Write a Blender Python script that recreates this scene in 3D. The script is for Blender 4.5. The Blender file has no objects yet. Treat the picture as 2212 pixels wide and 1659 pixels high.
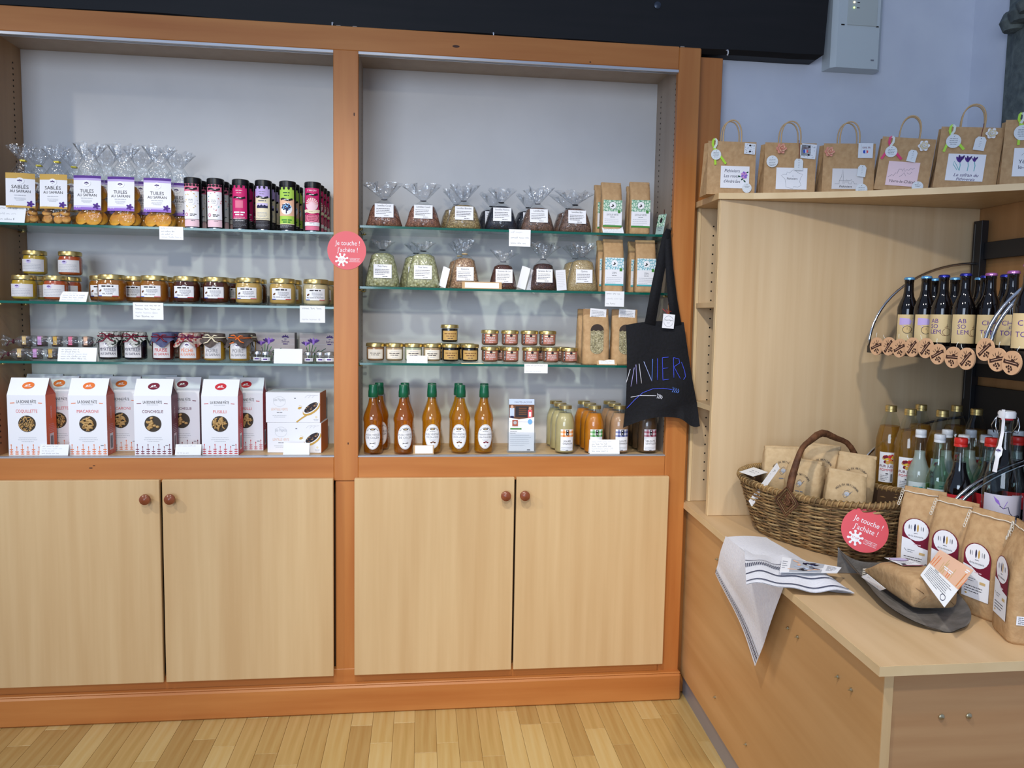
import bpy, math, random
from mathutils import Vector, Matrix
R_ = random.Random(7)
PI = math.pi
S = bpy.context.scene
COL = S.collection

# ------------------------------------------------------------------ camera, world, lamps, exposure
W_, H_, FPX = 2212, 1659, 1661.0
PITCH, YAW, ROLL = 0.08668, 0.11902, 0.01787
CAM = Vector((0.0, -2.6, 1.3684))
_fw = Vector((math.sin(YAW)*math.cos(PITCH), math.cos(YAW)*math.cos(PITCH), -math.sin(PITCH)))
_rt = Vector((math.cos(YAW), -math.sin(YAW), 0))
_up = _rt.cross(_fw)
RT = _rt*math.cos(ROLL) + _up*math.sin(ROLL)
UP = -_rt*math.sin(ROLL) + _up*math.cos(ROLL)
FW = _fw
cam_d = bpy.data.cameras.new('camera'); cam = bpy.data.objects.new('camera', cam_d); COL.objects.link(cam)
cam_d.sensor_fit = 'HORIZONTAL'; cam_d.sensor_width = 36.0; cam_d.lens = FPX/W_*36.0
cam_d.clip_start = 0.02; cam_d.clip_end = 60
mw = Matrix((RT, UP, -FW)).transposed().to_4x4(); mw.translation = CAM
cam.matrix_world = mw
S.camera = cam
S.view_settings.view_transform = 'Standard'; S.view_settings.look = 'None'
S.view_settings.gamma = 1.0; S.view_settings.use_curve_mapping = False
S.view_settings.exposure = 0.17
S.cycles.transparent_max_bounces = 40
S.cycles.max_bounces = 8; S.cycles.diffuse_bounces = 3; S.cycles.glossy_bounces = 3; S.cycles.transmission_bounces = 6
S.cycles.sample_clamp_indirect = 3.0
S.cycles.caustics_reflective = False; S.cycles.caustics_refractive = False

wd = bpy.data.worlds.new('world'); S.world = wd; wd.use_nodes = True
wb = wd.node_tree.nodes['Background']
wb.inputs[0].default_value = (0.50, 0.66, 1.0, 1); wb.inputs[1].default_value = 0.42

def lamp(name, loc, target, power, col, size=0.06, cone=70, blend=0.6):
    d = bpy.data.lights.new(name, 'SPOT'); d.energy = power; d.color = col; d.shadow_soft_size = size
    d.spot_size = math.radians(cone); d.spot_blend = blend
    o = bpy.data.objects.new(name, d); COL.objects.link(o); o.location = loc
    o.rotation_euler = (Vector(target)-Vector(loc)).to_track_quat('-Z', 'Y').to_euler()
    return o
WARM = (1.0, 0.94, 0.84)
lamp('warm_spot', (-2.5, -1.7, 2.75), (-0.9, 0.0, 0.62), 80, WARM, 0.06, 62, 0.6)
lamp('warm_spot', (-0.75, -1.6, 2.75), (-0.45, 0.0, 0.55), 46, WARM, 0.06, 66, 0.6)
lamp('warm_spot', (-0.15, -1.75, 2.75), (0.85, -0.25, 0.55), 84, WARM, 0.06, 66, 0.6)
lamp('warm_spot', (0.75, -2.3, 2.75), (1.35, -0.85, 0.65), 58, WARM, 0.06, 62, 0.6)
lamp('warm_spot', (-0.1, -3.5, 2.6), (-0.1, 0.0, 0.85), 92, WARM, 0.08, 46, 0.7)  # added frontal fill spot to brighten the shelf backs, no known ceiling fixture

def lamp_area(name, loc, target, power, col, sx, sy):
    d = bpy.data.lights.new(name, 'AREA'); d.energy = power; d.color = col; d.shape = 'RECTANGLE'; d.size = sx; d.size_y = sy
    o = bpy.data.objects.new(name, d); COL.objects.link(o); o.location = loc
    o.rotation_euler = (Vector(target)-Vector(loc)).to_track_quat('-Z', 'Y').to_euler()
    return o
# daylight from the shop window behind and left of the photographer
lamp_area('window_daylight', (-1.6, -5.2, 1.7), (0.6, 0, 1.3), 95, (0.70, 0.82, 1.0), 2.4, 1.8)

# ------------------------------------------------------------------ pixel <-> world helpers (frame 2212x1659)
def ray(px, py):
    return RT*((px-W_/2)/FPX) + UP*(-(py-H_/2)/FPX) + FW
def atY(px, py, Y):
    d = ray(px, py); return CAM + d*((Y-CAM.y)/d.y)
def atZ(px, py, Z):
    d = ray(px, py); return CAM + d*((Z-CAM.z)/d.z)
def atX(px, py, X):
    d = ray(px, py); return CAM + d*((X-CAM.x)/d.x)
def XA(px, y, z):
    "world X of the point at depth y and height z that stands in pixel column px"
    k = (px-W_/2)/FPX; n = RT - FW*k
    return CAM.x - (n.y*(y-CAM.y) + n.z*(z-CAM.z))/n.x

# ------------------------------------------------------------------ materials
MATS = {}
def lin(c):
    return tuple(((x/255)/12.92 if x/255 <= .04045 else ((x/255+.055)/1.055)**2.4) for x in c)
def mat(name, rgb=(200,200,200), rough=0.5, metal=0.0, spec=0.5, emit=None, coat=0.0):
    if name in MATS: return MATS[name]
    m = bpy.data.materials.new(name); m.use_nodes = True
    b = m.node_tree.nodes['Principled BSDF']
    b.inputs['Base Color'].default_value = (*lin(rgb), 1); b.inputs['Roughness'].default_value = rough
    b.inputs['Metallic'].default_value = metal; b.inputs['Specular IOR Level'].default_value = spec
    b.inputs['Coat Weight'].default_value = coat
    if emit: b.inputs['Emission Color'].default_value = (*lin(rgb), 1); b.inputs['Emission Strength'].default_value = emit
    MATS[name] = m; return m
def nodes(m):
    return m.node_tree.nodes, m.node_tree.links, m.node_tree.nodes['Principled BSDF']
def ramp(N, stops):
    r = N.new('ShaderNodeValToRGB'); e = r.color_ramp.elements
    while len(e) < len(stops): e.new(0.5)
    for i, (p, c) in enumerate(stops):
        e[i].position = p; e[i].color = (*lin(c), 1)
    return r
def wood(name, c1, c2, grain=(34, 34, 1.6), rough=0.42, spec=0.4, bump=0.02):
    m = mat(name, c1, rough, spec=spec); N, L, B = nodes(m)
    tc = N.new('ShaderNodeTexCoord'); mp = N.new('ShaderNodeMapping'); mp.inputs['Scale'].default_value = grain
    L.new(tc.outputs['Object'], mp.inputs['Vector'])
    n1 = N.new('ShaderNodeTexNoise'); n1.inputs['Scale'].default_value = 1.0; n1.inputs['Detail'].default_value = 6
    L.new(mp.outputs[0], n1.inputs['Vector'])
    r = ramp(N, [(0.3, c2), (0.7, c1)]); L.new(n1.outputs['Fac'], r.inputs[0]); L.new(r.outputs[0], B.inputs['Base Color'])
    if bump:
        bp = N.new('ShaderNodeBump'); bp.inputs['Strength'].default_value = bump; L.new(n1.outputs['Fac'], bp.inputs['Height']); L.new(bp.outputs[0], B.inputs['Normal'])
    return m
def noisy(name, c1, c2, scale=30, rough=0.6, bump=0.1, spec=0.4, metal=0.0, detail=4, lo=.35, hi=.65, dist=0.02):
    m = mat(name, c1, rough, metal, spec); N, L, B = nodes(m)
    tc = N.new('ShaderNodeTexCoord'); n1 = N.new('ShaderNodeTexNoise'); n1.inputs['Scale'].default_value = scale; n1.inputs['Detail'].default_value = detail
    L.new(tc.outputs['Object'], n1.inputs['Vector'])
    r = ramp(N, [(lo, c2), (hi, c1)]); L.new(n1.outputs['Fac'], r.inputs[0]); L.new(r.outputs[0], B.inputs['Base Color'])
    if bump:
        bp = N.new('ShaderNodeBump'); bp.inputs['Strength'].default_value = bump; bp.inputs['Distance'].default_value = dist
        L.new(n1.outputs['Fac'], bp.inputs['Height']); L.new(bp.outputs[0], B.inputs['Normal'])
    return m
def seeds(name, stops, scale=220, rough=0.5, bump=0.6):
    "cells of voronoi as small seeds"
    m = mat(name, stops[0][1], rough); N, L, B = nodes(m)
    tc = N.new('ShaderNodeTexCoord'); v = N.new('ShaderNodeTexVoronoi'); v.inputs['Scale'].default_value = scale
    L.new(tc.outputs['Object'], v.inputs['Vector'])
    sp = N.new('ShaderNodeSeparateColor'); L.new(v.outputs['Color'], sp.inputs[0])
    r = ramp(N, stops); L.new(sp.outputs[0], r.inputs[0])
    mx = N.new('ShaderNodeMix'); mx.data_type = 'RGBA'; mx.blend_type = 'MULTIPLY'; mx.inputs[0].default_value = 0.5
    r2 = ramp(N, [(0.0, (255,255,255)), (0.75, (60,50,45))]); mt = N.new('ShaderNodeMath'); mt.operation = 'MULTIPLY'; mt.inputs[1].default_value = 1.25
    L.new(v.outputs['Distance'], mt.inputs[0]); L.new(mt.outputs[0], r2.inputs[0])
    L.new(r.outputs[0], mx.inputs[6]); L.new(r2.outputs[0], mx.inputs[7]); L.new(mx.outputs[2], B.inputs['Base Color'])
    bp = N.new('ShaderNodeBump'); bp.inputs['Strength'].default_value = bump; bp.inputs['Distance'].default_value = 0.002; bp.invert = True
    L.new(v.outputs['Distance'], bp.inputs['Height']); L.new(bp.outputs[0], B.inputs['Normal'])
    return m
def clear(name, tint=(255,255,255), gloss=0.05, rough=0.05, edge=0.6, bump=0, bscale=60, body=0.0, bodycol=None, facing=True):
    "thin clear film or glass: see-through tint plus a fresnel gloss (and an optional milky body)"
    if name in MATS: return MATS[name]
    m = bpy.data.materials.new(name); m.use_nodes = True; N, L = m.node_tree.nodes, m.node_tree.links
    N.remove(N['Principled BSDF']); out = N['Material Output']
    tr = N.new('ShaderNodeBsdfTransparent'); tr.inputs[0].default_value = (*lin(tint), 1)
    gl = N.new('ShaderNodeBsdfGlossy'); gl.inputs['Roughness'].default_value = rough; gl.inputs[0].default_value = (1,1,1,1)
    lw = N.new('ShaderNodeLayerWeight'); lw.inputs[0].default_value = 0.5
    pw = N.new('ShaderNodeMath'); pw.operation = 'POWER'; pw.inputs[1].default_value = 4.0; L.new(lw.outputs['Facing'], pw.inputs[0])
    ml = N.new('ShaderNodeMath'); ml.operation = 'MULTIPLY'; ml.inputs[1].default_value = edge; L.new(pw.outputs[0], ml.inputs[0])
    ad = N.new('ShaderNodeMath'); ad.operation = 'ADD'; ad.inputs[1].default_value = gloss; ad.use_clamp = True; L.new(ml.outputs[0], ad.inputs[0])
    base = tr
    if body > 0:
        df = N.new('ShaderNodeBsdfDiffuse'); df.inputs[0].default_value = (*lin(bodycol or tint), 1)
        mb = N.new('ShaderNodeMixShader'); mb.inputs[0].default_value = body; L.new(tr.outputs[0], mb.inputs[1]); L.new(df.outputs[0], mb.inputs[2]); base = mb
    mx = N.new('ShaderNodeMixShader'); L.new(ad.outputs[0], mx.inputs[0]); L.new(base.outputs[0], mx.inputs[1]); L.new(gl.outputs[0], mx.inputs[2]); L.new(mx.outputs[0], out.inputs[0])
    if bump:
        tc = N.new('ShaderNodeTexCoord'); n1 = N.new('ShaderNodeTexNoise'); n1.inputs['Scale'].default_value = bscale; n1.inputs['Detail'].default_value = 2
        L.new(tc.outputs['Object'], n1.inputs['Vector']); bp = N.new('ShaderNodeBump'); bp.inputs['Strength'].default_value = bump; bp.inputs['Distance'].default_value = 0.02
        L.new(n1.outputs['Fac'], bp.inputs['Height']); L.new(bp.outputs[0], gl.inputs['Normal']); L.new(bp.outputs[0], lw.inputs['Normal'])
    MATS[name] = m; return m
INK = {'black':(25,25,30),'grey':(120,122,130),'lightgrey':(185,188,195),'white':(245,246,250),'navy':(35,35,75),'purple':(85,45,140),'violet':(150,110,205),
 'red':(205,45,55),'orange':(235,120,50),'green':(70,140,60),'teal':(80,175,180),'blue':(50,85,190),'yellow':(235,200,60),'gold':(205,165,80),
 'pink':(225,120,150),'magenta':(205,40,110),'plum':(110,35,75),'maroon':(120,25,50),'brown':(110,70,45),'dark':(45,40,45),'cream':(235,225,195),
 'salmon':(225,95,100),'lilac':(190,170,225),'lime':(175,215,90),'sky':(120,180,230),'coral':(222,88,92),'peach':(235,190,160),'rose':(205,150,205),'darkgreen':(20,75,50),
 'kraft':(190,155,110),'skin':(220,170,140),'tan':(215,185,130),'deepviolet':(60,30,105),'palepink':(240,205,215),'paleviolet':(205,195,235),'paleblue':(200,215,240), 'brick':(175,95,75),'peachpink':(226,158,140)}
def ink(n):
    return mat('ink_'+n, INK[n], 0.55, spec=0.3)

# ------------------------------------------------------------------ mesh building
class G:
    def __init__(s): s.v=[]; s.f=[]; s.m=[]; s.sm=[]; s.mats=[]
    def mi(s, m):
        if isinstance(m, str): m = ink(m)
        if m not in s.mats: s.mats.append(m)
        return s.mats.index(m)
    def add(s, vs, fs, m, smooth=False):
        o=len(s.v); s.v += [tuple(p) for p in vs]; k=s.mi(m)
        for f in fs: s.f.append(tuple(i+o for i in f)); s.m.append(k); s.sm.append(smooth)
    def box(s, x0,x1,y0,y1,z0,z1, m, b=0.0):
        if b <= 0:
            vs=[(x,y,z) for z in (z0,z1) for y in (y0,y1) for x in (x0,x1)]
            s.add(vs,[(0,2,3,1),(4,5,7,6),(0,1,5,4),(2,6,7,3),(0,4,6,2),(1,3,7,5)],m); return
        b=min(b,(x1-x0)*.45,(y1-y0)*.45,(z1-z0)*.45)
        vs=[];idx={}
        for ix,(xa,sx) in enumerate(((x0,1),(x1,-1))):
            for iy,(ya,sy) in enumerate(((y0,1),(y1,-1))):
                for iz,(za,sz) in enumerate(((z0,1),(z1,-1))):
                    idx[ix,iy,iz,'x']=len(vs); vs.append((xa,ya+sy*b,za+sz*b))
                    idx[ix,iy,iz,'y']=len(vs); vs.append((xa+sx*b,ya,za+sz*b))
                    idx[ix,iy,iz,'z']=len(vs); vs.append((xa+sx*b,ya+sy*b,za))
        fs=[]
        for i in (0,1):
            q=[idx[i,0,0,'x'],idx[i,0,1,'x'],idx[i,1,1,'x'],idx[i,1,0,'x']]; fs.append(q if i==0 else q[::-1])
            q=[idx[0,i,0,'y'],idx[1,i,0,'y'],idx[1,i,1,'y'],idx[0,i,1,'y']]; fs.append(q if i==0 else q[::-1])
            q=[idx[0,0,i,'z'],idx[0,1,i,'z'],idx[1,1,i,'z'],idx[1,0,i,'z']]; fs.append(q if i==0 else q[::-1])
        for i in (0,1):
            for j in (0,1):
                q=[idx[i,j,0,'x'],idx[i,j,0,'y'],idx[i,j,1,'y'],idx[i,j,1,'x']]; fs.append(q if i!=j else q[::-1])
                q=[idx[i,0,j,'x'],idx[i,0,j,'z'],idx[i,1,j,'z'],idx[i,1,j,'x']]; fs.append(q if i==j else q[::-1])
                q=[idx[0,i,j,'y'],idx[0,i,j,'z'],idx[1,i,j,'z'],idx[1,i,j,'y']]; fs.append(q if i!=j else q[::-1])
                for k in (0,1):
                    t=[idx[i,j,k,'x'],idx[i,j,k,'y'],idx[i,j,k,'z']]; fs.append(t if (i+j+k)%2 else t[::-1])
        s.add(vs,fs,m)
    def lathe(s, prof, m, n=20, c=(0,0,0), a0=0, a1=2*PI, sharp=0.6, sx=1, sy=1, fn=None):
        "profile of (r, z) bottom to top; corners sharper than 'sharp' rad keep a hard edge"
        full = abs(a1-a0-2*PI) < 1e-6; k = n if full else n+1
        rings=[]; pr=[]
        for i,(r,z) in enumerate(prof):
            pr.append((r,z))
        vs=[];segs=[];o=0
        def ring(r,z):
            base=len(vs)
            for j in range(k):
                a=a0+(a1-a0)*j/n
                if fn: x,y,zz = fn(r,z,a); vs.append((c[0]+x,c[1]+y,c[2]+zz))
                else: vs.append((c[0]+r*math.cos(a)*sx, c[1]+r*math.sin(a)*sy, c[2]+z))
            return base
        prev=None; fs=[]
        for i in range(len(pr)-1):
            (r0,z0),(r1,z1)=pr[i],pr[i+1]
            ang=math.atan2(z1-z0,r1-r0)
            if prev is None or abs((ang-prev[1]+PI)%(2*PI)-PI)>sharp: b0=ring(r0,z0)
            else: b0=prev[0]
            b1=ring(r1,z1)
            for j in range(n):
                j2=(j+1)%k
                if r0<1e-7: fs.append((b0+j,b1+j2,b1+j))
                elif r1<1e-7: fs.append((b0+j,b0+j2,b1+j))
                else: fs.append((b0+j,b0+j2,b1+j2,b1+j))
            prev=(b1,ang)
        s.add(vs,fs,m,True)
    def tube(s, pts, r, m, n=6, closed=False, cap=True):
        P=[Vector(p) for p in pts]; K=len(P); rr=r if isinstance(r,(list,tuple)) else [r]*K
        vs=[];up=Vector((0,0,1)); prevn=None
        for i,p in enumerate(P):
            t=(P[(i+1)%K]-P[i-1]) if closed else (P[min(i+1,K-1)]-P[max(i-1,0)])
            if t.length<1e-9: t=Vector((0,0,1))
            t.normalize()
            if prevn is None:
                a=Vector((0,0,1)) if abs(t.z)<.9 else Vector((1,0,0)); nn=a.cross(t).normalized()
            else:
                nn=prevn-t*prevn.dot(t); nn = nn.normalized() if nn.length>1e-6 else Vector((1,0,0))
            prevn=nn; bb=t.cross(nn)
            for j in range(n):
                a=2*PI*j/n; vs.append(p+nn*(rr[i]*math.cos(a))+bb*(rr[i]*math.sin(a)))
        fs=[]
        for i in range(K if closed else K-1):
            i2=(i+1)%K
            for j in range(n):
                j2=(j+1)%n; fs.append((i*n+j,i*n+j2,i2*n+j2,i2*n+j))
        if cap and not closed: fs.append(tuple(range(n))[::-1]); fs.append(tuple((K-1)*n+j for j in range(n)))
        s.add(vs,fs,m,True)
    def grid(s, fn, nu, nv, m, smooth=True, wrapu=False):
        vs=[fn(i/nu,j/nv) for j in range(nv+1) for i in range(nu if wrapu else nu+1)]; w=nu if wrapu else nu+1
        fs=[(j*w+i, j*w+(i+1)%w, (j+1)*w+(i+1)%w, (j+1)*w+i) for j in range(nv) for i in range(nu)]
        s.add(vs,fs,m,smooth)
    def prism(s, poly, axis, a, b, m):
        "extrude 2D polygon; axis 'z': (x,y), axis 'x': (y,z), axis 'y': (x,z)"
        def P(p,t): return (p[0],p[1],t) if axis=='z' else ((t,p[0],p[1]) if axis=='x' else (p[0],t,p[1]))
        n=len(poly); vs=[P(p,a) for p in poly]+[P(p,b) for p in poly]
        fs=[tuple(range(n)),tuple(range(2*n-1,n-1,-1))]+[(i,i+n,(i+1)%n+n,(i+1)%n) for i in range(n)]
        s.add(vs,fs,m)
    def disc(s, c, r, m, n=20, y=True, ry=None):
        ry = ry or r
        vs=[(c[0]+r*math.cos(2*PI*i/n), c[1], c[2]+ry*math.sin(2*PI*i/n)) for i in range(n)]
        s.add(vs,[tuple(range(n))],m)
    def xf(s, M, i0=0):
        s.v[i0:] = [tuple(M@Vector(p)) for p in s.v[i0:]]
    def mesh(s, name):
        me=bpy.data.meshes.new(name); me.from_pydata(s.v,[],s.f)
        for m in s.mats: me.materials.append(m)
        me.polygons.foreach_set('material_index', s.m); me.polygons.foreach_set('use_smooth', s.sm); me.update()
        return me
    def build(s, name, parent=None, loc=None, rot=None, **kw):
        o=bpy.data.objects.new(name, s.mesh(name)); COL.objects.link(o)
        if parent: o.parent=parent
        if loc: o.location=loc
        if rot: o.rotation_euler=rot
        for k,v in kw.items(): o[k]=v
        return o
TXT={}
def text_geo(s):
    "filled outline of a string in the built-in font, scaled to cap height 1, left at 0"
    if s in TXT: return TXT[s]
    cu=bpy.data.curves.new('t','FONT'); cu.body=s; cu.resolution_u=2
    ob=bpy.data.objects.new('t',cu)
    COL.objects.link(ob)
    me=bpy.data.meshes.new_from_object(ob)
    vs=[(v.co.x,v.co.y) for v in me.vertices]; fs=[tuple(p.vertices) for p in me.polygons]
    bpy.data.objects.remove(ob); bpy.data.meshes.remove(me); bpy.data.curves.remove(cu)
    if not vs: vs=[(0,0)]; fs=[]
    x0=min(v[0] for v in vs); x1=max(v[0] for v in vs); k=1/0.69
    TXT[s]=([((x-x0)*k,y*k) for x,y in vs],fs,(x1-x0)*k); return TXT[s]
class Art(G):
    "flat print: u right, v up, d = layer height above the sheet; mapped onto the sheet at build"
    def __init__(s): super().__init__(); s.layer=1; s.calls=0
    def add(s, vs, fs, m, smooth=False):
        e=(s.calls%30)*.028; s.calls+=1; super().add([(p[0],p[1],p[2]+e) for p in vs],fs,m,smooth)   # later strokes lie a hair above earlier ones
    def text(s, t, u, v, h, m, w=None, al='C', shear=0.0, rot=0.0, stretch=1.0, lay=None, jit=0.0):
        vs,fs,tw=text_geo(t); sx=h*stretch
        if w and tw*sx>w: sx=w/tw
        off={'C':-.5,'L':0,'R':-1}[al]*tw*sx; c,sn=math.cos(rot),math.sin(rot); d=lay or s.layer
        out=[]
        for x,y in vs:
            X=off+x*sx+y*h*shear; Y=y*h-h*.5 if al!='B' else y*h
            out.append((u+X*c-Y*sn, v+X*sn+Y*c, d))
        s.add(out,fs,m)
    def rect(s,u0,v0,u1,v1,m,lay=None,nu=None):
        d=lay or s.layer; nu=1
        vs=[(u0+(u1-u0)*i/nu,v,d) for v in (v0,v1) for i in range(nu+1)]
        s.add(vs,[(i,i+1,nu+2+i,nu+1+i) for i in range(nu)],m)
    def poly(s,pts,m,lay=None):
        d=lay or s.layer; s.add([(p[0],p[1],d) for p in pts],[tuple(range(len(pts)))],m)
    def ell(s,u,v,ru,rv,m,lay=None,n=20,rot=0):
        c,sn=math.cos(rot),math.sin(rot)
        s.poly([(u+ru*math.cos(2*PI*i/n)*c-rv*math.sin(2*PI*i/n)*sn, v+ru*math.cos(2*PI*i/n)*sn+rv*math.sin(2*PI*i/n)*c) for i in range(n)],m,lay)
    def line(s,pts,w,m,lay=None,closed=False):
        d=lay or s.layer; P=[Vector((p[0],p[1])) for p in pts]; K=len(P); vs=[]
        for i,p in enumerate(P):
            t=(P[(i+1)%K]-P[i-1]) if closed else (P[min(i+1,K-1)]-P[max(0,i-1)])
            n=Vector((-t.y,t.x)); n=n.normalized()*(w/2) if n.length>1e-9 else Vector((0,w/2))
            vs += [(p.x+n.x,p.y+n.y,d),(p.x-n.x,p.y-n.y,d)]
        fs=[(2*i,2*i+1,(2*i+3)%(2*K),(2*i+2)%(2*K)) for i in range(K if closed else K-1)]
        s.add(vs,fs,m)
    def ring(s,u,v,ru,rv,w,m,lay=None,n=24):
        s.line([(u+ru*math.cos(2*PI*i/n),v+rv*math.sin(2*PI*i/n)) for i in range(n)],w,m,lay,True)
    def bars(s,u0,u1,v,n,dv,h,m='grey',al='L',seed=1):
        "small print too small to read: rows of broken strokes"
        r=random.Random(seed)
        for i in range(n):
            y=v-i*dv; w=(u1-u0)*(1 if i<n-1 else .7)*(0.85+.15*r.random()); a=u0 if al=='L' else (u0+u1-w)/2; x=a
            while x<a+w:
                l=min(h*(1.5+3.5*r.random()),a+w-x)
                s.rect(x,y-h/2,x+l,y+h/2,m,nu=1); x+=l+h*.7
    def scribble(s,u0,u1,v,h,m='grey',seed=1,w=None):
        "a line of handwriting"
        r=random.Random(seed); x=u0; w=w or h*.13
        while x<u1:
            L=min(h*(1.2+2.6*r.random()),u1-x); n=max(4,int(L/h*5)); pts=[]
            for i in range(n+1):
                pts.append((x+L*i/n, v+h*(.35*math.sin(i*2.4+r.random())+ (.45 if r.random()<.12 else 0))))
            s.line(pts,w,m); x+=L+h*.7
    def arc_text(s,t,u,v,r,h,m,a_mid=PI/2,spread=None):
        n=len(t); st=spread/(n-1) if spread and n>1 else h*1.05/r
        for i,ch in enumerate(t):
            if ch==' ': continue
            a=a_mid+st*((n-1)/2-i); s.text(ch,u+r*math.cos(a),v+r*math.sin(a),h,m,rot=a-PI/2)
    def barcode(s,u0,v0,u1,v1,m='black',seed=3):
        r=random.Random(seed); x=u0
        while x<u1:
            l=(u1-u0)*(.02+.05*r.random()); s.rect(x,v0,min(x+l,u1),v1,m,nu=1); x+=l+(u1-u0)*(.02+.04*r.random())
    def on_plane(s,y=0.0,step=0.00025,cx=0,cz=0,tilt=0.0):
        "onto a sheet facing -Y"
        s.v=[(cx+u, y-step*d, cz+v) for u,v,d in s.v]; return s
    def on_cyl(s,r,step=0.0003,cz=0,a=0.0):
        "round a vertical cylinder, centred on the -Y side (a turns it)"
        s.strip(min(.006,r*.16)); out=[]
        for u,v,d in s.v:
            t=u/r+a; q=r+step*d; out.append((q*math.sin(t),-q*math.cos(t),cz+v))
        s.v=out; return s
    def strip(s,w):
        "cut every face into strips of width w along u so that it can bend"
        V,F,Mi,SM=s.v,s.f,s.m,s.sm; s.v=[];s.f=[];s.m=[];s.sm=[]
        for f,mi,sm in zip(F,Mi,SM):
            P=[V[i] for i in f]; lo=min(p[0] for p in P); hi=max(p[0] for p in P)
            if hi-lo<=w*1.2: n=1
            else: n=int(math.ceil((hi-lo)/w))
            for k in range(n):
                Q=P
                if n>1:
                    for c,sg in ((lo+(hi-lo)*k/n,1),(lo+(hi-lo)*(k+1)/n,-1)):
                        O=[]
                        for i in range(len(Q)):
                            p,q=Q[i-1],Q[i]; dp,dq=(p[0]-c)*sg,(q[0]-c)*sg
                            if (dp<0)!=(dq<0):
                                t=dp/(dp-dq); O.append(tuple(p[j]+(q[j]-p[j])*t for j in range(3)))
                            if dq>=0: O.append(q)
                        Q=O
                        if len(Q)<3: break
                if len(Q)<3: continue
                o=len(s.v); s.v+=Q; s.f.append(tuple(range(o,o+len(Q)))); s.m.append(mi); s.sm.append(sm)
    def on_mat(s,M,step=0.00025):
        "onto any plane: M maps (u, v, height) to the parent's space"
        s.v=[tuple(M@Vector((u,v,d*step))) for u,v,d in s.v]; return s
def cyl_patch(r,w,z0,z1,m,a=0.0,n=14,g=None):
    g=g or G(); t=w/r/2
    g.grid(lambda i,j:(r*math.sin(a-t+2*t*i),-r*math.cos(a-t+2*t*i),z0+(z1-z0)*j),n,1,m); return g

# ------------------------------------------------------------------ scene objects
def tag(o,label,cat,group=None):
    o['label']=label; o['category']=cat
    if group: o['group']=group
    return o
def thing(name,label=None,cat=None,loc=(0,0,0),rz=0.0,group=None,rot=None):
    o=bpy.data.objects.new(name,None); COL.objects.link(o); o.empty_display_size=.03
    o.location=loc; o.rotation_euler=rot or (0,0,rz)
    if label: tag(o,label,cat,group)
    return o
def dup(src,loc,rz=0.0,label=None,group=None,rot=None,scale=None):
    r=src.copy(); COL.objects.link(r); r.location=loc; r.rotation_euler=rot or (0,0,rz)
    if scale: r.scale=scale
    if label: r['label']=label
    if group: r['group']=group
    elif 'group' in r.keys() and label: del r['group']
    for ch in src.children:
        c=ch.copy(); COL.objects.link(c); c.parent=r
        for g2 in ch.children:
            d=g2.copy(); COL.objects.link(d); d.parent=c
    return r
def struct(o):
    o['kind']='structure'; return o
class Once:
    "hands out the prototype first, then copies of it"
    def __init__(s,root): s.root=root; s.used=False
    def put(s,loc,rz=0.0,label=None,group=None,rot=None,scale=None):
        if not s.used:
            s.used=True; o=s.root; o.location=loc; o.rotation_euler=rot or (0,0,rz)
            if scale: o.scale=scale
            if label: o['label']=label
            if group: o['group']=group
            return o
        return dup(s.root,loc,rz,label,group,rot,scale)
# ------------------------------------------------------------------ materials of the setting
ORANGE = wood('varnished_orange_wood', (194,128,68), (176,106,51), (22,22,1.4), 0.38)
ORANGE_H = wood('varnished_orange_wood_across', (194,128,68), (176,106,51), (1.4,22,22), 0.38)
BEECH = wood('beech_veneer', (214,184,138), (201,167,120), (26,26,1.1), 0.45)
BEECH_E = wood('beech_edge_band', (226,200,156), (214,186,140), (10,10,10), 0.4)
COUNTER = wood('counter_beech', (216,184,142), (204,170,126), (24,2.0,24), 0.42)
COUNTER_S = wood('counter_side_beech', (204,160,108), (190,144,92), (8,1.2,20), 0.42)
UNIT = wood('unit_beech', (214,188,150), (203,174,134), (30,30,1.0), 0.45)
PLASTER = noisy('white_wall_paint', (214,218,228), (206,210,222), 6, 0.8, 0.05)
BACKP = noisy('grey_white_back_panel', (226,225,224), (220,219,218), 5, 0.6, 0.0)
BEAMM = wood('black_beam', (19,15,16), (10,8,9), (3,40,40), 0.6, bump=0.2)
KICK = mat('grey_kick_board', (140,136,140), 0.35)
BRASS = mat('brass', (190,165,105), 0.3, 0.9)
STEEL = mat('chrome', (205,210,218), 0.18, 1.0)
BLACKM = mat('black_metal', (24,24,27), 0.45)
HOLE = mat('drill_hole', (30,22,16), 0.9)
GOLD = mat('gold_lid', (208,184,120), 0.28, 0.85)
TRACK = mat('aluminium_track', (205,205,208), 0.3, 0.7)
STONE = noisy('grey_stone', (112,120,116), (84,92,92), 26, 0.9, 0.5)

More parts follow.
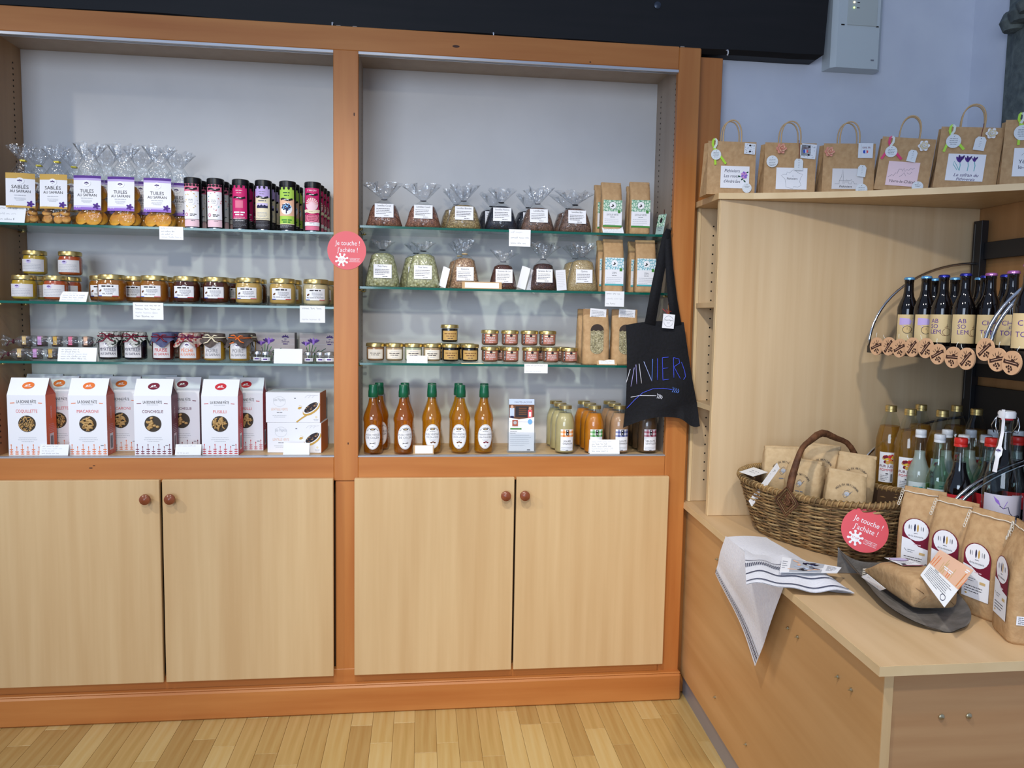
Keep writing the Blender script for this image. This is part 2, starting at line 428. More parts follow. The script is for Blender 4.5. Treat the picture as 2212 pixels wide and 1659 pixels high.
# ------------------------------------------------------------------ room
g=G(); g.box(-4,3.2,-5.5,.45,-.1,-.004,mat('floor_base_oak',(178,140,84),0.5)); floor=struct(g.build('floor'))
tones=[]
for i,(a,b) in enumerate([((200,172,114),(188,152,88)),((192,162,104),(176,138,78)),((206,180,124),(198,164,100)),((184,152,96),(170,132,74)),((198,166,108),(180,146,84))]):
    tones.append(wood('oak_plank_%d'%i,a,b,(55,2.6,20),0.38,bump=.01))
r=random.Random(3); pl={}; wP=.0705
for i in range(35):
    x0=-1.42+i*wP; y=.02-r.random()*.38
    ys=[.03]
    while y>-1.25: ys.append(y); y-=.36+r.random()*.2
    ys.append(-1.3)
    for a,b in zip(ys,ys[1:]):
        L=a-b
        if L<.03: continue
        k=(r.randrange(5),round(L,2))
        if k not in pl:
            q=G(); q.box(.0004,wP-.0004,-L+.0005,-.0005,-.004,0,tones[k[0]],.0006); pl[k]=q.mesh('plank')
        o=bpy.data.objects.new('plank',pl[k]); COL.objects.link(o); o.parent=floor; o.location=(x0,a,0)
g=G(); g.box(-3.2,2.12,.42,.5,0,3.0,PLASTER); g.box(1.0,2.12,.1,.42,0,3.0,PLASTER); struct(g.build('wall_back'))
g=G(); g.box(2.0,2.12,-3.2,.1,0,3.0,PLASTER); struct(g.build('wall_right'))
g=G()
def stone_face(u,v):
    z=.0+3.0*v; y=-.10-.74*u
    return (1.968+.005*math.sin(z*9+y*14)+.004*math.sin(z*23+1)+(.02 if u in(0,1) else 0),y,z)
g.grid(stone_face,14,40,STONE); g.box(1.985,2.0,-.84,-.092,0,3.0,STONE)
struct(g.build('trim_1'))
# projecting stone corbel on the pier
g=G()
for i in range(3): g.lathe([(0,-.03),(.03,-.028),(.042,0),(.03,.03),(0,.035)],STONE,10,(1.95-.012*i,-.16-.05*i,2.375+.012*i))
tag(g.build('stone_corbel'),'rough grey stone knob jutting from the pier by the wall corner','stone')
g=G()
def bm(u,v):
    x=-3.0+u*4.4; wob=.006*math.sin(x*5)+.004*math.sin(x*13)
    return x,wob
n=40
prof=[]
vs=[];fs=[]
for i in range(n+1):
    x,w=bm(i/n,0); e=.02 if i==n else 0
    ring=[(x-e,.25,2.29),(x-e*1.5,.045,2.286+w*.5),(x-e*.5,.03,2.30+w*.5),(x,.03+w*.3,2.52),(x,.04,2.72),(x,.25,2.72)]
    vs+=ring
for i in range(n):
    for j in range(6): fs.append((i*6+j,i*6+(j+1)%6,(i+1)*6+(j+1)%6,(i+1)*6+j))
fs.append(tuple(range(5,-1,-1))); fs.append(tuple(n*6+j for j in range(6)))
g.add(vs,fs,BEAMM); beam=g.build('trim_2'); struct(beam)
q=G()
q.lathe([(0,0),(.012,0),(.012,.004),(.006,.007),(0,.007)],mat('bolt_head',(70,75,85),.4,.8),12); 
b=q.build('bolt',beam,loc=atY(1420,12,.03),rot=(PI/2,0,0))

# ------------------------------------------------------------------ the built-in display cabinet
cab=thing('display_cabinet','orange varnished wall display cabinet with four pale doors below','cabinet',(0,0,0))
XL,XM0,XM1,XR0,XR1=-1.42,-.286,-.206,.860,.938
YB=.28
def part(name,args,m,parent=cab,b=.002,**kw):
    q=G(); q.box(*args,m,b); return q.build(name,parent,**kw)
part('top_rail',(XL,XR0,0,.028,2.213,2.288),ORANGE_H)
part('stile',(XR0,XR1,0,.028,.098,2.288),ORANGE,b=.004)
part('stile',(XL-.08,XL,0,.028,.098,2.288),ORANGE)
part('return_stile',(XR1-.004,1.03,.040,.09,0,2.272),ORANGE)
part('mullion',(XM0,XM1,0,.028,.81,2.214),ORANGE)
part('mullion_lower',(XM0+.004,XM1-.004,.006,.028,.098,.812),ORANGE)
part('middle_rail',(XL,XM0,0,.028,.808,.889),ORANGE_H); part('middle_rail',(XM1,XR0,0,.028,.808,.889),ORANGE_H)
part('lower_rail',(XL,XR0,.004,.028,.09,.15),ORANGE_H)
part('plinth',(XL-.08,XR1+.004,-.022,.02,0,.098),ORANGE_H,b=.006)
part('plinth_cap',(XL-.08,XR1+.002,-.018,.006,.098,.104),ORANGE_H,b=.003)
part('inner_back',(XL,XR1,.05,.06,.1,.85),mat('dark_cabinet_inside',(70,45,25),.8))
part('back_panel',(-1.37,XM0+.02,YB,YB+.012,.86,2.30),BACKP,b=0); part('back_panel',(XM1-.02,.884,YB,YB+.012,.86,2.30),BACKP,b=0)
SIDE=wood('side_panel_wood',(178,142,104),(164,128,92),(20,20,1.2),.5)
GREYW=wood('grey_side_panel',(176,160,144),(166,148,132),(20,20,1.2),.5)
part('side_panel',(-1.376,-1.358,.028,YB,.86,2.30),SIDE)
part('side_panel',(XM0+.006,XM0+.022,.028,YB,.86,2.30),GREYW); part('side_panel',(XM1-.022,XM1-.006,.028,YB,.86,2.30),GREYW)
part('side_panel',(.872,.888,.028,YB,.86,2.30),GREYW)
part('bottom_board',(-1.37,XM0+.01,.03,YB,.868,.8905),BEECH); part('bottom_board',(XM1-.01,.88,.03,YB,.868,.8905),BEECH)
part('top_board',(-1.37,XM0+.01,.03,YB,2.245,2.26),GREYW); part('top_board',(XM1-.01,.88,.03,YB,2.245,2.26),GREYW)
for a,b_ in ((XL,XM0+.001),(XM1-.001,XR0+.001)):
    for z0,z1 in ((.889,.894),(2.203,2.213)):
        q=G(); q.box(a,b_,.0005,.006,z0,z1,TRACK,.001); q.box(a,b_,.010,.013,z0,z1,TRACK); q.box(a,b_,.018,.022,z0,z1,TRACK); q.build('sliding_track',cab)
# shelf-pin holes in the side panels (rows of small drill holes)
for xs,sg in ((-1.3578,1),(.8718,-1),(-.2122,1)):
    for yy in (.06,.225):
        q=G(); z=.93
        while z<2.2:
            q.add([(xs+sg*.0006,yy+.0035*math.cos(t*PI/3),z+.0035*math.sin(t*PI/3)) for t in range(6)],[tuple(range(6))],HOLE); z+=.019
        q.build('pin_hole_row',cab,kind='stuff')
# knots in the wood
KN=mat('wood_knot',(70,36,18),.6)
for px,py,a,b_ in ((985,100,.012,.004),(1275,134,.003,.002),(765,247,.002,.006),(752,958,.002,.004),(203,1006,.004,.0015),(196,1011,.006,.002),(1435,458,.002,.01)):
    q=G(); p=atY(px,py,-.0006); q.add([(p.x+a*math.cos(t*PI/6),-.0006,p.z+b_*math.sin(t*PI/6)) for t in range(12)],[tuple(range(12))],KN); q.build('knot',cab)
# doors
KNOB=wood('knob_wood',(150,86,56),(126,66,42),(40,40,40),.25)
def door(x0,x1,kx):
    q=G(); q.box(x0,x1,-.022,-.002,.137,.821,BEECH,.002); d=q.build('door',cab)
    k=G(); k.lathe([(0,0),(.008,0),(.007,.008),(.013,.013),(.0175,.021),(.0165,.029),(.010,.034),(0,.0355)],KNOB,20)
    k.build('knob',d,loc=(kx,-.022,.762),rot=(PI/2,0,0))
door(-1.392,-.8405,-.878); door(-.8325,-.2865,-.802)
door(-.217,.3235,.292); door(.3305,.871,.357)

# glass shelves
EDGE=mat('green_glass_edge',(14,92,78),.12,spec=.6,coat=.3)
SHEET=clear('shelf_glass',(236,248,244),0.02,0.02)
ZL=[1.6385,1.3925,1.2005]; ZR=[1.664,1.4625,1.2065]
YF=.032
def glass_shelf(x0,x1,z,lab):
    t=thing('glass_shelf',lab,'shelf',((x0+x1)/2,YF,z-.008)); w=(x1-x0)/2
    q=G(); q.add([(-w,0.001,.008),(w,.001,.008),(w,YB-YF-.006,.008),(-w,YB-YF-.006,.008)],[(0,1,2,3)],SHEET)
    q.add([(-w,0.001,0),(w,.001,0),(w,YB-YF-.006,0),(-w,YB-YF-.006,0)],[(3,2,1,0)],SHEET); q.build('sheet',t)
    q=G(); q.box(-w,w,0,.0012,0,.008,EDGE,.0003); q.box(-w,-w+.001,.0012,YB-YF-.006,0,.008,EDGE); q.box(w-.001,w,.0012,YB-YF-.006,0,.008,EDGE); q.build('ground_edge',t)
    for sx in (-1,1):
        for yy in (.03,.19):
            q=G(); q.tube([(sx*(w+.006),yy,-.004),(sx*(w-.012),yy,-.004)],.0025,BRASS,8); q.lathe([(0,-.004),(.006,-.004),(.006,-.0005),(0,-.0005)],BRASS,10,(sx*(w-.01),yy,0)); q.build('shelf_pin',t)
    return t
nm=['top','middle','lowest']
it=[['biscuit bags and tea tins','honey jars','jam jars with cloth tops'],['lentil bags','split pea and seed bags','small terrine jars']]
for i in range(3):
    glass_shelf(-1.352,XM0-.0005+.006,ZL[i],'green edged glass shelf carrying the '+it[0][i])
    glass_shelf(XM1-.0055,.866,ZR[i],'green edged glass shelf carrying the '+it[1][i])

# white cup hooks along the beam foot
q=G(); WP=mat('white_plastic',(225,225,228),.4)
q.tube([(0,0,.012),(0,-.006,.012),(0,-.010,.006),(0,-.010,0),(0,-.006,-.005),(0,-.002,-.002)],.0022,WP,6); q.lathe([(0,-.0),(.004,0),(.004,.0015),(0,.0015)],WP,8,(0,0,.012))
hk=q.build('cup_hook')
for i,(px,py,nm_) in enumerate(((718,53,'above the middle post'),(1066,75,'above the lentil side of the cabinet'),(1572,112,'near the free end of the beam'))):
    o=hk if i==0 else hk.copy()
    if i: COL.objects.link(o)
    p=atY(px,py,.024); o.location=(p.x,.03,p.z-.006); tag(o,'tiny white cup hook under the black beam '+nm_,'hook','beam hooks' if 0 else None)

# ------------------------------------------------------------------ corner unit: counter, tall panel, curved top shelf
ZC=.722
def cx(y): return .938+.0515*(y-.05)          # the counter's long edge runs slightly askew
ctr=thing('counter','beech counter with long plain side and screwed panels beside the cabinet','counter',(1.4,-.6,0))
def cpart(name,poly,z0,z1,m,bevel=None):
    q=G(); q.prism([(x-1.4,y+.6) for x,y in poly],'z',z0,z1,m); return q.build(name,ctr)
cpart('worktop',[(cx(.039),.039),(cx(-1.287),-1.287),(1.955,-1.284),(1.955,.039)],ZC-.021,ZC-.0005,COUNTER)
q=G(); q.prism([(cx(.039)-.0012-1.4,.639),(cx(-1.287)-.0012-1.4,-1.2882+.6),(.555,-1.2852+.6),(.555,-1.2838+.6),(cx(-1.287)+.0002-1.4,-.6868),(cx(.039)+.0002-1.4,.639)],'z',ZC-.0205,ZC-.001,BEECH_E); q.build('edge_band',ctr)
OF=.020
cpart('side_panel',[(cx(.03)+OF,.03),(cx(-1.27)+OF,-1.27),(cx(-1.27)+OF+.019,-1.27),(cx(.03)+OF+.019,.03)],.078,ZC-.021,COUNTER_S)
cpart('corner_edge',[(cx(-1.27)+OF+.0005,-1.2725),(cx(-1.27)+OF+.019,-1.2725),(cx(-1.27)+OF+.019,-1.27),(cx(-1.27)+OF+.0005,-1.27)],.078,ZC-.021,BEECH)
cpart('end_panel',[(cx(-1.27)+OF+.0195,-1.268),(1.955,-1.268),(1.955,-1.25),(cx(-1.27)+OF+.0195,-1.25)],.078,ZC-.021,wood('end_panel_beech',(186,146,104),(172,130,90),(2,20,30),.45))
cpart('kick_board',[(cx(.03)+OF+.010,.03),(cx(-1.255)+OF+.010,-1.255),(1.955,-1.252),(1.955,.03)],0,.078,KICK)
SCREW=mat('screw_steel',(190,180,150),.3,.9)
def side_hit(px,py):
    d=ray(px,py)   # plane x = cx(y)+OF
    k=.0515; c0=.938-k*.05+OF
    t=(c0+k*CAM.y-CAM.x)/(d.x-k*d.y); return CAM+d*t
for px,py in ((1703,1357),(1724,1376),(1811,1462),(1840,1490),(1545,1506),(1612,1608),(1550,1208)):
    p=side_hit(px,py); q=G(); q.lathe([(.0045,0),(.0045,.003),(.003,.0045),(.0015,.004),(.0012,.009),(0,.0095)],SCREW,10)
    q.build('screw',ctr,loc=(p.x-1.4,p.y+.6,p.z),rot=(0,-PI/2,0))
for px,py in ((2033,1548),(2092,1546)):
    p=atY(px,py,-1.268); q=G(); q.lathe([(.006,0),(.006,.0025),(.004,.004),(0,.0045)],SCREW,12); q.build('screw',ctr,loc=(p.x-1.4,p.y+.6,p.z),rot=(PI/2,0,0))

un=thing('corner_shelf_unit','pale beech corner unit standing on the counter with open side niches','shelf unit',(.95,-.1,ZC))
def upart(name,a,m,b=.0015,**kw):
    q=G(); q.box(a[0]-.95,a[1]-.95,a[2]+.1,a[3]+.1,a[4]-ZC,a[5]-ZC,m,b); return q.build(name,un,**kw)
ZU=1.757
upart('front_panel',(.9535,1.858,-.186,-.168,ZC,ZU),UNIT)
upart('panel_edge',(.9505,.9535,-.186,-.168,ZC,ZU),BEECH_E,.0008)
upart('back_board',(.966,1.858,.020,.036,ZC,ZU),UNIT); upart('back_edge',(.955,.966,.018,.037,ZC,ZU),BEECH_E,.001)
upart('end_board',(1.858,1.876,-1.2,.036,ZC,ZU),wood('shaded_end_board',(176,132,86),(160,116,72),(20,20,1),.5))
for px,py in ((1518,655),(1512,866)):
    z=atY(px,py,.0).z
    upart('niche_shelf',(.960,1.855,-.167,.02,z-.017,z),UNIT); upart('shelf_edge',(.9575,.960,-.167,.02,z-.017,z),BEECH_E,.0006)
q=G(); z=.80
while z<1.70:
    c=(XA(1526-14*(z-.8)*0,.0194,z)-.95,0.1194,z-ZC)
    q.add([(1.012-.95+.003*math.cos(t*PI/4),.1194,z-ZC+.003*math.sin(t*PI/4)) for t in range(8)],[tuple(range(8))],HOLE); z+=.032
q.build('pin_hole_row',un,kind='stuff')
# curved top shelf
FR=[(.944,-.190),(1.05,-.212),(1.15,-.246),(1.26,-.288),(1.366,-.335),(1.46,-.388),(1.55,-.440),(1.64,-.498),(1.72,-.552),(1.82,-.625),(1.95,-.72)]
ts=thing('curved_shelf','curved beech shelf on top of the corner unit under the gift bags','shelf',(.944,-.19,ZU))
q=G(); q.prism([(x-.944,y+.19) for x,y in FR+[(1.95,.1),(.944,.1)]],'z',0,.0195,UNIT); q.build('board',ts)
def edge_strip(pts,off):
    out=[]
    for i,p in enumerate(pts):
        a=pts[max(i-1,0)]; b=pts[min(i+1,len(pts)-1)]; t=Vector((b[0]-a[0],b[1]-a[1])).normalized(); out.append((p[0]+t.y*off,p[1]-t.x*off))
    return out
A=edge_strip(FR,.0015); q=G(); q.prism([(x-.944,y+.19) for x,y in A+FR[::-1]],'z',.0003,.0192,BEECH_E); q.build('edge_band',ts)
q=G(); q.box(-.0015,0.0,0,.29,.0003,.0192,BEECH); q.build('edge_band',ts)

# ------------------------------------------------------------------ alarm box on the wall
PLAS=mat('alarm_white_plastic',(196,204,206),.4)
p0=atY(1790,148,.05); p1=atY(1903,140,.05); bw=(p1.x-p0.x)/2; bx=(p0.x+p1.x)/2; bz=p0.z+.004
al=thing('alarm_box','white plastic alarm sounder box high on the wall with two tiny lights','alarm',(bx,.1,bz))
q=G(); q.prism([(-bw,0),(-bw+.006,-.045),(-bw+.022,-.058),(bw-.018,-.058),(bw,-.04),(bw,0)],'z',0,.36,PLAS); q.build('housing',al)
q=G(); q.box(-bw+.055,bw-.030,-.0605,-.058,.145,.275,mat('alarm_panel',(186,192,188),.4),.001); pn=q.build('front_panel',al)
q=G()
for i in range(9):
    for j in range(16):
        x=-.03+.004*j; z=.297+.010*i
        if (x/.036)**2+((z-.345)/.05)**2<1: q.box(x,x+.0022,-.0598,-.0575,z,z+.006,mat('grille_slot',(60,64,66),.7))
q.build('speaker_grille',al,kind='stuff')
for k,z in enumerate((.222,.204)):
    q=G(); q.lathe([(0,0),(.0032,0),(.0025,.002),(0,.003)],mat('led_%d'%k,((255,235,170),(190,255,120))[k],.3,emit=3.0),10); q.build('light',al,loc=(-bw+.077,-.0605,z),rot=(PI/2,0,0))
a=Art(); a.bars(.0,.016,.222,1,.01,.003,'dark'); a.bars(.0,.016,.204,1,.01,.003,'dark',seed=4); a.bars(-.008,.008,.262,1,.01,.004,'dark',seed=5)
a.on_plane(-.0608,cx=-bw+.088); a.build('lettering',pn,kind='stuff')
for a_,b_ in ((-bw+.034,-bw+.046),(bw-.032,bw-.022)):
    q=G(); q.box(a_,b_,-.0592,-.0575,.143,.147,HOLE); q.build('seam_notch',al)
a=Art(); a.bars(0,.02,.0,1,.01,.005,'grey'); a.on_plane(-.0583,cx=bw-.045,cz=.03); a.build('maker_mark',al)
# ------------------------------------------------------------------ shared product materials
FILM=clear('cellophane',(250,252,253),.05,.12,.55,bump=.5,bscale=45)
FILM2=clear('crinkled_cellophane',(246,248,250),.10,.10,.6,bump=.9,bscale=38,body=.05,bodycol=(225,230,238))
GLASS=clear('jar_glass',(244,248,247),.04,.03,.6)
PAPER=mat('white_paper',(240,241,246),.6,spec=.3)
CARDM=mat('white_card',(244,246,248),.6,spec=.3)
KRAFT=noisy('kraft_paper',(196,160,116),(182,145,102),60,.7,.15)
KRAFT_D=noisy('kraft_paper_dull',(172,136,96),(158,122,84),60,.7,.15)
def sheet(label_parent,g,art,name='label',**kw):
    "a paper label and its print as one part"
    o=len(g.v); g.v+=art.v; base=[g.mi(m) for m in art.mats]
    for f,m,sm in zip(art.f,art.m,art.sm): g.f.append(tuple(i+o for i in f)); g.m.append(base[m]); g.sm.append(False)
    return g.build(name,label_parent,**kw)
def lab_cyl(par,r,w,z0,z1,m,art,a=0.0,name='label'):
    g=cyl_patch(r,w,z0,z1,m if not isinstance(m,str) else ink(m),a); art.on_cyl(r,a=a,cz=(z0+z1)/2); return sheet(par,g,art,name)
def lab_flat(par,w,z0,z1,y,m,art,cx=0,name='label',M=None):
    g=G(); mm=m if not isinstance(m,str) else ink(m)
    g.box(cx-w/2,cx+w/2,y,y+.0006,z0,z1,mm); art.on_plane(y,cx=cx,cz=(z0+z1)/2)
    if M is not None: g.xf(M); art.xf(M)
    return sheet(par,g,art,name)
def ravens(a,u,v,s,m='deepviolet'):
    "the small crocus mark of the saffron producer"
    for k,(du,dv,rot,l) in enumerate(((0,.2,PI/2,.5),(-.35,.1,PI*.78,.5),(.35,.1,PI*.22,.5),(-.62,-.08,PI*.95,.4),(.6,-.1,PI*.05,.4))):
        a.ell(u+du*s,v+dv*s,l*s*.7,.16*s,m,rot=rot,n=8)
    a.bars(u-.5*s,u+.5*s,v-.55*s,1,.2*s,.13*s,m,'C')

# ---- cards with handwriting
def card_mesh(w,h,lines,seed,m=CARDM,back=None,kind='tent'):
    g=G(); a=Art()
    for i in range(lines):
        a.scribble(-w*.42,w*(.1+.3*random.Random(seed+i).random()),h*(.36-.72*i/max(1,lines-1)) if lines>1 else 0,h*.13,'lightgrey' if i%2 else 'grey',seed+i)
    return g,a
def card(px,py,w,h,z,y,lines,seed,label,kind='tent',rz=0.0,tilt=.28,m=CARDM,group=None):
    """tent: folded card standing on z; lean: flat card leaning back; hang: card hanging over the shelf's front edge (z = its top)"""
    x=XA(px,y,z)
    t=thing('price_card',label,'price card',(x,y,z),rz,group)
    a=Art()
    for i in range(lines):
        vv=h*(.34-.66*i/max(1,lines-1)) if lines>1 else 0
        a.scribble(-w*.42,w*(.02+.4*random.Random(seed+i).random()),vv,h*.12,'grey' if (seed+i)%3 else 'lightgrey',seed+i)
    if kind=='hang':
        g=G(); g.box(-w/2,w/2,-.0008,0,-h,0,m); a.on_plane(-.0008,cz=-h/2); sheet(t,g,a,'face')
        g=G(); g.box(-w/2,w/2,-.0008,.018,0,.0008,m); g.build('fold',t)
    else:
        M=Matrix.Rotation(-tilt,4,'X')
        g=G(); g.box(-w/2,w/2,-.0008,0,0,h,m); a.on_plane(-.0008,cz=h/2); g.xf(M); a.xf(M); sheet(t,g,a,'face')
        if kind=='tent':
            dy=2*h*math.sin(tilt); g=G(); g.box(-w/2,w/2,0,.0008,0,h,m); g.xf(Matrix.Translation((0,dy,0))@Matrix.Rotation(tilt,4,'X')); g.build('back',t)
        else:
            g=G(); g.box(-w*.12,w*.12,0,.0008,0,h*.8,m); g.xf(Matrix.Translation((0,h*.8*math.sin(tilt)+h*.75*math.sin(.35),0))@Matrix.Rotation(.35,4,'X')); g.build('strut',t)
    return t

# ------------------------------------------------------------------ biscuit bags on the top left shelf
SABLE=noisy('sable_biscuit',(222,168,92),(196,132,62),40,.7,.3)
TUILE=noisy('tuile_biscuit',(226,164,52),(205,128,36),18,.6,.2)
def loft(levels,m,n=28,seed=0,jit=0.0,e=2.6,g=None):
    "stack of rounded-rectangle rings: (z, half width, half depth, x shift, y shift)"
    g=g or G(); r=random.Random(seed); vs=[]
    for li,(z,a,b,sx,sy) in enumerate(levels):
        for i in range(n):
            t=2*PI*i/n; c,s=math.cos(t),math.sin(t)
            q=(abs(c)**e+abs(s)**e)**(-1/e); j=1+jit*(r.random()-.5)*(1 if 0<li else .3)
            vs.append((sx+a*q*c*j,sy+b*q*s*j,z+jit*.06*(r.random()-.5)*a))
    fs=[(k*n+i,k*n+(i+1)%n,(k+1)*n+(i+1)%n,(k+1)*n+i) for k in range(len(levels)-1) for i in range(n)]
    fs.append(tuple(range(n))[::-1]); g.add(vs,fs,m,True); return g
def ruffle(z0,h,r0,r1,m,seed=0,folds=7,n=42,sy=.55,lean=(0,0),g=None):
    "the gathered, flaring top of a tied bag"
    g=g or G(); rr=random.Random(seed); ph=[rr.random()*6 for _ in range(4)]
    def fn(u,v):
        t=2*PI*u; rad=r0+(r1-r0)*v**.8; w=1+v*(.30*math.sin(folds*t+ph[0])+.2*math.sin((folds+4)*t+ph[1])+.12*math.sin(3*t+ph[2]))
        return (rad*w*math.cos(t)+lean[0]*v, rad*w*math.sin(t)*sy+lean[1]*v, z0+h*v*(1+.16*math.sin(5*t+ph[3])*v))
    g.grid(fn,n,5,m,True,True); return g
def biscuit_bag(kind,seed):
    sab=kind=='sable'; name='biscuit_bag'
    t=thing(name); r=random.Random(seed)
    lv=[(.001,.040,.022,0,0),(.012,.047,.030,0,0),(.05,.050,.032,0,0),(.11,.047,.029,0,0),(.165,.043,.022,0,0)]
    lv+= [(.195,.026,.012,.002,0),(.216,.011,.007,.002,0)] if sab else [(.20,.036,.013,0,0),(.225,.020,.008,.002,0)]
    loft(lv,FILM,seed=seed,jit=.10).build('cellophane',t)
    ruffle(lv[-1][0],.05 if sab else .055,.010 if sab else .018,.036 if sab else .045,FILM2,seed,6,lean=(.004,0)).build('ruffle',t)
    if sab:
        g=G(); g.box(-.0065,.0105,-.0085,.009,.213,.219,mat('yellow_clip',(228,208,40),.4),.001); g.build('clip',t)
    a=Art(); W,Hh=.088,.118
    if sab:
        a.rect(-W/2,.040,W/2,.059,'gold'); a.rect(-W/2,-.059,W/2,-.052,'gold')
        a.text('SABLÉS',0,.012,.0115,'dark',W*.6); a.text('AU SAFRAN',0,-.003,.009,'dark',W*.7)
    else:
        a.rect(-W/2,.050,W/2,.059,'purple'); a.rect(-W/2,.043,W/2,.050,'lilac'); a.rect(-W/2,-.059,W/2,-.050,'violet'); a.rect(-W/2,-.050,W/2,-.044,'paleviolet')
        a.text('TUILES',0,.006,.0115,'dark',W*.5); a.text('AU SAFRAN',0,-.008,.009,'dark',W*.7)
    a.layer=2; a.ell(0,.032,.0135,.0115,'white',n=16); a.layer=3; ravens(a,0,.033,.009); a.layer=2
    a.bars(-W*.32,W*.32,-.017 if sab else -.019,1,.005,.0022,'lightgrey','C',seed); a.bars(-W*.2,W*.2,-.026,3,.004,.0012,'lightgrey','C',seed+1)
    for k in range(5): a.ell(W*.34+.006*math.cos(k*1.26),-.045+.006*math.sin(k*1.26),.006,.0035,'purple',rot=k*1.26,n=8)
    a.ell(W*.34,-.046,.003,.003,'deepviolet',lay=3,n=8)
    for k in range(3): a.ell(-W*.38+.006*k,-.050,.0018,.0018,'white',lay=3,n=8)
    # the sheet bows with the filled bag
    g=G(); bow=lambda x,z:-.036+ (x/W)**2*.022 + (z-.05)*.055
    g.grid(lambda u,v:(-W/2+W*u,bow(-W/2+W*u,.052+Hh*v),.052+Hh*v),10,4,PAPER)
    a.strip(.008); a.v=[(u,bow(u,.052+Hh/2+v)-.0003*d-.0002,.052+Hh/2+v) for u,v,d in a.v]; sheet(t,g,a)
    # biscuits showing round the label
    if sab:
        pr=[(0,-.005),(.013,-.005),(.0155,0),(.013,.005),(0,.005)]
        spots=[(-.022,-.022,.018,1.35,.0),(.012,-.025,.017,1.5,.1),(.033,-.018,.020,1.2,.4),(-.036,-.010,.022,1.1,-.7),(-.028,-.016,.038,.5,.4),(.006,-.020,.037,.4,-.4),(.030,-.016,.040,.6,.7),(-.034,0,.06,1.4,1.2),(.036,0,.062,1.3,-1.1),(-.033,0,.09,1.2,1.0),(.035,0,.095,1.4,-1),(.033,-.002,.125,1.3,-1.2),(-.032,0,.12,1.2,1.2),(0,.006,.03,.3,.3),(0,.008,.08,1.2,.2)]
    else:
        pr=[(0,-.0025),(.022,-.002),(.0275,.001),(.022,.004),(0,.0045)]
        spots=[(-.022,-.016,.028,1.25,-.35),(.014,-.022,.027,1.4,.15),(.028,-.006,.030,1.2,.8),(-.026,-.002,.032,1.1,-.9),(.0,-.010,.027,1.45,.0),(.026,.004,.075,1.4,.9),(-.026,.004,.08,1.4,-.9),(.024,.004,.12,1.4,.9),(-.024,.004,.12,1.4,-.9),(0,.006,.07,1.4,0),(0,.006,.12,1.4,0)]
    for k,(x,y,z,ax,rzz) in enumerate(spots):
        g=G(); g.lathe(pr,SABLE if sab else TUILE,14,sharp=2)
        g.build('biscuit',t,loc=(x,y,z),rot=(ax,0,rzz))
    return t
z=ZL[0]; yf=YF+.046
sb=Once(biscuit_bag('sable',1)); sb.root.scale=(.96,.96,.925); tb=Once(biscuit_bag('tuile',5)); tb.root.scale=(.96,.96,.925)
sb.put((XA(54,yf,z),yf,z),.10,'bag of shortbread biscuits with gold-edged label next to the cabinet side'); sb.root['category']='biscuit bag'
sb.put((XA(127,yf,z),yf,z),-.05,'bag of shortbread biscuits with gold-edged label next to the purple-labelled bags')
for px,l in ((88,'the two front gold-edged bags'),(163,'a gold-edged bag and a purple-edged bag')): sb.put((XA(px,yf+.082,z),yf+.082,z),.1,'yellow-clipped shortbread bag half hidden in the gap between '+l)
tl=['nearest the gold-edged shortbread','in the middle of its three','nearest the tea tins']
for px,l in zip((199,271,347),tl): tb.put((XA(px,yf,z),yf,z),R_.uniform(-.1,.08),'clear bag of round tuile biscuits with purple-edged label, '+l)
tb.root['category']='biscuit bag'
for px,l in ((232,'behind the tuile bag beside the shortbread'),(310,'behind the middle tuile bag'),(386,'half hidden beside the first tea tin')): tb.put((XA(px,yf+.082,z),yf+.082,z),.12,'purple-labelled tuile bag '+l)
for o in list(bpy.data.objects):
    if o.name.startswith('biscuit_bag'): o['category']='biscuit bag'
card(22,478,.085,.056,z,YF+.004,3,11,'white tent card with faint handwriting in front of the shortbread bags',tilt=.3)
card(370,487,.074,.041,z+.001,YF-.0008,4,12,'small handwritten card hanging from the glass edge below the last tuile bag','hang')

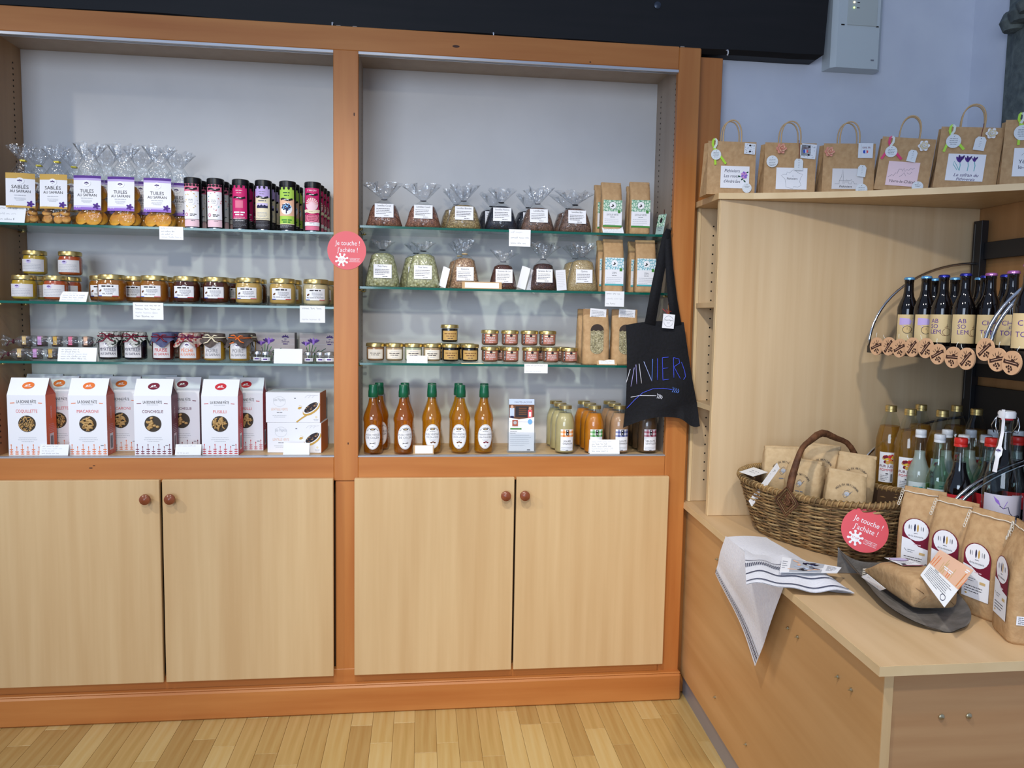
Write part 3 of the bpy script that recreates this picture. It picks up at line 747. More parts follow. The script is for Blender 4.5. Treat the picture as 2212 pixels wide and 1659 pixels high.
# ------------------------------------------------------------------ tea tins
TIN=mat('black_tin',(14,14,17),.32,.2,spec=.5)
def flower_ring(a,u,v,r,cols,seed,n=14):
    q=random.Random(seed)
    for k in range(n):
        an=2*PI*k/n+q.random()*.3; rr=r*(.9+.5*q.random()); a.ell(u+rr*math.cos(an),v+rr*math.sin(an)*1.3,.0028,.0014,q.choice(cols),rot=q.random()*6,n=6)
def tea_tin(style):
    t=thing('tea_tin'); rr=.0262; h=.164
    g=G(); g.lathe([(0,0),(rr-.001,0),(rr,.001),(rr,h-.016)],TIN,28); g.build('body',t)
    g=G(); g.lathe([(rr-.003,h-.016),(rr+.0012,h-.016),(rr+.0012,h-.002),(rr-.001,h),(0,h)],TIN,28); g.build('lid',t)
    g=G(); g.lathe([(rr-.0005,.0005),(rr+.0006,.0005),(rr+.0006,.003),(rr-.0005,.003)],STEEL,28); g.build('foot_ring',t)
    a=Art(); W=.053; H0=.137; z0=.006
    top=H0/2
    def banner(v,m='black'):
        a.line([(-W*.38+W*.76*i/10,v+.0022*math.sin(i*.75)) for i in range(11)],.0065,m,lay=3)
        a.bars(-W*.25,W*.25,v,1,.01,.0016,'white','C')
    if style in ('yellow','redflower'):
        a.rect(-W/2,-top,W/2,top,'palepink',lay=1); a.rect(-W/2,top-.03,W/2,top,'rose' if 0 else 'pink',lay=1); a.rect(-W/2,-.045,W/2,.045,'white',lay=2); a.rect(-W/2,-top,W/2,-.052,'palepink',lay=2)
        a.layer=3
        for k in range(5): a.ell(-W*.4+W*.2*k,top-.004,.005,.004,'black',n=8)
        banner(top-.016)
        flower_ring(a,0,.014,.017,['yellow','gold','lightgrey','tan'] if style=='yellow' else ['magenta','red','teal','lightgrey'],3 if style=='yellow' else 8)
        a.layer=4; a.ell(0,.014,.0125,.0145,'white'); a.layer=5; a.bars(-.008,.008,.018,3,.005,.0014,'grey','C')
        a.layer=4; a.ring(-.014,-.030,.0042,.0046,.0016,'magenta'); a.bars(-.003,.02,-.029,2,.0045,.0022,'dark'); a.rect(-W/2,-.0455,W/2,-.0445,'dark',lay=3)
        a.bars(0,.02,-.049,1,.005,.0018,'grey')
    elif style=='magenta':
        a.rect(-W/2,-top,W/2,top,'dark',lay=1); a.rect(-W/2,-top+.03,W/2,top,'magenta',lay=2); a.layer=4
        a.bars(-.012,.012,top-.016,2,.008,.002,'palepink','C'); banner(top-.040); a.rect(-.012,-.004,.012,.020,'pink'); 
        a.layer=5; a.bars(-.020,.020,-.018,2,.008,.0042,'white','C'); a.bars(-.02,.02,-.034,3,.005,.0014,'white','C'); a.layer=4
        for k in range(4): a.ell(-W*.42+W*.28*k,top-.003,.004,.006,'black',n=8)
        a.bars(-W*.45,W*.45,-top+.024,6,.004,.0014,'grey')
    elif style=='lilac':
        a.rect(-W/2,-top,W/2,top,'dark',lay=1); a.rect(-W/2,-top+.028,W/2,top,'cream',lay=2); a.rect(-W/2,top-.035,W/2,top,'lilac',lay=3); a.layer=4
        for k in range(4): a.ell(-W*.42+W*.28*k,top-.003,.004,.006,'black',n=8)
        a.bars(-.012,.012,top-.018,2,.007,.0018,'grey','C'); banner(top-.036); a.bars(-.02,.02,.022,1,.006,.004,'grey','C')
        a.poly([(-.018,-.002),(-.018,.004),(-.012,.009),(-.007,.005),(-.002,.010),(.003,.005),(.008,.009),(.013,.005),(.018,.007),(.018,-.002)],'navy'); a.rect(-.018,.006,.018,.014,'paleviolet',lay=3)
        a.bars(-.018,.018,-.017,4,.004,.0014,'lightgrey','C'); a.line([(-W*.45+W*.9*i/16,-.037+.0022*abs(math.sin(i*.8))) for i in range(17)],.001,'grey')
        a.bars(-W*.45,W*.45,-top+.022,5,.0042,.0013,'grey')
    elif style=='lime':
        a.rect(-W/2,-top,W/2,top,'dark',lay=1); a.rect(-W/2,-top+.016,W/2,top,'lime',lay=2); a.rect(-W/2,-.025,W/2,.030,'peach',lay=3); a.layer=4
        for k in range(4): a.ell(-W*.42+W*.28*k,top-.003,.004,.006,'black',n=8)
        a.bars(-.012,.012,top-.018,2,.009,.003,'darkgreen','C'); banner(top-.040)
        a.ell(0,-.002,.0185,.019,'white'); a.layer=5
        for k in range(26):
            an=k*2.4; q=.0145*math.sqrt((k+.5)/26); a.ell(q*math.cos(an),.004+q*math.sin(an)*.75,.0034,.0026,'navy' if k%3 else 'sky',n=6)
        a.rect(-.0018,-.017,.0018,.0,'navy',nu=1); a.layer=4; a.bars(-.019,.019,-.038,2,.007,.004,'green','C'); a.rect(-W/2,-top+.016,W/2,-top+.018,'cream')
        a.bars(-W*.45,W*.45,-top+.011,2,.0042,.0016,'lightgrey')
    else:
        a.rect(-W/2,-top,W/2,top,'magenta',lay=1); a.rect(-W/2,-top,W/2,-top+.05,'pink',lay=2); a.layer=4; a.text("L'eau Jus",0,top-.007,.006,'white',W*.75,shear=.2); banner(top-.021)
        a.ell(0,.016,.0215,.022,'palepink'); a.layer=5
        for k in range(9):
            an=PI*.04+PI*.92*k/8; a.poly([(.006*math.cos(an),.016+.006*math.sin(an)),(.021*math.cos(an-.07),.016+.021*math.sin(an-.07)),(.021*math.cos(an+.07),.016+.021*math.sin(an+.07))],'salmon')
        a.ring(0,.016,.0215,.022,.0012,'maroon'); a.layer=6; a.line([(-W*.5+W*i/10,-.008+.002*math.sin(i*.9)) for i in range(11)],.010,'cream'); a.bars(-.014,.014,-.008,1,.01,.0024,'brown','C')
        a.layer=5; a.ring(0,-.028,.021,.016,.001,'maroon'); a.bars(-.014,.014,-.022,4,.005,.0014,'maroon','C'); a.rect(-W/2,-top+.014,W/2,-top+.026,'white',lay=5); a.bars(-.014,.014,-top+.020,1,.01,.0022,'lightgrey','C')
    lab_cyl(t,rr+.0004,W,z0,z0+H0,'dark',a)
    return t
z=ZL[0]; y0=YF+.040
TT=[('yellow',418,2,'pale pink tea tin with a yellow blossom wreath'),('redflower',467,3,'pale pink tea tin with a red blossom wreath'),('magenta',521,2,'magenta labelled black tea tin'),('lilac',570,2,'lilac and cream labelled black tea tin'),('lime',622,2,'lime green labelled black tea tin with a dark tree'),('shell',676,3,'pink tea tin with fan shell emblem and cream banner')]
for st,px,nb,lab in TT:
    q=Once(tea_tin(st)); dx={'shell':.004}.get(st,.0)
    q.put((XA(px,y0,z),y0,z),.0,lab+' at the front of its file'); q.root['category']='tea tin'
    for k in range(nb):
        yy=y0+.056*(k+1); q.put((XA(px,y0,z)+.0035*(k+1),yy,z),.25,['second','third','fourth'][k]+' tin in the file of '+lab.replace(' tea tin',' tins').replace(' with fan shell emblem and cream banner',' with fan shell emblem').replace('labelled black','labelled').replace('an emblem','emblem'))
# ------------------------------------------------------------------ jars
def jar(name,r,h,lid_h,cont,fill=.86,lid=GOLD,lid_r=None,glass=GLASS,neck=.9,facets=26,bot=.006):
    t=thing(name); nr=r*neck; zl=h-lid_h
    prof=[(0,0),(r*.84,0),(r*.95,.003),(r,.010),(r,zl*.80),(r*.985,zl*.87),(nr,zl*.95),(nr,zl+.002)]
    g=G(); g.lathe(prof,glass,facets,sharp=.9); g.build('glass',t)
    k=.965; top=zl*fill
    pr=[(0,bot),(r*.80*k,bot),(r*.94*k,bot+.003),(r*k,.012)]
    if top<zl*.8: pr+=[(r*k,top),(0,top+.0005)]
    else: pr+=[(r*k,zl*.79),(r*.97*k,zl*.865),(nr*k,zl*.945),(nr*k,top),(0,top+.0005)]
    g=G(); g.lathe(pr,cont,facets,sharp=.9); g.build('contents',t)
    lr=lid_r or nr*1.06
    def kn(rr,z,a): q=rr*(1+.012*math.cos(12*a)*(1 if rr>lr*.95 and z<h-.004 else 0)); return (q*math.cos(a),q*math.sin(a),z)
    g=G(); g.lathe([(lr*.9,zl-.001),(lr,zl-.001),(lr,h-.004),(lr*.97,h-.0012),(lr*.9,h),(lr*.84,h-.0012),(0,h-.0012)],lid,36,fn=kn,sharp=.7); g.build('lid',t)
    return t
def honey(name,rgb,rgb2=None,tr=.0,rough=.25):
    m=noisy(name,rgb,rgb2 or rgb,20,rough,0,spec=.6); return m
AMBER=clear('amber_honey',(226,140,40),.04,.1,.3,body=.55,bodycol=(206,132,48))
DARKH=clear('dark_honey',(120,52,22),.04,.1,.3,body=.6,bodycol=(104,48,26))
CREAMH=honey('creamed_honey',(222,180,104),(212,168,92)); PALEH=honey('pale_honey',(226,204,160),(218,194,148))
LEMON=honey('yellow_jelly',(214,176,52),(200,158,40)); REDJ=honey('orange_red_jelly',(202,92,38),(186,74,30))
def honey_label(t,r,line):
    a=Art(); a.bars(-.030,.030,.0135,1,.01,.0042,'dark','C',3); a.ell(-.024,-.001,.0055,.0032,'brown',rot=.5,n=10); a.line([(-.028,-.004),(-.02,.003)],.001,'dark')
    a.bars(-.012,.026,.006,4,.0036,.0013,'grey','C',5); a.text(line,0,-.0105,.0042,'dark',.058)
    a.rect(-.0335,-.0188,-.018,-.0165,'blue'); a.rect(.014,-.0188,.0335,-.0165,'red')
    lab_cyl(t,r+.0005,.068,.020,.058,PAPER,a)
z=ZL[1]; rh=.0435; yf=YF+.05; yr=yf+.092
def honey_jar(cont,line):
    t=jar('honey_jar',rh,.091,.014,cont,.95,neck=.90); honey_label(t,rh,line); t['category']='honey jar'; return Once(t)
hA=honey_jar(AMBER,'MIEL FLEURS'); hD=honey_jar(DARKH,'MIEL DE FORÊT'); hC=honey_jar(CREAMH,'MIEL FLEURS DU GÂTINAIS'); hP=honey_jar(PALEH,'MIEL FLEURS DE PRINTEMPS')
hA.put((XA(243,yf,z),yf,z),.02,'clear amber honey jar with white label nearest the orange jelly jars')
hA.put((XA(334,yf,z),yf,z),-.03,'clear amber honey jar with white label beside the dark honey')
hD.put((XA(404,yf,z),yf,z),0,'dark forest honey jar beside the clear amber honey')
hD.put((XA(468,yf,z),yf,z),0,'dark forest honey jar beside the creamy set honey')
hC.put((XA(538,yf,z),yf,z),0,'creamy set honey jar beside the dark honey')
hC.put((XA(611,yf,z),yf,z),.05,'creamy set honey jar beside the palest honey')
hP.put((XA(683,yf,z),yf,z),.05,'palest set honey jar beside the cabinet post')
for h_,px,l in ((hA,224,'amber honey jar behind the first clear amber jar'),(hA,292,'amber honey jar in the gap between the two front amber jars'),(hA,352,'amber honey jar half hidden behind the second clear amber jar'),
   (hD,424,'dark honey jar behind the gap of the two front dark jars'),(hD,494,'dark honey jar glimpsed behind the second front dark jar'),(hD,550,'dark honey jar glimpsed behind the first creamy jar'),(hC,626,'creamy honey jar glimpsed behind the second front creamy jar'),(hP,696,'pale honey jar glimpsed behind the palest front jar')):
    h_.put((XA(px,yr,z),yr,z),0.1,l)
def jelly_jar(cont):
    t=jar('jelly_jar',.0362,.083,.013,cont,.93,neck=.92); a=Art(); a.layer=2; a.ell(-.008,.013,.008,.006,'paleviolet',n=12); a.layer=3; ravens(a,-.008,.014,.006); a.layer=1; a.bars(-.03,.03,.004,5,.005,.0016,'lightgrey','C',6)
    lab_cyl(t,.0367,.078,.014,.054,mat('grey_white_label',(222,220,222),.6),a); t['category']='jelly jar'; return Once(t)
jY=jelly_jar(LEMON); jO=jelly_jar(REDJ); yj=YF+.042; yk=yj+.078
jY.put((XA(54,yj,z),yj,z),.05,'yellow jelly jar with pale label at the front beside the cabinet side')
jY.put((XA(80,yk,z),yk,z),0,'yellow jelly jar behind the front yellow one, carrying another on its lid')
jY.put((XA(77,yk-.012,z+.0832),yk-.012,z+.0832),.1,'yellow jelly jar stacked on top of another yellow jar')
jO.put((XA(122,yj,z),yj,z),.05,'orange-red jelly jar with pale label at the front')
jO.put((XA(152,yk,z),yk,z),0,'orange-red jelly jar behind the front one, carrying another on its lid')
jO.put((XA(153,yk-.012,z+.0832),yk-.012,z+.0832),.1,'orange-red jelly jar stacked on top of another orange jar')
card(157,652,.082,.038,z,YF+.003,4,21,'white card leaning in front of the orange jelly jars','tent',rz=.0,tilt=.55)
card(320,656,.094,.054,z+.001,YF-.0008,4,22,'handwritten card hanging below the clear amber honey','hang')
card(675,663,.082,.055,z+.001,YF-.0008,2,23,'white card hanging below the palest honey','hang')

# ------------------------------------------------------------------ third shelf: wrapped rolls, jam jars, saffron
z=ZL[2]
CHOC=mat('dark_spread',(52,30,22),.4); RIB=mat('dark_red_ribbon',(98,22,44),.4)
def wrapped_roll():
    t=thing('wrapped_roll'); L=.122; rr=.0195
    cols=['tan','rose','gold','pink','peach']
    for k in range(5):
        x=-L+.030+.047*k
        g=G(); g.lathe([(0,0),(.0155,0),(.0165,.002),(.0165,.020),(.0145,.024),(.0145,.026)],CHOC,16,(0,0,0)); j=g.build('mini_jar',t,loc=(x,0,.004))
        g=G(); g.lathe([(.016,.025),(.0168,.025),(.0168,.031),(.0155,.033),(0,.033)],mat('grey_lid',(150,140,135),.35,.5),16); g.build('mini_lid',j)
        g=G(); g.box(-.0058,.0058,-.0185,-.0172,.006,.032,ink(cols[k])); g.box(-.0058,.0058,-.0185,.0,.0332,.034,ink(cols[k])); g.build('band',j)
    def tubef(u,v):
        a=2*PI*u; x=-L-.01+(2*L+.02)*v; e=min(1,min(v,1-v)*9+.25); w=1+.04*math.sin(17*v+3*a)
        return (x,rr*1.02*math.cos(a)*e*w,.0195+rr*math.sin(a)*e*w)
    g=G(); g.grid(tubef,20,30,FILM2,True,True); g.build('cellophane',t)
    for s_ in (-1,1):
        g=G(); i0=0; ruffle(0,.034,.005,.017,FILM2,4+s_,5,30,1.0,g=g); g.xf(Matrix.Translation((s_*(L+.008),0,.019))@Matrix.Rotation(s_*PI/2,4,'Y')); g.build('twist',t)
        g=G(); g.tube([(s_*(L+.01),.006*math.cos(k*PI/4),.019+.006*math.sin(k*PI/4)) for k in range(8)],.0022,RIB,6,True)
        for q in (-1,1): g.tube([(s_*(L+.01),-.006,.019),(s_*(L+.006)+q*.012,-.010,.024+.004*q),(s_*(L+.002)+q*.024,-.012,.014+.010*q)],.0014,RIB,5)
        g.build('ribbon',t)
    t['category']='gift roll'; return Once(t)
wr=wrapped_roll(); yw=YF+.055
wr.put((XA(113,yw,z),yw,z),.03,'cellophane roll of five mini spreads, lower of the two stacked rolls')
wr.put((XA(123,yw+.012,z+.041),yw+.012,z+.041),.02,'cellophane roll of five mini spreads resting on the other roll')
card(166,782,.118,.046,z,YF+.003,5,31,'white tent card propped against the wrapped rolls','tent',tilt=.25)
def jam_jar(name,cont,cloth1,cloth2,word,wcol,tie,seed,pat='dots'):
    t=jar(name,.0355,.094,.012,cont,.9,lid=mat('black_lid',(30,28,30),.4),neck=.9)
    cm=seeds('cloth_'+name+str(seed),[(0.0,cloth1),(.62,cloth1),(.66,cloth2),(1.0,cloth2)],150,.8,.0) if pat=='dots' else noisy('cloth_'+name+str(seed),cloth1,cloth2,70,.85,.2)
    rr=random.Random(seed); ph=[rr.random()*6 for _ in range(3)]
    def cf(u,v):
        a=2*PI*u
        if v<.34: q=v/.34; return (.034*q*math.cos(a),.034*q*math.sin(a),.0972-.0015*q*q)
        if v<.52: q=(v-.34)/.18; return ((.034+.0015*q)*math.cos(a),(.034+.0015*q)*math.sin(a),.0957-.013*q)
        q=(v-.52)/.48; w=.30*math.sin(5*a+ph[0])+.25*math.sin(8*a+ph[1])+.2*math.sin(3*a+ph[2]); r=.0345+.0115*q*(1+w); zz=.0827-(.022+.012*math.cos(4*a+ph[1]))*q
        return (r*math.cos(a),r*math.sin(a),zz)
    g=G(); g.grid(cf,48,18,cm,True,True); g.build('cloth_cover',t)
    tm=mat('tie_'+tie,INK.get(tie,(110,30,60)),.5); g=G()
    g.tube([(.0365*math.cos(2*PI*k/20),.0365*math.sin(2*PI*k/20),.083) for k in range(20)],.0021,tm,6,True)
    for q,(dx,dz) in enumerate(((.020,.006),(-.020,.008),(.022,-.016),(-.024,-.019))): g.tube([(0,-.037,.083),(dx*.5,-.041,.083+dz*.9+.002),(dx,-.042,.083+dz)],[.0021,.0023,.0015],tm,6)
    g.build('ribbon',t)
    a=Art(); a.layer=2; a.ell(0,.016,.010,.0085,'white',n=14); a.layer=3; ravens(a,0,.017,.0078); a.layer=1; a.text(word,0,-.001,.0115,wcol,.052,stretch=.85); a.text('AU SAFRAN',0,-.0145,.0082,wcol,.048,stretch=.85)
    lab_cyl(t,.0360,.058,.014,.068,mat('grey_white_label',(222,220,222),.6),a); t['category']='jam jar'; return Once(t)
MYR=mat('blueberry_jam',(22,14,26),.25); FRA=mat('strawberry_jam',(92,22,22),.25); PEC=mat('peach_jam',(186,104,40),.25); POI=mat('pear_jam',(190,142,44),.25)
yf=YF+.046; yr=yf+.094
m1=jam_jar('jam_jar',MYR,(226,228,222),(60,70,60),'MYRTILLE','navy','maroon',1); m1.put((XA(239,yf,z),yf,z),.12,'blueberry saffron jam with dotted cloth top beside the wrapped rolls')
m1.put((XA(294,yf,z),yf,z),-.02,'blueberry saffron jam with dotted cloth top beside the strawberry jam')
m1.put((XA(268,yr,z),yr,z),.2,'dotted-top blueberry jam glimpsed in the gap behind the two front blueberry jars')
m2=jam_jar('jam_jar',FRA,(90,95,130),(70,74,108),'FRAISE','red','maroon',2,'plain'); m2.put((XA(354,yf,z),yf,z),.05,'strawberry saffron jam with blue-grey cloth top')
m2.put((XA(372,yr,z),yr,z),.2,'strawberry jam half hidden behind the front strawberry jar')
m3=jam_jar('jam_jar',PEC,(232,206,190),(190,60,60),'PÊCHE','orange','plum',3); m3.put((XA(411,yf,z),yf,z),0,'peach saffron jam with red-flecked cream cloth top')
m3.put((XA(432,yr,z),yr,z),.1,'peach jam half hidden behind the front peach jar')
m4=jam_jar('jam_jar',POI,(96,84,78),(76,66,62),'POIRE','grey','cream',4,'plain'); m4.put((XA(464,yf,z),yf,z),0,'pear saffron jam with brown cloth top and cream tie')
m5=jam_jar('jam_jar',POI,(92,82,80),(72,64,62),'POIRE','grey','orange',5,'plain'); m5.put((XA(519,yf,z),yf,z),0,'pear saffron jam with brown cloth top and orange tie')
m4.put((XA(536,yr,z),yr,z),.1,'pear jam with brown cloth half hidden behind the orange-tied jar')
def saffron_box():
    t=thing('saffron_box'); W,Hb,D=.135,.100,.05
    g=G(); g.box(-W/2,W/2,0,D,0,Hb,noisy('greyish_print',(178,168,168),(160,150,152),12,.5,0),.001); g.build('carton',t)
    a=Art()
    for k in range(5): a.rect(-W/2,Hb*.2*k-Hb*.5+.0195,W/2,Hb*.2*k-Hb*.5+.0202,'lightgrey')
    def crocus(u,v,s,lay):
        for q,(dx,rot) in enumerate(((-.5,2.2),(.5,.9),(-.9,2.7),(.9,.45),(0,PI/2))): a.ell(u+dx*s*.5,v+s*.35,s*.62,s*.2,('purple','violet','deepviolet','purple','violet')[q],rot=rot,n=10,lay=lay+q)
    for q in range(7): a.line([(-.035+.004*q,-.05),(-.040+.006*q,-.02),(-.044+.011*q,.0+.012*math.sin(q))],.0022,'green' if q%2 else 'darkgreen',lay=2)
    crocus(-.020,.014,.020,3); crocus(-.046,.008,.015,3)
    a.layer=3; ravens(a,.036,.036,.014); a.text('Safran',.036,.020,.0075,'deepviolet',.035); a.bars(.022,.05,.011,1,.01,.003,'deepviolet','C')
    a.text('"SAFRAN',.018,-.022,.012,'dark',.062); a.bars(-.01,.045,-.036,2,.006,.003,'grey')
    g=G(); g.box(-W/2+.0005,W/2-.0005,-.0004,0,.0005,Hb-.0005,noisy('greyish_print',(178,168,168),(160,150,152),12,.5,0)); a.on_plane(-.0005,cz=Hb/2); sheet(t,g,a,'print'); t['category']='saffron box'; return Once(t)
sx=saffron_box(); yb=YF+.125
sx.put((XA(594,yb,z),yb,z),0,'saffron gift box with printed purple crocuses beside the pear jams'); sx.put((XA(690,yb,z),yb,z),0,'saffron gift box with printed purple crocuses beside the cabinet post')
def saffron_pot():
    t=jar('saffron_pot',.0185,.038,.010,mat('saffron_threads',(96,34,34),.6),.45,lid=mat('silver_lid',(205,205,205),.25,.85),neck=.95,facets=18)
    a=Art(); a.bars(-.014,.014,0,1,.01,.004,'purple','C',3); lab_cyl(t,.0189,.034,.006,.018,PAPER,a); t['category']='saffron pot'; return Once(t)
sp=saffron_pot()
for px,yy,l in ((557,.075,'tiny saffron pot beside the pear jam, behind its neighbour'),(575,.052,'tiny saffron pot next to the blank white card, pear jam side'),(667,.050,'tiny saffron pot next to the blank white card, cabinet post side'),(693,.058,'tiny saffron pot second from the cabinet post'),(712,.062,'tiny saffron pot against the cabinet post')):
    sp.put((XA(px,YF+yy,z),YF+yy,z),.1,l)
card(622,787,.092,.050,z,YF+.004,0,33,'blank white tent card between the tiny saffron pots','tent',tilt=.2)

# ------------------------------------------------------------------ pasta cartons on the lower left board
z=.8912
WB=mat('white_carton',(240,242,248),.45)
PASTA=noisy('dry_pasta',(206,170,112),(180,140,84),30,.6,.2)
def pasta_box(kind,word,col,dark):
    t=thing('pasta_carton'); W,D,H0,H1=.118,.068,.198,.252
    sc=mat('carton_'+kind,col,.45); dc=mat('carton_gusset_'+kind,dark,.5)
    w=W/2
    g=G(); g.add([(-w,0,0),(w,0,0),(w,0,H0),(-w,0,H0)],[(0,1,2,3)],WB); g.add([(w,D,0),(-w,D,0),(-w,D,H0),(w,D,H0)],[(0,1,2,3)],WB)
    g.add([(-w,0,H0),(w,0,H0),(w,D/2-.003,H1),(-w,D/2-.003,H1)],[(0,1,2,3)],WB); g.add([(w,D,H0),(-w,D,H0),(-w,D/2+.003,H1),(w,D/2+.003,H1)],[(0,1,2,3)],WB)
    g.add([(-w,D/2-.003,H1),(w,D/2-.003,H1),(w,D/2+.003,H1),(-w,D/2+.003,H1)],[(0,1,2,3)],WB); g.add([(-w,0,0),(-w,D,0),(w,D,0),(w,0,0)],[(0,1,2,3)],WB); gc=g
    for s_ in (-1,1):
        g=G(); g.add([(s_*w,0,0),(s_*w,D,0),(s_*w,D,H0),(s_*w,0,H0)],[(0,1,2,3) if s_>0 else (3,2,1,0)],sc)
        g.add([(s_*w,0,H0),(s_*w,D,H0),(s_*(w-.016),D/2,H1-.004)],[(0,1,2) if s_>0 else (2,1,0)],dc)
        if s_>0:
            a=Art(); a.text('LA BONNE PÂTE',0,.04,.008,'white',.04,rot=PI/2); a.bars(-.02,.02,.0,5,.006,.0012,'palepink','C'); a.rect(-.014,-.085,.014,-.030,'white'); a.layer=2; a.barcode(-.008,-.08,.010,-.038,'grey',4)
            for k in range(6): a.line([(-.028+.011*k,-.098),(-.028+.011*k,-.082+.005*(k%2))],.0012,'palepink')
            a.on_mat(Matrix(((0,0,1,w),(1,0,0,D/2),(0,1,0,.1),(0,0,0,1)))); sheet(t,g,a,'side_panel')
        else: g.build('side_panel',t)
    # front print
    a=Art(); ic={'coq':'orange','mac':'orange','con':'maroon','fus':'red'}[kind]
    a.text('LA BONNE PÂTE',0,.078,.0095,'dark',.060); a.line([(-.050,.073),(-.036,.074)],.0022,ic); a.line([(.036,.074),(.048,.073)],.0022,ic); a.bars(-.03,.03,.069,1,.01,.0012,'lightgrey','C')
    a.text(word,0,.047,.0098,'salmon' if kind!='con' else 'plum',.066)
    a.bars(-.03,.03,-.040,3,.0065,.0015,'lightgrey','C',7); a.bars(.035,.05,-.066,1,.01,.0024,'grey','C')
    for k in range(7):
        u=-.051+.017*k; hh=3 if k%2==0 else 2
        for q in range(hh): a.line([(u-.0052,-.088+.007*q-.005),(u,-.094+.007*q),(u+.0052,-.088+.007*q-.005)][::1],.0024,ic)
        a.line([(u,-.094),(u,-.083+.007*(hh-1)+.004)],.0012,ic); a.ell(u,-.082+.007*(hh-1)+.004,.0015,.003,ic,n=8)
    a.on_plane(-.0002,cz=H0/2); sheet(t,gc,a,'carton')
    a=Art(); a.ell(0,.004,.0185,.0125,ic,rot=.12,n=24); a.layer=2; a.ell(-.005,.004,.0042,.0022,'white',rot=.5,n=10); a.ell(.003,.006,.0035,.0022,'white',n=10); a.line([(-.011,-.001),(0,.0015),(.011,-.0005)],.0014,'white')
    L=math.hypot(D/2,H1-H0); c=(H1-H0)/L; s2=(D/2)/L
    a.on_mat(Matrix(((1,0,0,0),(0,s2,-c,D/4-.0026),(0,c,s2,(H0+H1)/2),(0,0,0,1)))); g=G(); g.v=[];sheet(t,g,a,'emblem')
    # round window with pasta behind it
    rw=.0268; zc=H0/2+.006
    g=G(); g.add([(rw*math.cos(2*PI*i/28),-.0006,zc+rw*math.sin(2*PI*i/28)) for i in range(28)],[tuple(range(28))],mat('window_dark',(58,46,32),.6)); wn=g.build('window',t)
    rr=random.Random(len(word)+ord(kind[1])); g=G(); n={'coq':90,'mac':22,'con':14,'fus':34}[kind]; pm=PASTA
    for k in range(n):
        ln={'coq':.006,'mac':.018,'con':.012,'fus':.012}[kind]; q=(rw-ln*.55)*math.sqrt(rr.random()); an=rr.random()*2*PI; u,v=q*math.cos(an),q*math.sin(an); ro=rr.random()*PI if kind!='mac' else rr.gauss(.1,.5)
        c,s3=math.cos(ro)*ln/2,math.sin(ro)*ln/2; rad={'coq':.0013,'mac':.0028,'con':.0062,'fus':.0024}[kind]; b=ln*.22
        if kind=='con':
            i0=len(g.v); g.lathe([(0,-.0012),(rad*.7,-.001),(rad,0),(rad*.75,.0035),(rad*.2,.005),(0,.005)],pm,10,sy=.72); g.xf(Matrix.Translation((u,-.0012,zc+v))@Matrix.Rotation(ro,4,'Y')@Matrix.Rotation(PI/2,4,'X'),i0)
        else:
            g.tube([(u-c,-.0010-rad*.6,zc+v-s3),(u-s3*.25,-.0016-rad*.6,zc+v+c*.25),(u+c,-.0010-rad*.6,zc+v+s3)],rad,pm,5)
    g.build('pasta',wn,kind='stuff')
    t['category']='pasta carton'; return Once(t)
yf=YF+.008
PB=[('coq','COQUILLETTE',(238,108,42),(205,70,20),61,128,'orange-sided coquillette'),('mac','MACARONI',(222,104,70),(200,66,28),192,262,'brick-sided macaroni'),('con','CONCHIGLIE',(118,48,70),(84,22,40),332,394,'plum-sided shell'),('fus','FUSILLI',(216,52,60),(196,30,36),476,531,'red-sided fusilli')]
for kd,wd_,c,d,pf,prr,l in PB:
    o=pasta_box(kd,wd_,c,d); x=XA(pf,yf,z); o.put((x,yf,z),R_.uniform(-.02,.02),l+' pasta carton at the front, with round window')
    y2=yf+.088; o.put((XA(prr,y2,z),y2,z),0,l+' pasta carton set back behind the front one')
    y3=yf+.160; o.put((max(XA(pf+10,y3,z),-1.292),y3,z),0,l+' pasta carton pushed against the cabinet back')
def lentil_box():
    t=thing('lentil_carton'); W,D,Hh=.182,.12,.104
    g=G(); g.box(-W/2,W/2,0,D,0,Hh,WB,.001); g.build('carton',t)
    g=G(); g.box(W/2-.0005,W/2+.0004,.001,D-.001,.0015,Hh-.0015,mat('orange_carton_side',(222,120,28),.5)); g.build('side_panel',t)
    a=Art(); a.text('Les Pépites',-.045,.027,.010,'lightgrey',.04); a.ring(-.045,.020,.020,.017,.0007,'lightgrey'); a.text('LENTILLE VERTE',-.045,-.006,.008,'peach',.055); a.bars(-.06,-.03,-.017,1,.01,.002,'grey','C'); a.bars(-.072,-.018,-.028,2,.005,.0014,'lightgrey','C')
    a.line([(.012,-.050),(.030,-.036),(.055,-.020)],.005,'gold'); a.ell(.062,-.004,.034,.0165,'gold',rot=.62); a.layer=2; a.ell(.061,.0,.031,.0140,'white',rot=.62); a.layer=3; a.ell(.061,.001,.027,.0115,'dark',rot=.62)
    q=random.Random(5); a.layer=4
    for k in range(26):
        b=q.random()*6.28; rr=math.sqrt(q.random()); u,v=.025*rr*math.cos(b),.010*rr*math.sin(b); a.ell(.061+u*.81-v*.58,.001+u*.58+v*.81,.0022,.0018,q.choice(['brown','kraft','grey']),n=7)
    a.layer=1; a.poly([(.016,-.004),(.02,.003),(.028,.003),(.030,-.001),(.022,-.006)],'gold'); a.line([(.02,.008),(.028,.006),(.031,.003)],.001,'tan'); a.bars(.004,.014,.032,1,.01,.003,'grey')
    for k in range(3): a.line([(.04+.012*k,.034),(.048+.012*k,.042),(.06+.012*k,.043)],.0007,'lightgrey')
    a.ell(.078,-.032,.004,.004,'cream',n=10); a.bars(.068,.088,-.041,2,.004,.0016,'lightgrey','C')
    g=G(); g.box(-W/2+.001,W/2-.001,-.0002,0,.001,Hh-.001,WB); a.on_plane(-.0002,cz=Hh/2); sheet(t,g,a,'print'); t['category']='lentil carton'; return Once(t)
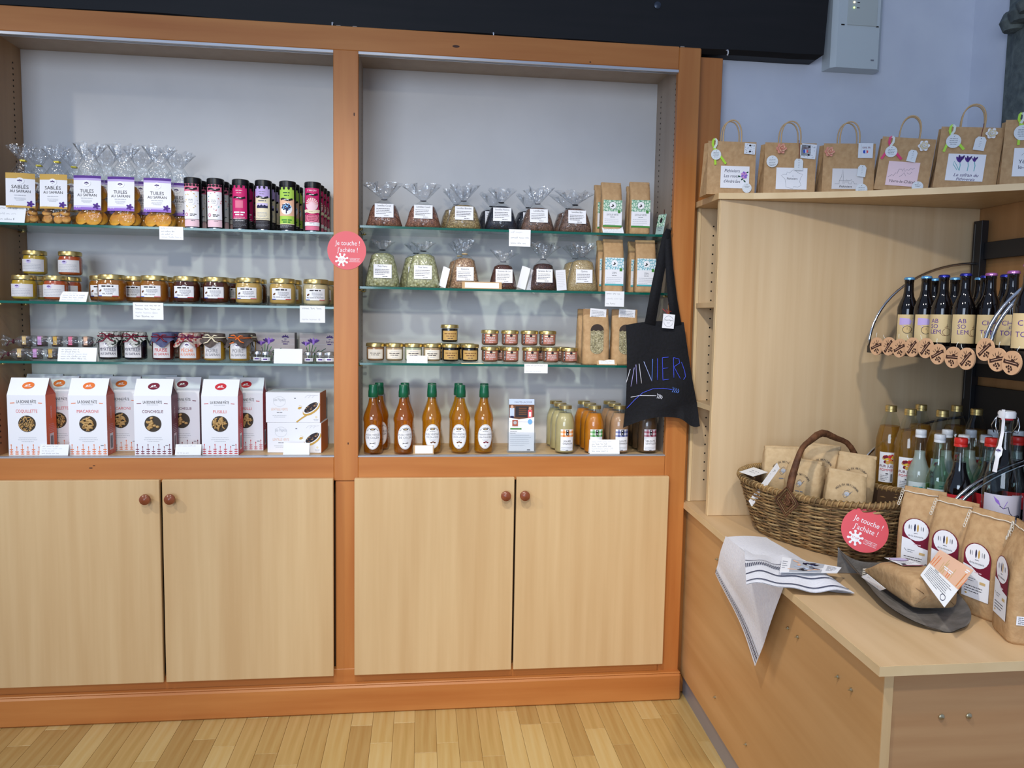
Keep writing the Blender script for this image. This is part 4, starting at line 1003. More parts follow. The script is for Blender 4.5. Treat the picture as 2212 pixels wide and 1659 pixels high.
lb=lentil_box(); yl=YF+.045
lb.put((XA(636,yl,z),yl,z),-.07,'white carton with orange side and spoon picture, lower of the stacked pair'); lb.put((XA(633,yl,z+.1045),yl,z+.1045),-.05,'white carton with orange side and spoon picture stacked on its twin')
card(116,987,.088,.036,z+.003,.024,4,41,'handwritten tent card in front of the orange-sided pasta carton','tent',tilt=.3)
card(406,987,.082,.036,z+.003,.024,2,42,'white tent card between the plum-sided and red-sided pasta cartons','tent',tilt=.3)
card(640,987,.086,.040,z+.003,.024,0,43,'blank white tent card in front of the stacked lentil cartons','tent',tilt=.25)
# ------------------------------------------------------------------ tied bags of pulses and seeds
def seedm(name,cols,scale,bump=.6): return seeds(name,[(i/max(1,len(cols)-1),c) for i,c in enumerate(cols)],scale,.5,bump)
CORAIL=seedm('coral_lentils',[(150,96,76),(196,136,108),(112,68,54)],230); BLOND=seedm('blond_lentils',[(178,150,98),(214,188,134),(136,106,62)],190)
NOIRE=seedm('black_lentils',[(20,24,40),(30,34,54),(14,16,28)],300,.35); BRUN=seedm('brown_lentils',[(122,92,78),(164,126,106),(84,60,50)],240)
POIS=seedm('dried_green_peas',[(208,208,154),(232,232,186),(168,166,108)],112,.9); EPE=seedm('spelt_grains',[(196,150,112),(226,186,148),(150,104,72)],200)
LIN=seedm('linseed',[(98,56,44),(124,76,60),(74,42,34)],330); LIN2=seedm('dark_linseed',[(84,52,46),(110,72,62),(62,38,34)],330); QUI=seedm('quinoa',[(218,188,134),(232,206,156),(198,164,108)],360,.4)
def pulse_bag(cont,word,w,d,hb,ht,seed,rufr=.034,lean=(0,0),lab_w=.062,lab_z=.052,tie='grey',peak=.55):
    "a full clear bag: wide foot, shoulders drawn in to a tied neck, crinkled ruffle above"
    t=thing('pulse_bag'); n=30
    lv=[(.0,w*.47,d*.40,0,0),(.006,w*.5,d*.48,0,0),(hb*.30,w*.46,d*.5,0,0),(hb*.65,w*.385,d*.46,lean[0]*.3,0),(hb*.90,w*.315,d*.36,lean[0]*.5,0),(hb,w*.22,d*.24,lean[0]*.6,0)]
    g=loft([(z_,a*.985,b*.98,x,y) for z_,a,b,x,y in lv[:-1]]+[(hb*.97,w*.18,d*.18,lean[0]*.55,0),(hb*.985,.001,.001,lean[0]*.55,0)],cont,n,seed,.05); g.build('contents',t)
    hn=hb+(ht-hb)*.22; tri=[(hn,.0085,.007,lean[0]*.8,0)]
    g=loft(lv+tri,FILM,n,seed,.05); g.build('cellophane',t)
    ruffle(hn,(ht-hn)*1.12,.008,rufr*1.12,FILM2,seed,6,40,.6,lean).build('ruffle',t)
    g=G(); g.tube([(lean[0]*.8+.009*math.cos(k*PI/5),.0075*math.sin(k*PI/5),hn) for k in range(10)],.0018,ink(tie),5,True); g.build('tie',t)
    a=Art(); a.text(word,0,.0165,.0058,'black',lab_w*.8,stretch=.9); a.bars(-lab_w*.42,lab_w*.40,.006,4,.0056,.0016,'dark','L',seed); a.bars(lab_w*.0,lab_w*.42,-.018,1,.005,.0016,'dark','L',seed+3)
    # label follows the front slope
    dz=.046; z0=lab_z-dz/2; yb=lambda zz: -d*(.5-.10*max(0,(zz-hb*.35)/(hb*.6)))*1.0-.0016
    M=Matrix.Translation((lean[0]*.25,yb(z0),z0))@Matrix.Rotation(-math.atan2(yb(z0+dz)-yb(z0),dz),4,'X')
    g=G(); g.box(-lab_w/2,lab_w/2,-.0005,0,0,dz,PAPER); a.on_plane(-.0005,cz=dz/2); g.xf(M); a.xf(M); sheet(t,g,a); t['category']='pulse bag'; return Once(t)
z=ZR[0]; yf=YF+.046; yr=yf+.10
b=pulse_bag(CORAIL,'Lentilles Corail',.122,.078,.080,.138,1,.045,(.0,0),tie='grey'); 
b.put((XA(830,yf,z),yf,z),.03,'clear bag of coral lentils with floppy top nearest the cabinet post')
b.put((XA(914,yf,z),yf,z),.0,'clear bag of coral lentils standing beside the blond lentils')
b=pulse_bag(BLOND,'Lentilles Blondes',.124,.078,.085,.142,2,.036); b.put((XA(1001,yf,z),yf,z),0,'clear bag of blond lentils with knotted top'); b.put((XA(985,yr,z),yr,z),.1,'bag of blond lentils glimpsed behind its front twin')
b=pulse_bag(NOIRE,'Lentilles Noires',.116,.078,.085,.135,3,.034,tie='black'); b.put((XA(1082,yf,z),yf,z),0,'clear bag of shiny black lentils at the front'); b.put((XA(1062,yr,z),yr,z),.1,'bag of black lentils glimpsed behind the front black bag')
b.put((XA(1140,yr,z),yr,z),.2,'bag of black lentils half hidden behind a brown lentil bag')
b=pulse_bag(BRUN,'Lentilles Bio',.118,.076,.084,.142,4,.036); b.put((XA(1160,yf,z),yf,z),0,'clear bag of brown lentils with tall crinkled top beside the black lentils')
b=pulse_bag(BRUN,'Lentilles Bio',.118,.076,.086,.136,5,.045,tie='black'); b.put((XA(1241,yf,z),yf,z),.02,'clear bag of brown lentils with fanned top beside the kraft bags'); b.put((XA(1226,yr,z),yr,z),.1,'bag of brown lentils glimpsed behind the fanned bag')
z=ZR[1]
b=pulse_bag(POIS,'Pois Verts',.118,.082,.118,.152,6,.030,lab_z=.052,lab_w=.060,tie='black'); b.put((XA(826,yf,z),yf,z),.06,'clear bag of green peas with narrow knotted top nearest the cabinet post')
b.put((XA(914,yf,z),yf,z),-.03,'clear bag of green peas beside the spelt'); b.put((XA(898,yr,z),yr,z),.1,'bag of green peas glimpsed behind the second pea bag')
b=pulse_bag(EPE,'Épeautre',.106,.080,.108,.160,7,.026,lab_z=.050,lab_w=.058,tie='tan'); b.put((XA(1003,yf,z),yf,z),0,'clear bag of reddish spelt with spiky tied top'); b.put((XA(992,yr,z),yr,z),.1,'bag of spelt glimpsed behind its front twin')
b=pulse_bag(LIN,'Graines de Lin',.098,.076,.088,.128,8,.034,lab_z=.046,lab_w=.058); b.put((XA(1086,yf,z),yf,z),0,'squat bag of brown linseed between the spelt and the white booklets')
b=pulse_bag(LIN2,'Graines de Lin',.104,.078,.096,.155,9,.038,lab_z=.050,lab_w=.056); b.put((XA(1172,yf,z),yf,z),0,'bag of dark linseed with spiky top between white booklets')
b=pulse_bag(QUI,'Quinoa',.112,.080,.112,.158,10,.034,lab_z=.052,lab_w=.058); b.put((XA(1256,yf,z),yf,z),0,'bag of pale quinoa with spiky fanned top'); b.put((XA(1240,yr,z),yr,z),.2,'bag of quinoa glimpsed behind its front twin')
# booklets hanging at the bags
def booklet(px,y,z,w,h,rz,tilt,label,v=0):
    t=thing('booklet',label,'booklet',(XA(px,y,z),y,z),rz)
    for k in range(2 if v else 1):
        g=G(); g.box(0 if v else -w/2,w if v else w/2,-.0006,0,0,h,PAPER); a=Art(); a.bars(-w*.38,w*.38,h*.36,9,h*.085,h*.012,'lightgrey','L',k+3); a.on_plane(-.0006,cx=w/2 if v else 0,cz=h/2)
        M=Matrix.Rotation((-.45,.5)[k] if v else 0,4,'Y')@Matrix.Rotation((-.9,PI+.9)[k] if v else 0,4,'Z') if v else Matrix.Rotation(tilt,4,'Y')
        g.xf(M); a.xf(M); sheet(t,g,a,'page')
    return t
def leaf_book(px,y,z,label,tilt,rz,w=.055,h=.10):
    t=thing('booklet',label,'booklet',(XA(px,y,z),y,z),rz)
    for k in range(2):
        g=G(); g.box(0,w,-.0006,0,0,h,PAPER); a=Art(); a.bars(-w*.38,w*.38,h*.36,9,h*.085,h*.012,'lightgrey','L',k+3); a.on_plane(-.0006,cx=w/2,cz=h/2)
        M=Matrix.Rotation(tilt,4,'Y')@Matrix.Rotation(-.16*k+.1,4,'Z'); g.xf(M); a.xf(M); sheet(t,g,a,'page')
    return t
leaf_book(962,YF+.010,z,'thin white booklet leaning edge-on against the second pea bag',-.32,PI*.5+.75,.03,.068)
leaf_book(1134,YF+.012,z,'open white booklet leaning left beside the squat linseed',-.30,PI*.5+.75,.035,.076)
leaf_book(1137,YF+.016,z,'open white booklet leaning right against the dark linseed',.30,PI*.5-.95,.040,.076)
leaf_book(1203,YF+.010,z,'white printed booklet leaning against the quinoa',-.10,PI*.5-1.35,.036,.070)

# ------------------------------------------------------------------ tall kraft bags with patterned label
def pattern_mat(name,base,line):
    m=mat(name,base,.6); N,L,B=nodes(m); tc=N.new('ShaderNodeTexCoord'); v=N.new('ShaderNodeTexVoronoi'); v.feature='DISTANCE_TO_EDGE'; v.inputs['Scale'].default_value=95
    L.new(tc.outputs['Object'],v.inputs['Vector']); r=ramp(N,[(.06,line),(.12,base)]); L.new(v.outputs[0],r.inputs[0]); L.new(r.outputs[0],B.inputs['Base Color']); return m
PAT_G=pattern_mat('green_leaf_pattern',(206,228,208),(96,160,128)); PAT_B=pattern_mat('blue_leaf_pattern',(222,238,242),(110,178,196))
def kraft_bag(name,word,pat,foot,w=.072,d=.048,h=.176,seed=1,kr=KRAFT):
    t=thing(name); r=random.Random(seed)
    lv=[(0,w*.48,d*.46,0,0),(.006,w*.5,d*.5,0,0),(h*.5,w*.5,d*.48,0,0),(h*.72,w*.49,d*.34,0,0),(h*.88,w*.49,d*.16,0,.003),(h*.96,w*.485,d*.06,0,.006)]
    g=loft(lv,kr,28,seed,.03,e=7); g.build('bag',t)
    g=G(); g.box(-w*.49,w*.49,-.001,.009,h*.90,h,kr,.0015); g.xf(Matrix.Translation((0,.006,0))); g.build('folded_top',t)
    a=Art(); W=w*.92; z0,z1=.022 if foot!='none' else .02,h*.64; hh=(z1-z0); 
    g=G(); yb=-d*.5-.0008; g.box(-W/2,W/2,yb,yb+.0005,z0,z1,PAPER); g2=G()
    a.layer=2; a.ell(0,hh*.30,W*.2,W*.2,'white',n=8); a.ring(0,hh*.30,W*.2,W*.2,.001,'darkgreen' if pat is PAT_G else 'teal',n=8); a.layer=3; a.ell(.001,hh*.28,.004,.0024,'black',rot=.4,n=8); a.ell(.0,hh*.32,.0026,.0018,'black',n=8); a.ell(-.003,hh*.25,.004,.0015,'dark',n=8)
    a.layer=2; a.text(word,0,-.004,.0058,'grey',W*.62); a.bars(-W*.2,W*.2,-hh*.13,1,.01,.0018,'grey','C'); a.bars(-W*.42,W*.42,-hh*.21,4,.0062,.0013,'lightgrey','L',seed); a.rect(W*.28,hh*.02,W*.42,hh*.13,'green')
    a.rect(-W/2,-hh/2,W/2,-hh/2+.006,'green' if pat is PAT_G else 'teal',lay=1)
    a.on_plane(yb,cz=(z0+z1)/2); sheet(t,g,a); g=G(); g.box(-W/2,W/2,yb-.0003,yb,z1-hh*.42,z1,pat); g.build('label_pattern',t); t['category']='kraft bag'; return Once(t)
z=ZR[0]; yk=YF+.036
k1=kraft_bag('kraft_bag','LENTILLES VERTES',PAT_G,'g',h=.178); k1.put((XA(1318,yk,z),yk,z),.02,'kraft bag with green leaf label beside the fanned lentil bag'); k1.put((XA(1379,yk,z),yk,z),-.04,'kraft bag with green leaf label beside the cabinet side wall',scale=(1,1,1.03))
k1.put((XA(1303,yk+.06,z),yk+.06,z),.15,'green-labelled kraft bag half hidden behind the front one near the lentils'); k1.put((XA(1372,yk+.06,z),yk+.06,z),0,'green-labelled kraft bag behind the front one near the side wall')
z=ZR[1]
k2=kraft_bag('kraft_bag','ZEN',PAT_B,'b',h=.185,seed=2); k2.put((XA(1322,yk,z),yk,z),0,'kraft bag with blue leaf label beside the quinoa'); k2.put((XA(1391,yk,z),yk,z),-.03,'kraft bag with blue leaf label partly behind the tote strap')
k2.put((XA(1308,yk+.06,z),yk+.06,z),.1,'blue-labelled kraft bag glimpsed behind its front twin by the quinoa'); k2.put((XA(1375,yk+.06,z),yk+.06,z),.1,'blue-labelled kraft bag glimpsed behind its front twin by the strap')
z=ZR[0]
t=thing('sachet','slim green patterned sachet propped against the cabinet side wall','sachet',(XA(1424,YF+.02,z),YF+.02,z),-1.05)
g=G(); g.box(-.018,.018,-.003,.0,.002,.075,mat('sachet_foil',(170,196,190),.4),.0012); g.box(-.017,.017,-.0036,-.003,.030,.073,PAT_G); a=Art(); a.ell(0,.012,.006,.010,'dark',n=12); a.bars(-.012,.012,-.012,3,.006,.002,'grey','C'); a.on_plane(-.0037,cz=.04); g.xf(Matrix.Rotation(-.22,4,'X')); a.xf(Matrix.Rotation(-.22,4,'X')); sheet(t,g,a,'pouch')
KCARD=mat('kraft_card',(192,156,112),.7)
card(1123,495,.074,.056,ZR[0]+.001,YF-.0008,3,51,'handwritten card hanging below the black lentils','hang')
card(1325,498,.074,.031,ZR[0],YF+.0,3,52,'white card lying back against the green-labelled kraft bag','tent',tilt=.7)
card(1328,630,.068,.052,ZR[1]+.001,YF-.0008,3,53,'handwritten card hanging below the blue-labelled kraft bags','hang')
t=card(1041,624,.136,.024,ZR[1],YF+.002,0,54,'kraft card strip with blank white insert in front of the spelt','tent',tilt=.12,m=KCARD)
g=G(); g.box(-.058,.058,-.0014,-.0009,.003,.021,CARDM); g.xf(Matrix.Rotation(-.12,4,'X')); g.build('insert',t)

# ------------------------------------------------------------------ small terrine jars
z=ZR[2]
def small_jar(cont,lab_bg,artfn,r=.0305,h=.066,lid=GOLD,neck=1.0,fill=.8,glass=GLASS):
    t=jar('terrine_jar',r,h,.011,cont,fill,lid=lid,neck=neck,lid_r=r*1.06,glass=glass,facets=24)
    a=Art(); artfn(a); lab_cyl(t,r+.0005,.056,.013,.045,lab_bg,a); t['category']='terrine jar'; return Once(t)
BEIGE=noisy('beige_terrine',(206,176,138),(188,152,112),60,.6,.1); BRN=noisy('brown_terrine',(190,140,96),(168,116,74),60,.6,.1); GRN=noisy('pale_green_terrine',(196,200,172),(176,182,150),60,.6,.1)
DK=mat('dark_preserve',(28,22,22),.3)
def la(a): a.bars(-.022,.022,.010,1,.01,.0018,'lightgrey','C'); a.bars(-.02,.02,.003,2,.006,.0024,'dark','C',5); a.bars(-.015,.015,-.010,1,.01,.0016,'lightgrey','C')
def lk(a): a.bars(-.022,.022,.006,2,.008,.0026,'brown','C',6); a.bars(-.015,.015,-.010,1,.01,.002,'dark','C')
def lp(a):
    a.layer=2; a.ell(0,.011,.005,.0045,'dark',n=10); a.rect(-.016,.008,.016,.0125,'cream',lay=1); a.text('MOUSSE',0,.002,.0058,'white',.030); a.text('DE CANARD',0,-.006,.0058,'white',.034); a.bars(-.012,.012,-.013,1,.01,.0016,'palepink','C')
    a.rect(-.028,-.016,-.021,.016,'dark',lay=1); a.bars(-.027,-.022,.012,6,.005,.0015,'white')
CRM=mat('cream_label',(236,228,212),.6); KRL=mat('kraft_gold_label',(196,158,92),.5); PNK=noisy('brown_rose_label',(190,126,104),(174,108,88),30,.5,0)
s1=small_jar(BRN,CRM,la); s2=small_jar(BEIGE,CRM,la); s3=small_jar(GRN,CRM,la); s4=small_jar(DK,KRL,lk,r=.0295); s5=small_jar(mat('rose_terrine',(150,100,80),.5),PNK,lp,r=.0295,h=.058)
y1=YF+.045
for s_,px,l in ((s1,811,'brown terrine jar with cream label nearest the cabinet post'),(s2,852,'beige terrine jar with cream label second from the cabinet post'),(s3,893,'pale green terrine jar with cream label behind a small card'),(s2,933,'beige terrine jar with cream label beside the dark preserves')):
    s_.put((XA(px,y1,z),y1,z),.05,l,scale=(1,1,1))
s4.put((XA(973,y1,z),y1,z),.05,'dark preserve jar with gold kraft label under another jar'); s4.put((XA(1015,y1,z),y1,z),-.02,'dark preserve jar with gold kraft label beside the rose-labelled jars')
s4.put((XA(971,y1+.015,z+.0662),y1+.015,z+.0662),.05,'dark preserve jar with gold kraft label stacked on top of its twins'); 
s4.put((XA(961,y1+.072,z),y1+.072,z),.1,'dark preserve jar glimpsed behind the stacked pair'); s4.put((XA(1006,y1+.072,z),y1+.072,z),.1,'dark preserve jar glimpsed behind the jar next to the rose-labelled ones')
pb=['nearest the dark preserves','second from the dark preserves','above the small handwritten card','second from the kraft window bag','nearest the kraft window bag']
for i,px in enumerate((1058,1102,1146,1189,1229)): s5.put((XA(px,y1,z),y1,z),.05,'rose-brown labelled terrine jar on the glass, '+pb[i])
for i,px in enumerate((1058,1101,1143,1182)): s5.put((XA(px,y1+.006,z+.0582),y1+.006,z+.0582),.05,'rose-brown labelled terrine jar stacked in the upper row, '+['nearest the dark preserves','second from the dark preserves','third from the dark preserves','nearest the kraft window bag'][i])
for i,px in enumerate((1075,1162,1212)): s5.put((XA(px,y1+.068,z),y1+.068,z),.1,['rose-brown labelled jar hidden behind the first stacked pair','rose-brown labelled jar hidden behind the third stacked pair','rose-brown labelled jar hidden behind the jar next to the kraft window bag'][i])
card(901,786,.070,.026,z,YF+.004,2,61,'small white card before the pale green terrine jar','tent',tilt=.3)
t=thing('price_card','flat card with yellow edge lying under the dark preserve jar','price card',(XA(1020,YF+.012,z),YF+.012,z),.06); g=G(); g.box(-.038,.038,-.014,.010,0,.0012,ink('yellow')); g.build('backing',t); g=G(); g.box(-.038,.036,-.0142,.006,.0012,.0018,CARDM); g.build('sheet',t)
card(1158,788,.082,.031,z+.001,YF-.0008,2,62,'handwritten card hanging askew below the rose-labelled jars','hang')
t=card(1311,790,.072,.022,z,YF+.004,0,63,'kraft tent card with white insert before the kraft window bag','tent',tilt=.5,m=KCARD)
g=G(); g.box(-.028,.028,-.0014,-.0009,.003,.020,CARDM); a=Art(); a.scribble(-.02,.02,.003,.003,'grey',3); a.scribble(-.02,.01,-.004,.003,'grey',4); a.on_plane(-.0014,cz=.0115); g.xf(Matrix.Rotation(-.5,4,'X')); a.xf(Matrix.Rotation(-.5,4,'X')); sheet(t,g,a,'insert')
# kraft bags with an oval window of beans
BEANS=seeds('white_beans',[(0,(226,216,178)),(.5,(206,196,150)),(1,(150,140,104))],200,.5,.9)
def window_bag():
    t=thing('kraft_window_bag'); w,d,h=.094,.058,.196
    lv=[(0,w*.48,d*.46,0,0),(.006,w*.5,d*.5,0,0),(h*.32,w*.5,d*.49,0,0),(h*.34,w*.49,d*.47,0,0),(h*.6,w*.49,d*.46,0,0),(h*.85,w*.48,d*.2,0,.004),(h*.93,w*.475,d*.08,0,.006)]
    g=loft(lv,KRAFT,30,3,.03,e=7); g.build('bag',t); g=G(); g.box(-w*.485,w*.485,-.002,.008,h*.86,h,KRAFT_D,.0015); g.build('folded_top',t)
    g=G(); pts=[]; rx,r0,r1=.0235,.060,.122
    for i in range(28):
        a_=2*PI*i/28; pts.append((rx*math.cos(a_),-d*.5-.0008,(r1 if math.sin(a_)>0 else r0)+rx*.9*math.sin(a_)))
    g.add(pts,[tuple(range(28))],mat('window_shadow',(52,36,26),.6)); g.build('window',t)
    g=G(); pts=[p if p[2]<.120 else (p[0],p[1],.120+.002*math.sin(p[0]*400)) for p in [(x,y-.0006,zz) for x,y,zz in pts]]
    g.add(pts,[tuple(range(28))],BEANS); g.build('beans',t,kind='stuff')
    a=Art(); a.bars(-.024,.024,.008,5,.005,.0014,'grey','L',3); g=G(); g.box(-.029,.029,-.0006,0,0,.034,PAPER); a.on_plane(-.0006,cz=.018); M=Matrix.Translation((.006,-.006,h*.83))@Matrix.Rotation(.05,4,'Y'); g.xf(M); a.xf(M); sheet(t,g,a); t['category']='kraft bag'; return Once(t)
wbg=window_bag(); yk=YF+.040
wbg.put((XA(1284,yk,z),yk,z),0,'kraft bag with oval window of white beans beside the rose-labelled jars'); wbg.put((XA(1346,yk,z),yk,z),-.05,'kraft bag with bean window partly behind the black tote')
wbg.put((XA(1272,yk+.07,z),yk+.07,z),.05,'kraft window bag glimpsed behind the front one by the jars')

# ------------------------------------------------------------------ oil bottles on the lower right board
z=.8912
OIL=clear('golden_oil',(252,216,100),.05,.05,.5,body=.26,bodycol=(242,172,30)); OILR=clear('amber_oil',(246,190,84),.05,.05,.5,body=.26,bodycol=(222,138,24))
GCAP=mat('green_cap',(16,92,62),.3)
def oil_bottle(lines,oil,icon):
    t=thing('oil_bottle'); r=.0325
    pr=[(0,.002),(r*.8,0),(r*.95,.003),(r,.010),(r,.108),(r*1.06,.116),(r*1.06,.124),(r*.98,.136),(r*.72,.158),(r*.52,.176),(r*.45,.190),(r*.43,.212)]
    g=G(); g.lathe(pr,GLASS,28,sharp=1.2); g.build('glass',t)
    g=G(); g.lathe([(0,.005),(r*.78,.004),(r*.93,.007)]+[(q*.955,zz) for q,zz in pr[3:11]]+[(r*.42,.1915),(0,.192)],oil,28,sharp=1.2); g.build('oil',t)
    g=G(); g.lathe([(r*.50,.196),(r*.53,.197),(r*.52,.215),(r*.47,.226),(r*.475,.236),(r*.43,.2385),(0,.239)],GCAP,24,sharp=.8); g.build('cap',t)
    a=Art(); a.ell(0,0,.0275,.043,'white',n=28,lay=1); a.layer=2; a.ring(0,0,.0255,.041,.0007,'grey'); a.arc_text('Huilerie Lagarde',0,.012,.0205,.0042,'dark',spread=2.1); a.ell(0,.026,.0085,.0034,'dark',n=14); a.layer=3; a.ell(0,.026,.005,.0016,'tan',n=10); a.layer=2
    a.bars(-.016,.016,.018,1,.01,.0014,'grey','C'); a.text(lines[0],0,.008,.0066,'grey',.048); a.text(lines[1],0,-.002,.0066,'grey',.044); a.bars(-.014,.014,-.010,2,.004,.0011,'lightgrey','C')
    for q in range(3): a.line([(-.010,-.024+.002*q),(.010,-.018-.003*q)],.0009,'dark') if icon=='leaf' else a.ell(-.004+.006*q,-.021+.002*(q%2),.0034,.0026,'brown' if icon=='nut' else 'maroon',n=9)
    a.bars(-.005,.005,-.033,1,.01,.002,'grey','C')
    a.on_cyl(r+.0008,cz=.062); g=G(); g.v=[]; sheet(t,g,a)
    a=Art(); 
    for k in range(4): a.bars(.0,.018,.012-.011*k,1,.01,.0026,'cream','L',k)
    a.on_cyl(r+.0006,cz=.066,a=1.35); a.build('relief_lettering',t,kind='stuff')
    t['category']='oil bottle'; return Once(t)
yo=YF+.030
oA=oil_bottle(['HUILE VIERGE','DE COLZA'],OILR,'leaf'); oB=oil_bottle(['HUILE VÉGÉTALE','COLZA et NOIX'],OIL,'nut'); oC=oil_bottle(['Préparation culinaire','à base d’huile de Noix'],OIL,'berry')
oA.put((XA(806,yo,z),yo,z),0,'rapeseed oil bottle with green cap nearest the cabinet post'); oA.put((XA(871,yo,z),yo,z),.25,'rapeseed oil bottle turned slightly, second from the cabinet post')
oB.put((XA(932,yo+.012,z),yo+.012,z),.08,'walnut and rapeseed oil bottle beside the small oil price card'); oB.put((XA(994,yo+.012,z),yo+.012,z),-.22,'walnut and rapeseed oil bottle third from the leaflet holder side' if 0 else 'walnut and rapeseed oil bottle beside the walnut preparation')
oC.put((XA(1044,yo+.012,z),yo+.012,z),.12,'walnut oil preparation bottle beside the leaflet holder')
for o_,px,l in ((oA,819,'rapeseed oil bottle standing behind the one by the cabinet post'),(oA,874,'rapeseed oil bottle standing behind the turned one'),(oB,932,'walnut and rapeseed oil bottle behind the one by the price card'),(oB,989,'walnut and rapeseed oil bottle behind the one next to the walnut preparation'),(oC,1044,'walnut oil preparation bottle behind its front twin')):
    o_.put((XA(px,yo+.085,z),yo+.085,z),.2,l)
t=card(915,980,.070,.031,z+.003,.024,0,71,'kraft tent card with blank white insert before the oil bottles','tent',tilt=.2,m=KCARD)
g=G(); g.box(-.029,.031,-.0014,-.0009,.003,.030,CARDM); g.xf(Matrix.Rotation(-.2,4,'X')); g.build('insert',t)
# leaflet in a clear stand
t=thing('leaflet_holder','clear acrylic stand beside the oil bottles holding a printed leaflet','leaflet stand',(XA(1126,YF+.035,z),YF+.035,z),-.03)
ACR=clear('acrylic',(250,252,253),.06,.02,.6); M=Matrix.Rotation(-.10,4,'X')
g=G(); g.box(-.049,.049,.003,.0045,.004,.185,ACR); g.xf(M); g.build('back_plate',t)
g=G(); g.box(-.050,.050,-.012,-.0105,.004,.072,ACR); g.box(-.050,.050,-.012,.003,.004,.0055,ACR); g.xf(M); g.build('pocket',t)
g=G(); g.box(-.050,.050,-.012,.05,0,.002,ACR); g.build('foot',t)
t=thing('leaflet','tall white leaflet with shop photo standing in the clear stand','leaflet',(XA(1126,YF+.035,z),YF+.035,z),-.03)
a=Art(); a.rect(-.045,.072,.045,.092,'paleblue'); a.layer=2; a.text('HAUTE-LACOUR',.006,.081,.0062,'grey',.062); a.rect(-.045,.020,.045,.072,'brown',lay=1); a.rect(-.022,.028,.024,.066,'dark',lay=2)
for k in range(4): a.rect(-.010,.036+.007*k,.018,.040+.007*k,'brown',lay=3)
a.rect(-.042,.030,-.026,.060,'paleblue',lay=3); a.ell(-.034,.064,.005,.006,'skin',lay=3,n=10); a.rect(-.040,.020,-.028,.032,'navy',lay=3); a.rect(.022,.022,.038,.054,'salmon',lay=3); a.ell(.030,.059,.005,.006,'skin',lay=3,n=10); a.rect(.026,.030,.034,.046,'white',lay=4)
a.poly([(-.045,.012),(-.045,.026),(-.01,.020),(.045,.028),(.045,.012)],'white',lay=5); a.rect(-.033,-.004,-.013,.018,'brick',lay=6); a.ell(-.023,.008,.006,.006,'lightgrey',lay=7,n=12); a.ell(.030,.012,.008,.009,'sky',lay=6,n=16); a.bars(.024,.036,.012,3,.004,.0014,'navy','C'); a.layer=2
a.rect(-.040,-.016,.000,-.011,'green',lay=2); a.bars(-.04,-.012,-.022,2,.007,.0014,'grey','L'); a.bars(-.04,.036,-.036,6,.0072,.0013,'lightgrey','L',4); a.bars(.02,.04,-.088,1,.01,.0026,'dark')
g=G(); g.box(-.045,.045,-.0006,0,0,.184,PAPER); a.on_plane(-.0006,cz=.092); N_=Matrix.Translation((0,.0006,.006)); g.xf(M@N_); a.xf(M@N_); sheet(t,g,a,'sheet')
# soup bottles
def soup_bottle(col,col2,check,words):
    t=thing('soup_bottle'); r=.0345
    pr=[(0,.002),(r*.82,0),(r*.96,.003),(r,.010),(r,.098),(r*.98,.108),(r*.86,.126),(r*.66,.142),(r*.57,.152),(r*.56,.163)]
    cm=noisy('soup_'+words[1],col,col2,26,.3,0,spec=.6)
    g=G(); g.lathe(pr,GLASS,28,sharp=1.2); g.build('glass',t); g=G(); g.lathe([(0,.005),(r*.8,.004),(r*.93,.007)]+[(q*.965,zz) for q,zz in pr[3:8]]+[(0,.1425)],cm,28,sharp=1.2); g.build('soup',t)
    def kn(rr,zz,a): q=rr*(1+.012*math.cos(14*a)*(1 if zz<.168 else 0)); return (q*math.cos(a),q*math.sin(a),zz)
    g=G(); g.lathe([(r*.60,.158),(r*.66,.158),(r*.66,.168),(r*.62,.170),(0,.1695)],GOLD,28,fn=kn); g.build('lid',t)
    a=Art(); W=.048
    nx,ny=6,4; s_=W/nx; v0=.031-ny*.006+.006
    for i in range(nx):
        for j in range(ny):
            c=(i%2)+(j%2); 
            if c: a.rect(-W/2+i*s_,.031-.0065*(j+1)+.0065,-W/2+(i+1)*s_,.031-.0065*j+.0065,mat('check_%s_%d'%(check,c),{'orange':((242,190,140),(224,130,60)),'green':((150,196,146),(72,142,76)),'blue':((150,158,200),(78,88,150)),'red':((206,150,164),(150,62,84))}[check][c-1],.6),lay=1)
    a.layer=3; a.rect(-.0045,.017,.0045,.036,'black'); a.layer=4; a.ell(0,.032,.002,.0025,'white',n=8); a.rect(-.0018,.020,.0018,.024,'white',nu=1); a.layer=1
    a.text(words[0],0,-.004,.006,'dark',W*.8); a.text(words[1],.002,-.0125,.006,'dark',W*.85)
    if len(words)>2: a.text(words[2],.003,-.021,.006,'dark',W*.9)
    a.rect(-W*.45,-.0262,W*.45,-.0256,'dark'); a.bars(-W*.42,W*.42,-.030,2,.004,.0011,'lightgrey','L'); a.bars(-.008,.008,-.0365,1,.01,.002,'grey','C')
    lab_cyl(t,r+.0006,W,.012,.088,PAPER,a); t['category']='soup bottle'; return Once(t)
SB=[(((204,186,136),(190,172,122)),'orange',['SOUPE','OIGNON'],(1219,1208,1199),'pale onion soup'),(((214,132,30),(196,112,20)),'green',['VELOUTÉ','POTIRON','TUBERCULE'],(1282,1272,1259),'orange pumpkin soup'),(((196,152,116),(180,134,98)),'blue',['VELOUTÉ','POTIMARRON'],(1336,1325,1314),'beige squash soup'),(((112,84,60),(96,70,48)),'red',['VELOUTÉ','LENTILLES'],(1397,1384,1372),'brown lentil soup')]
ys=YF+.036
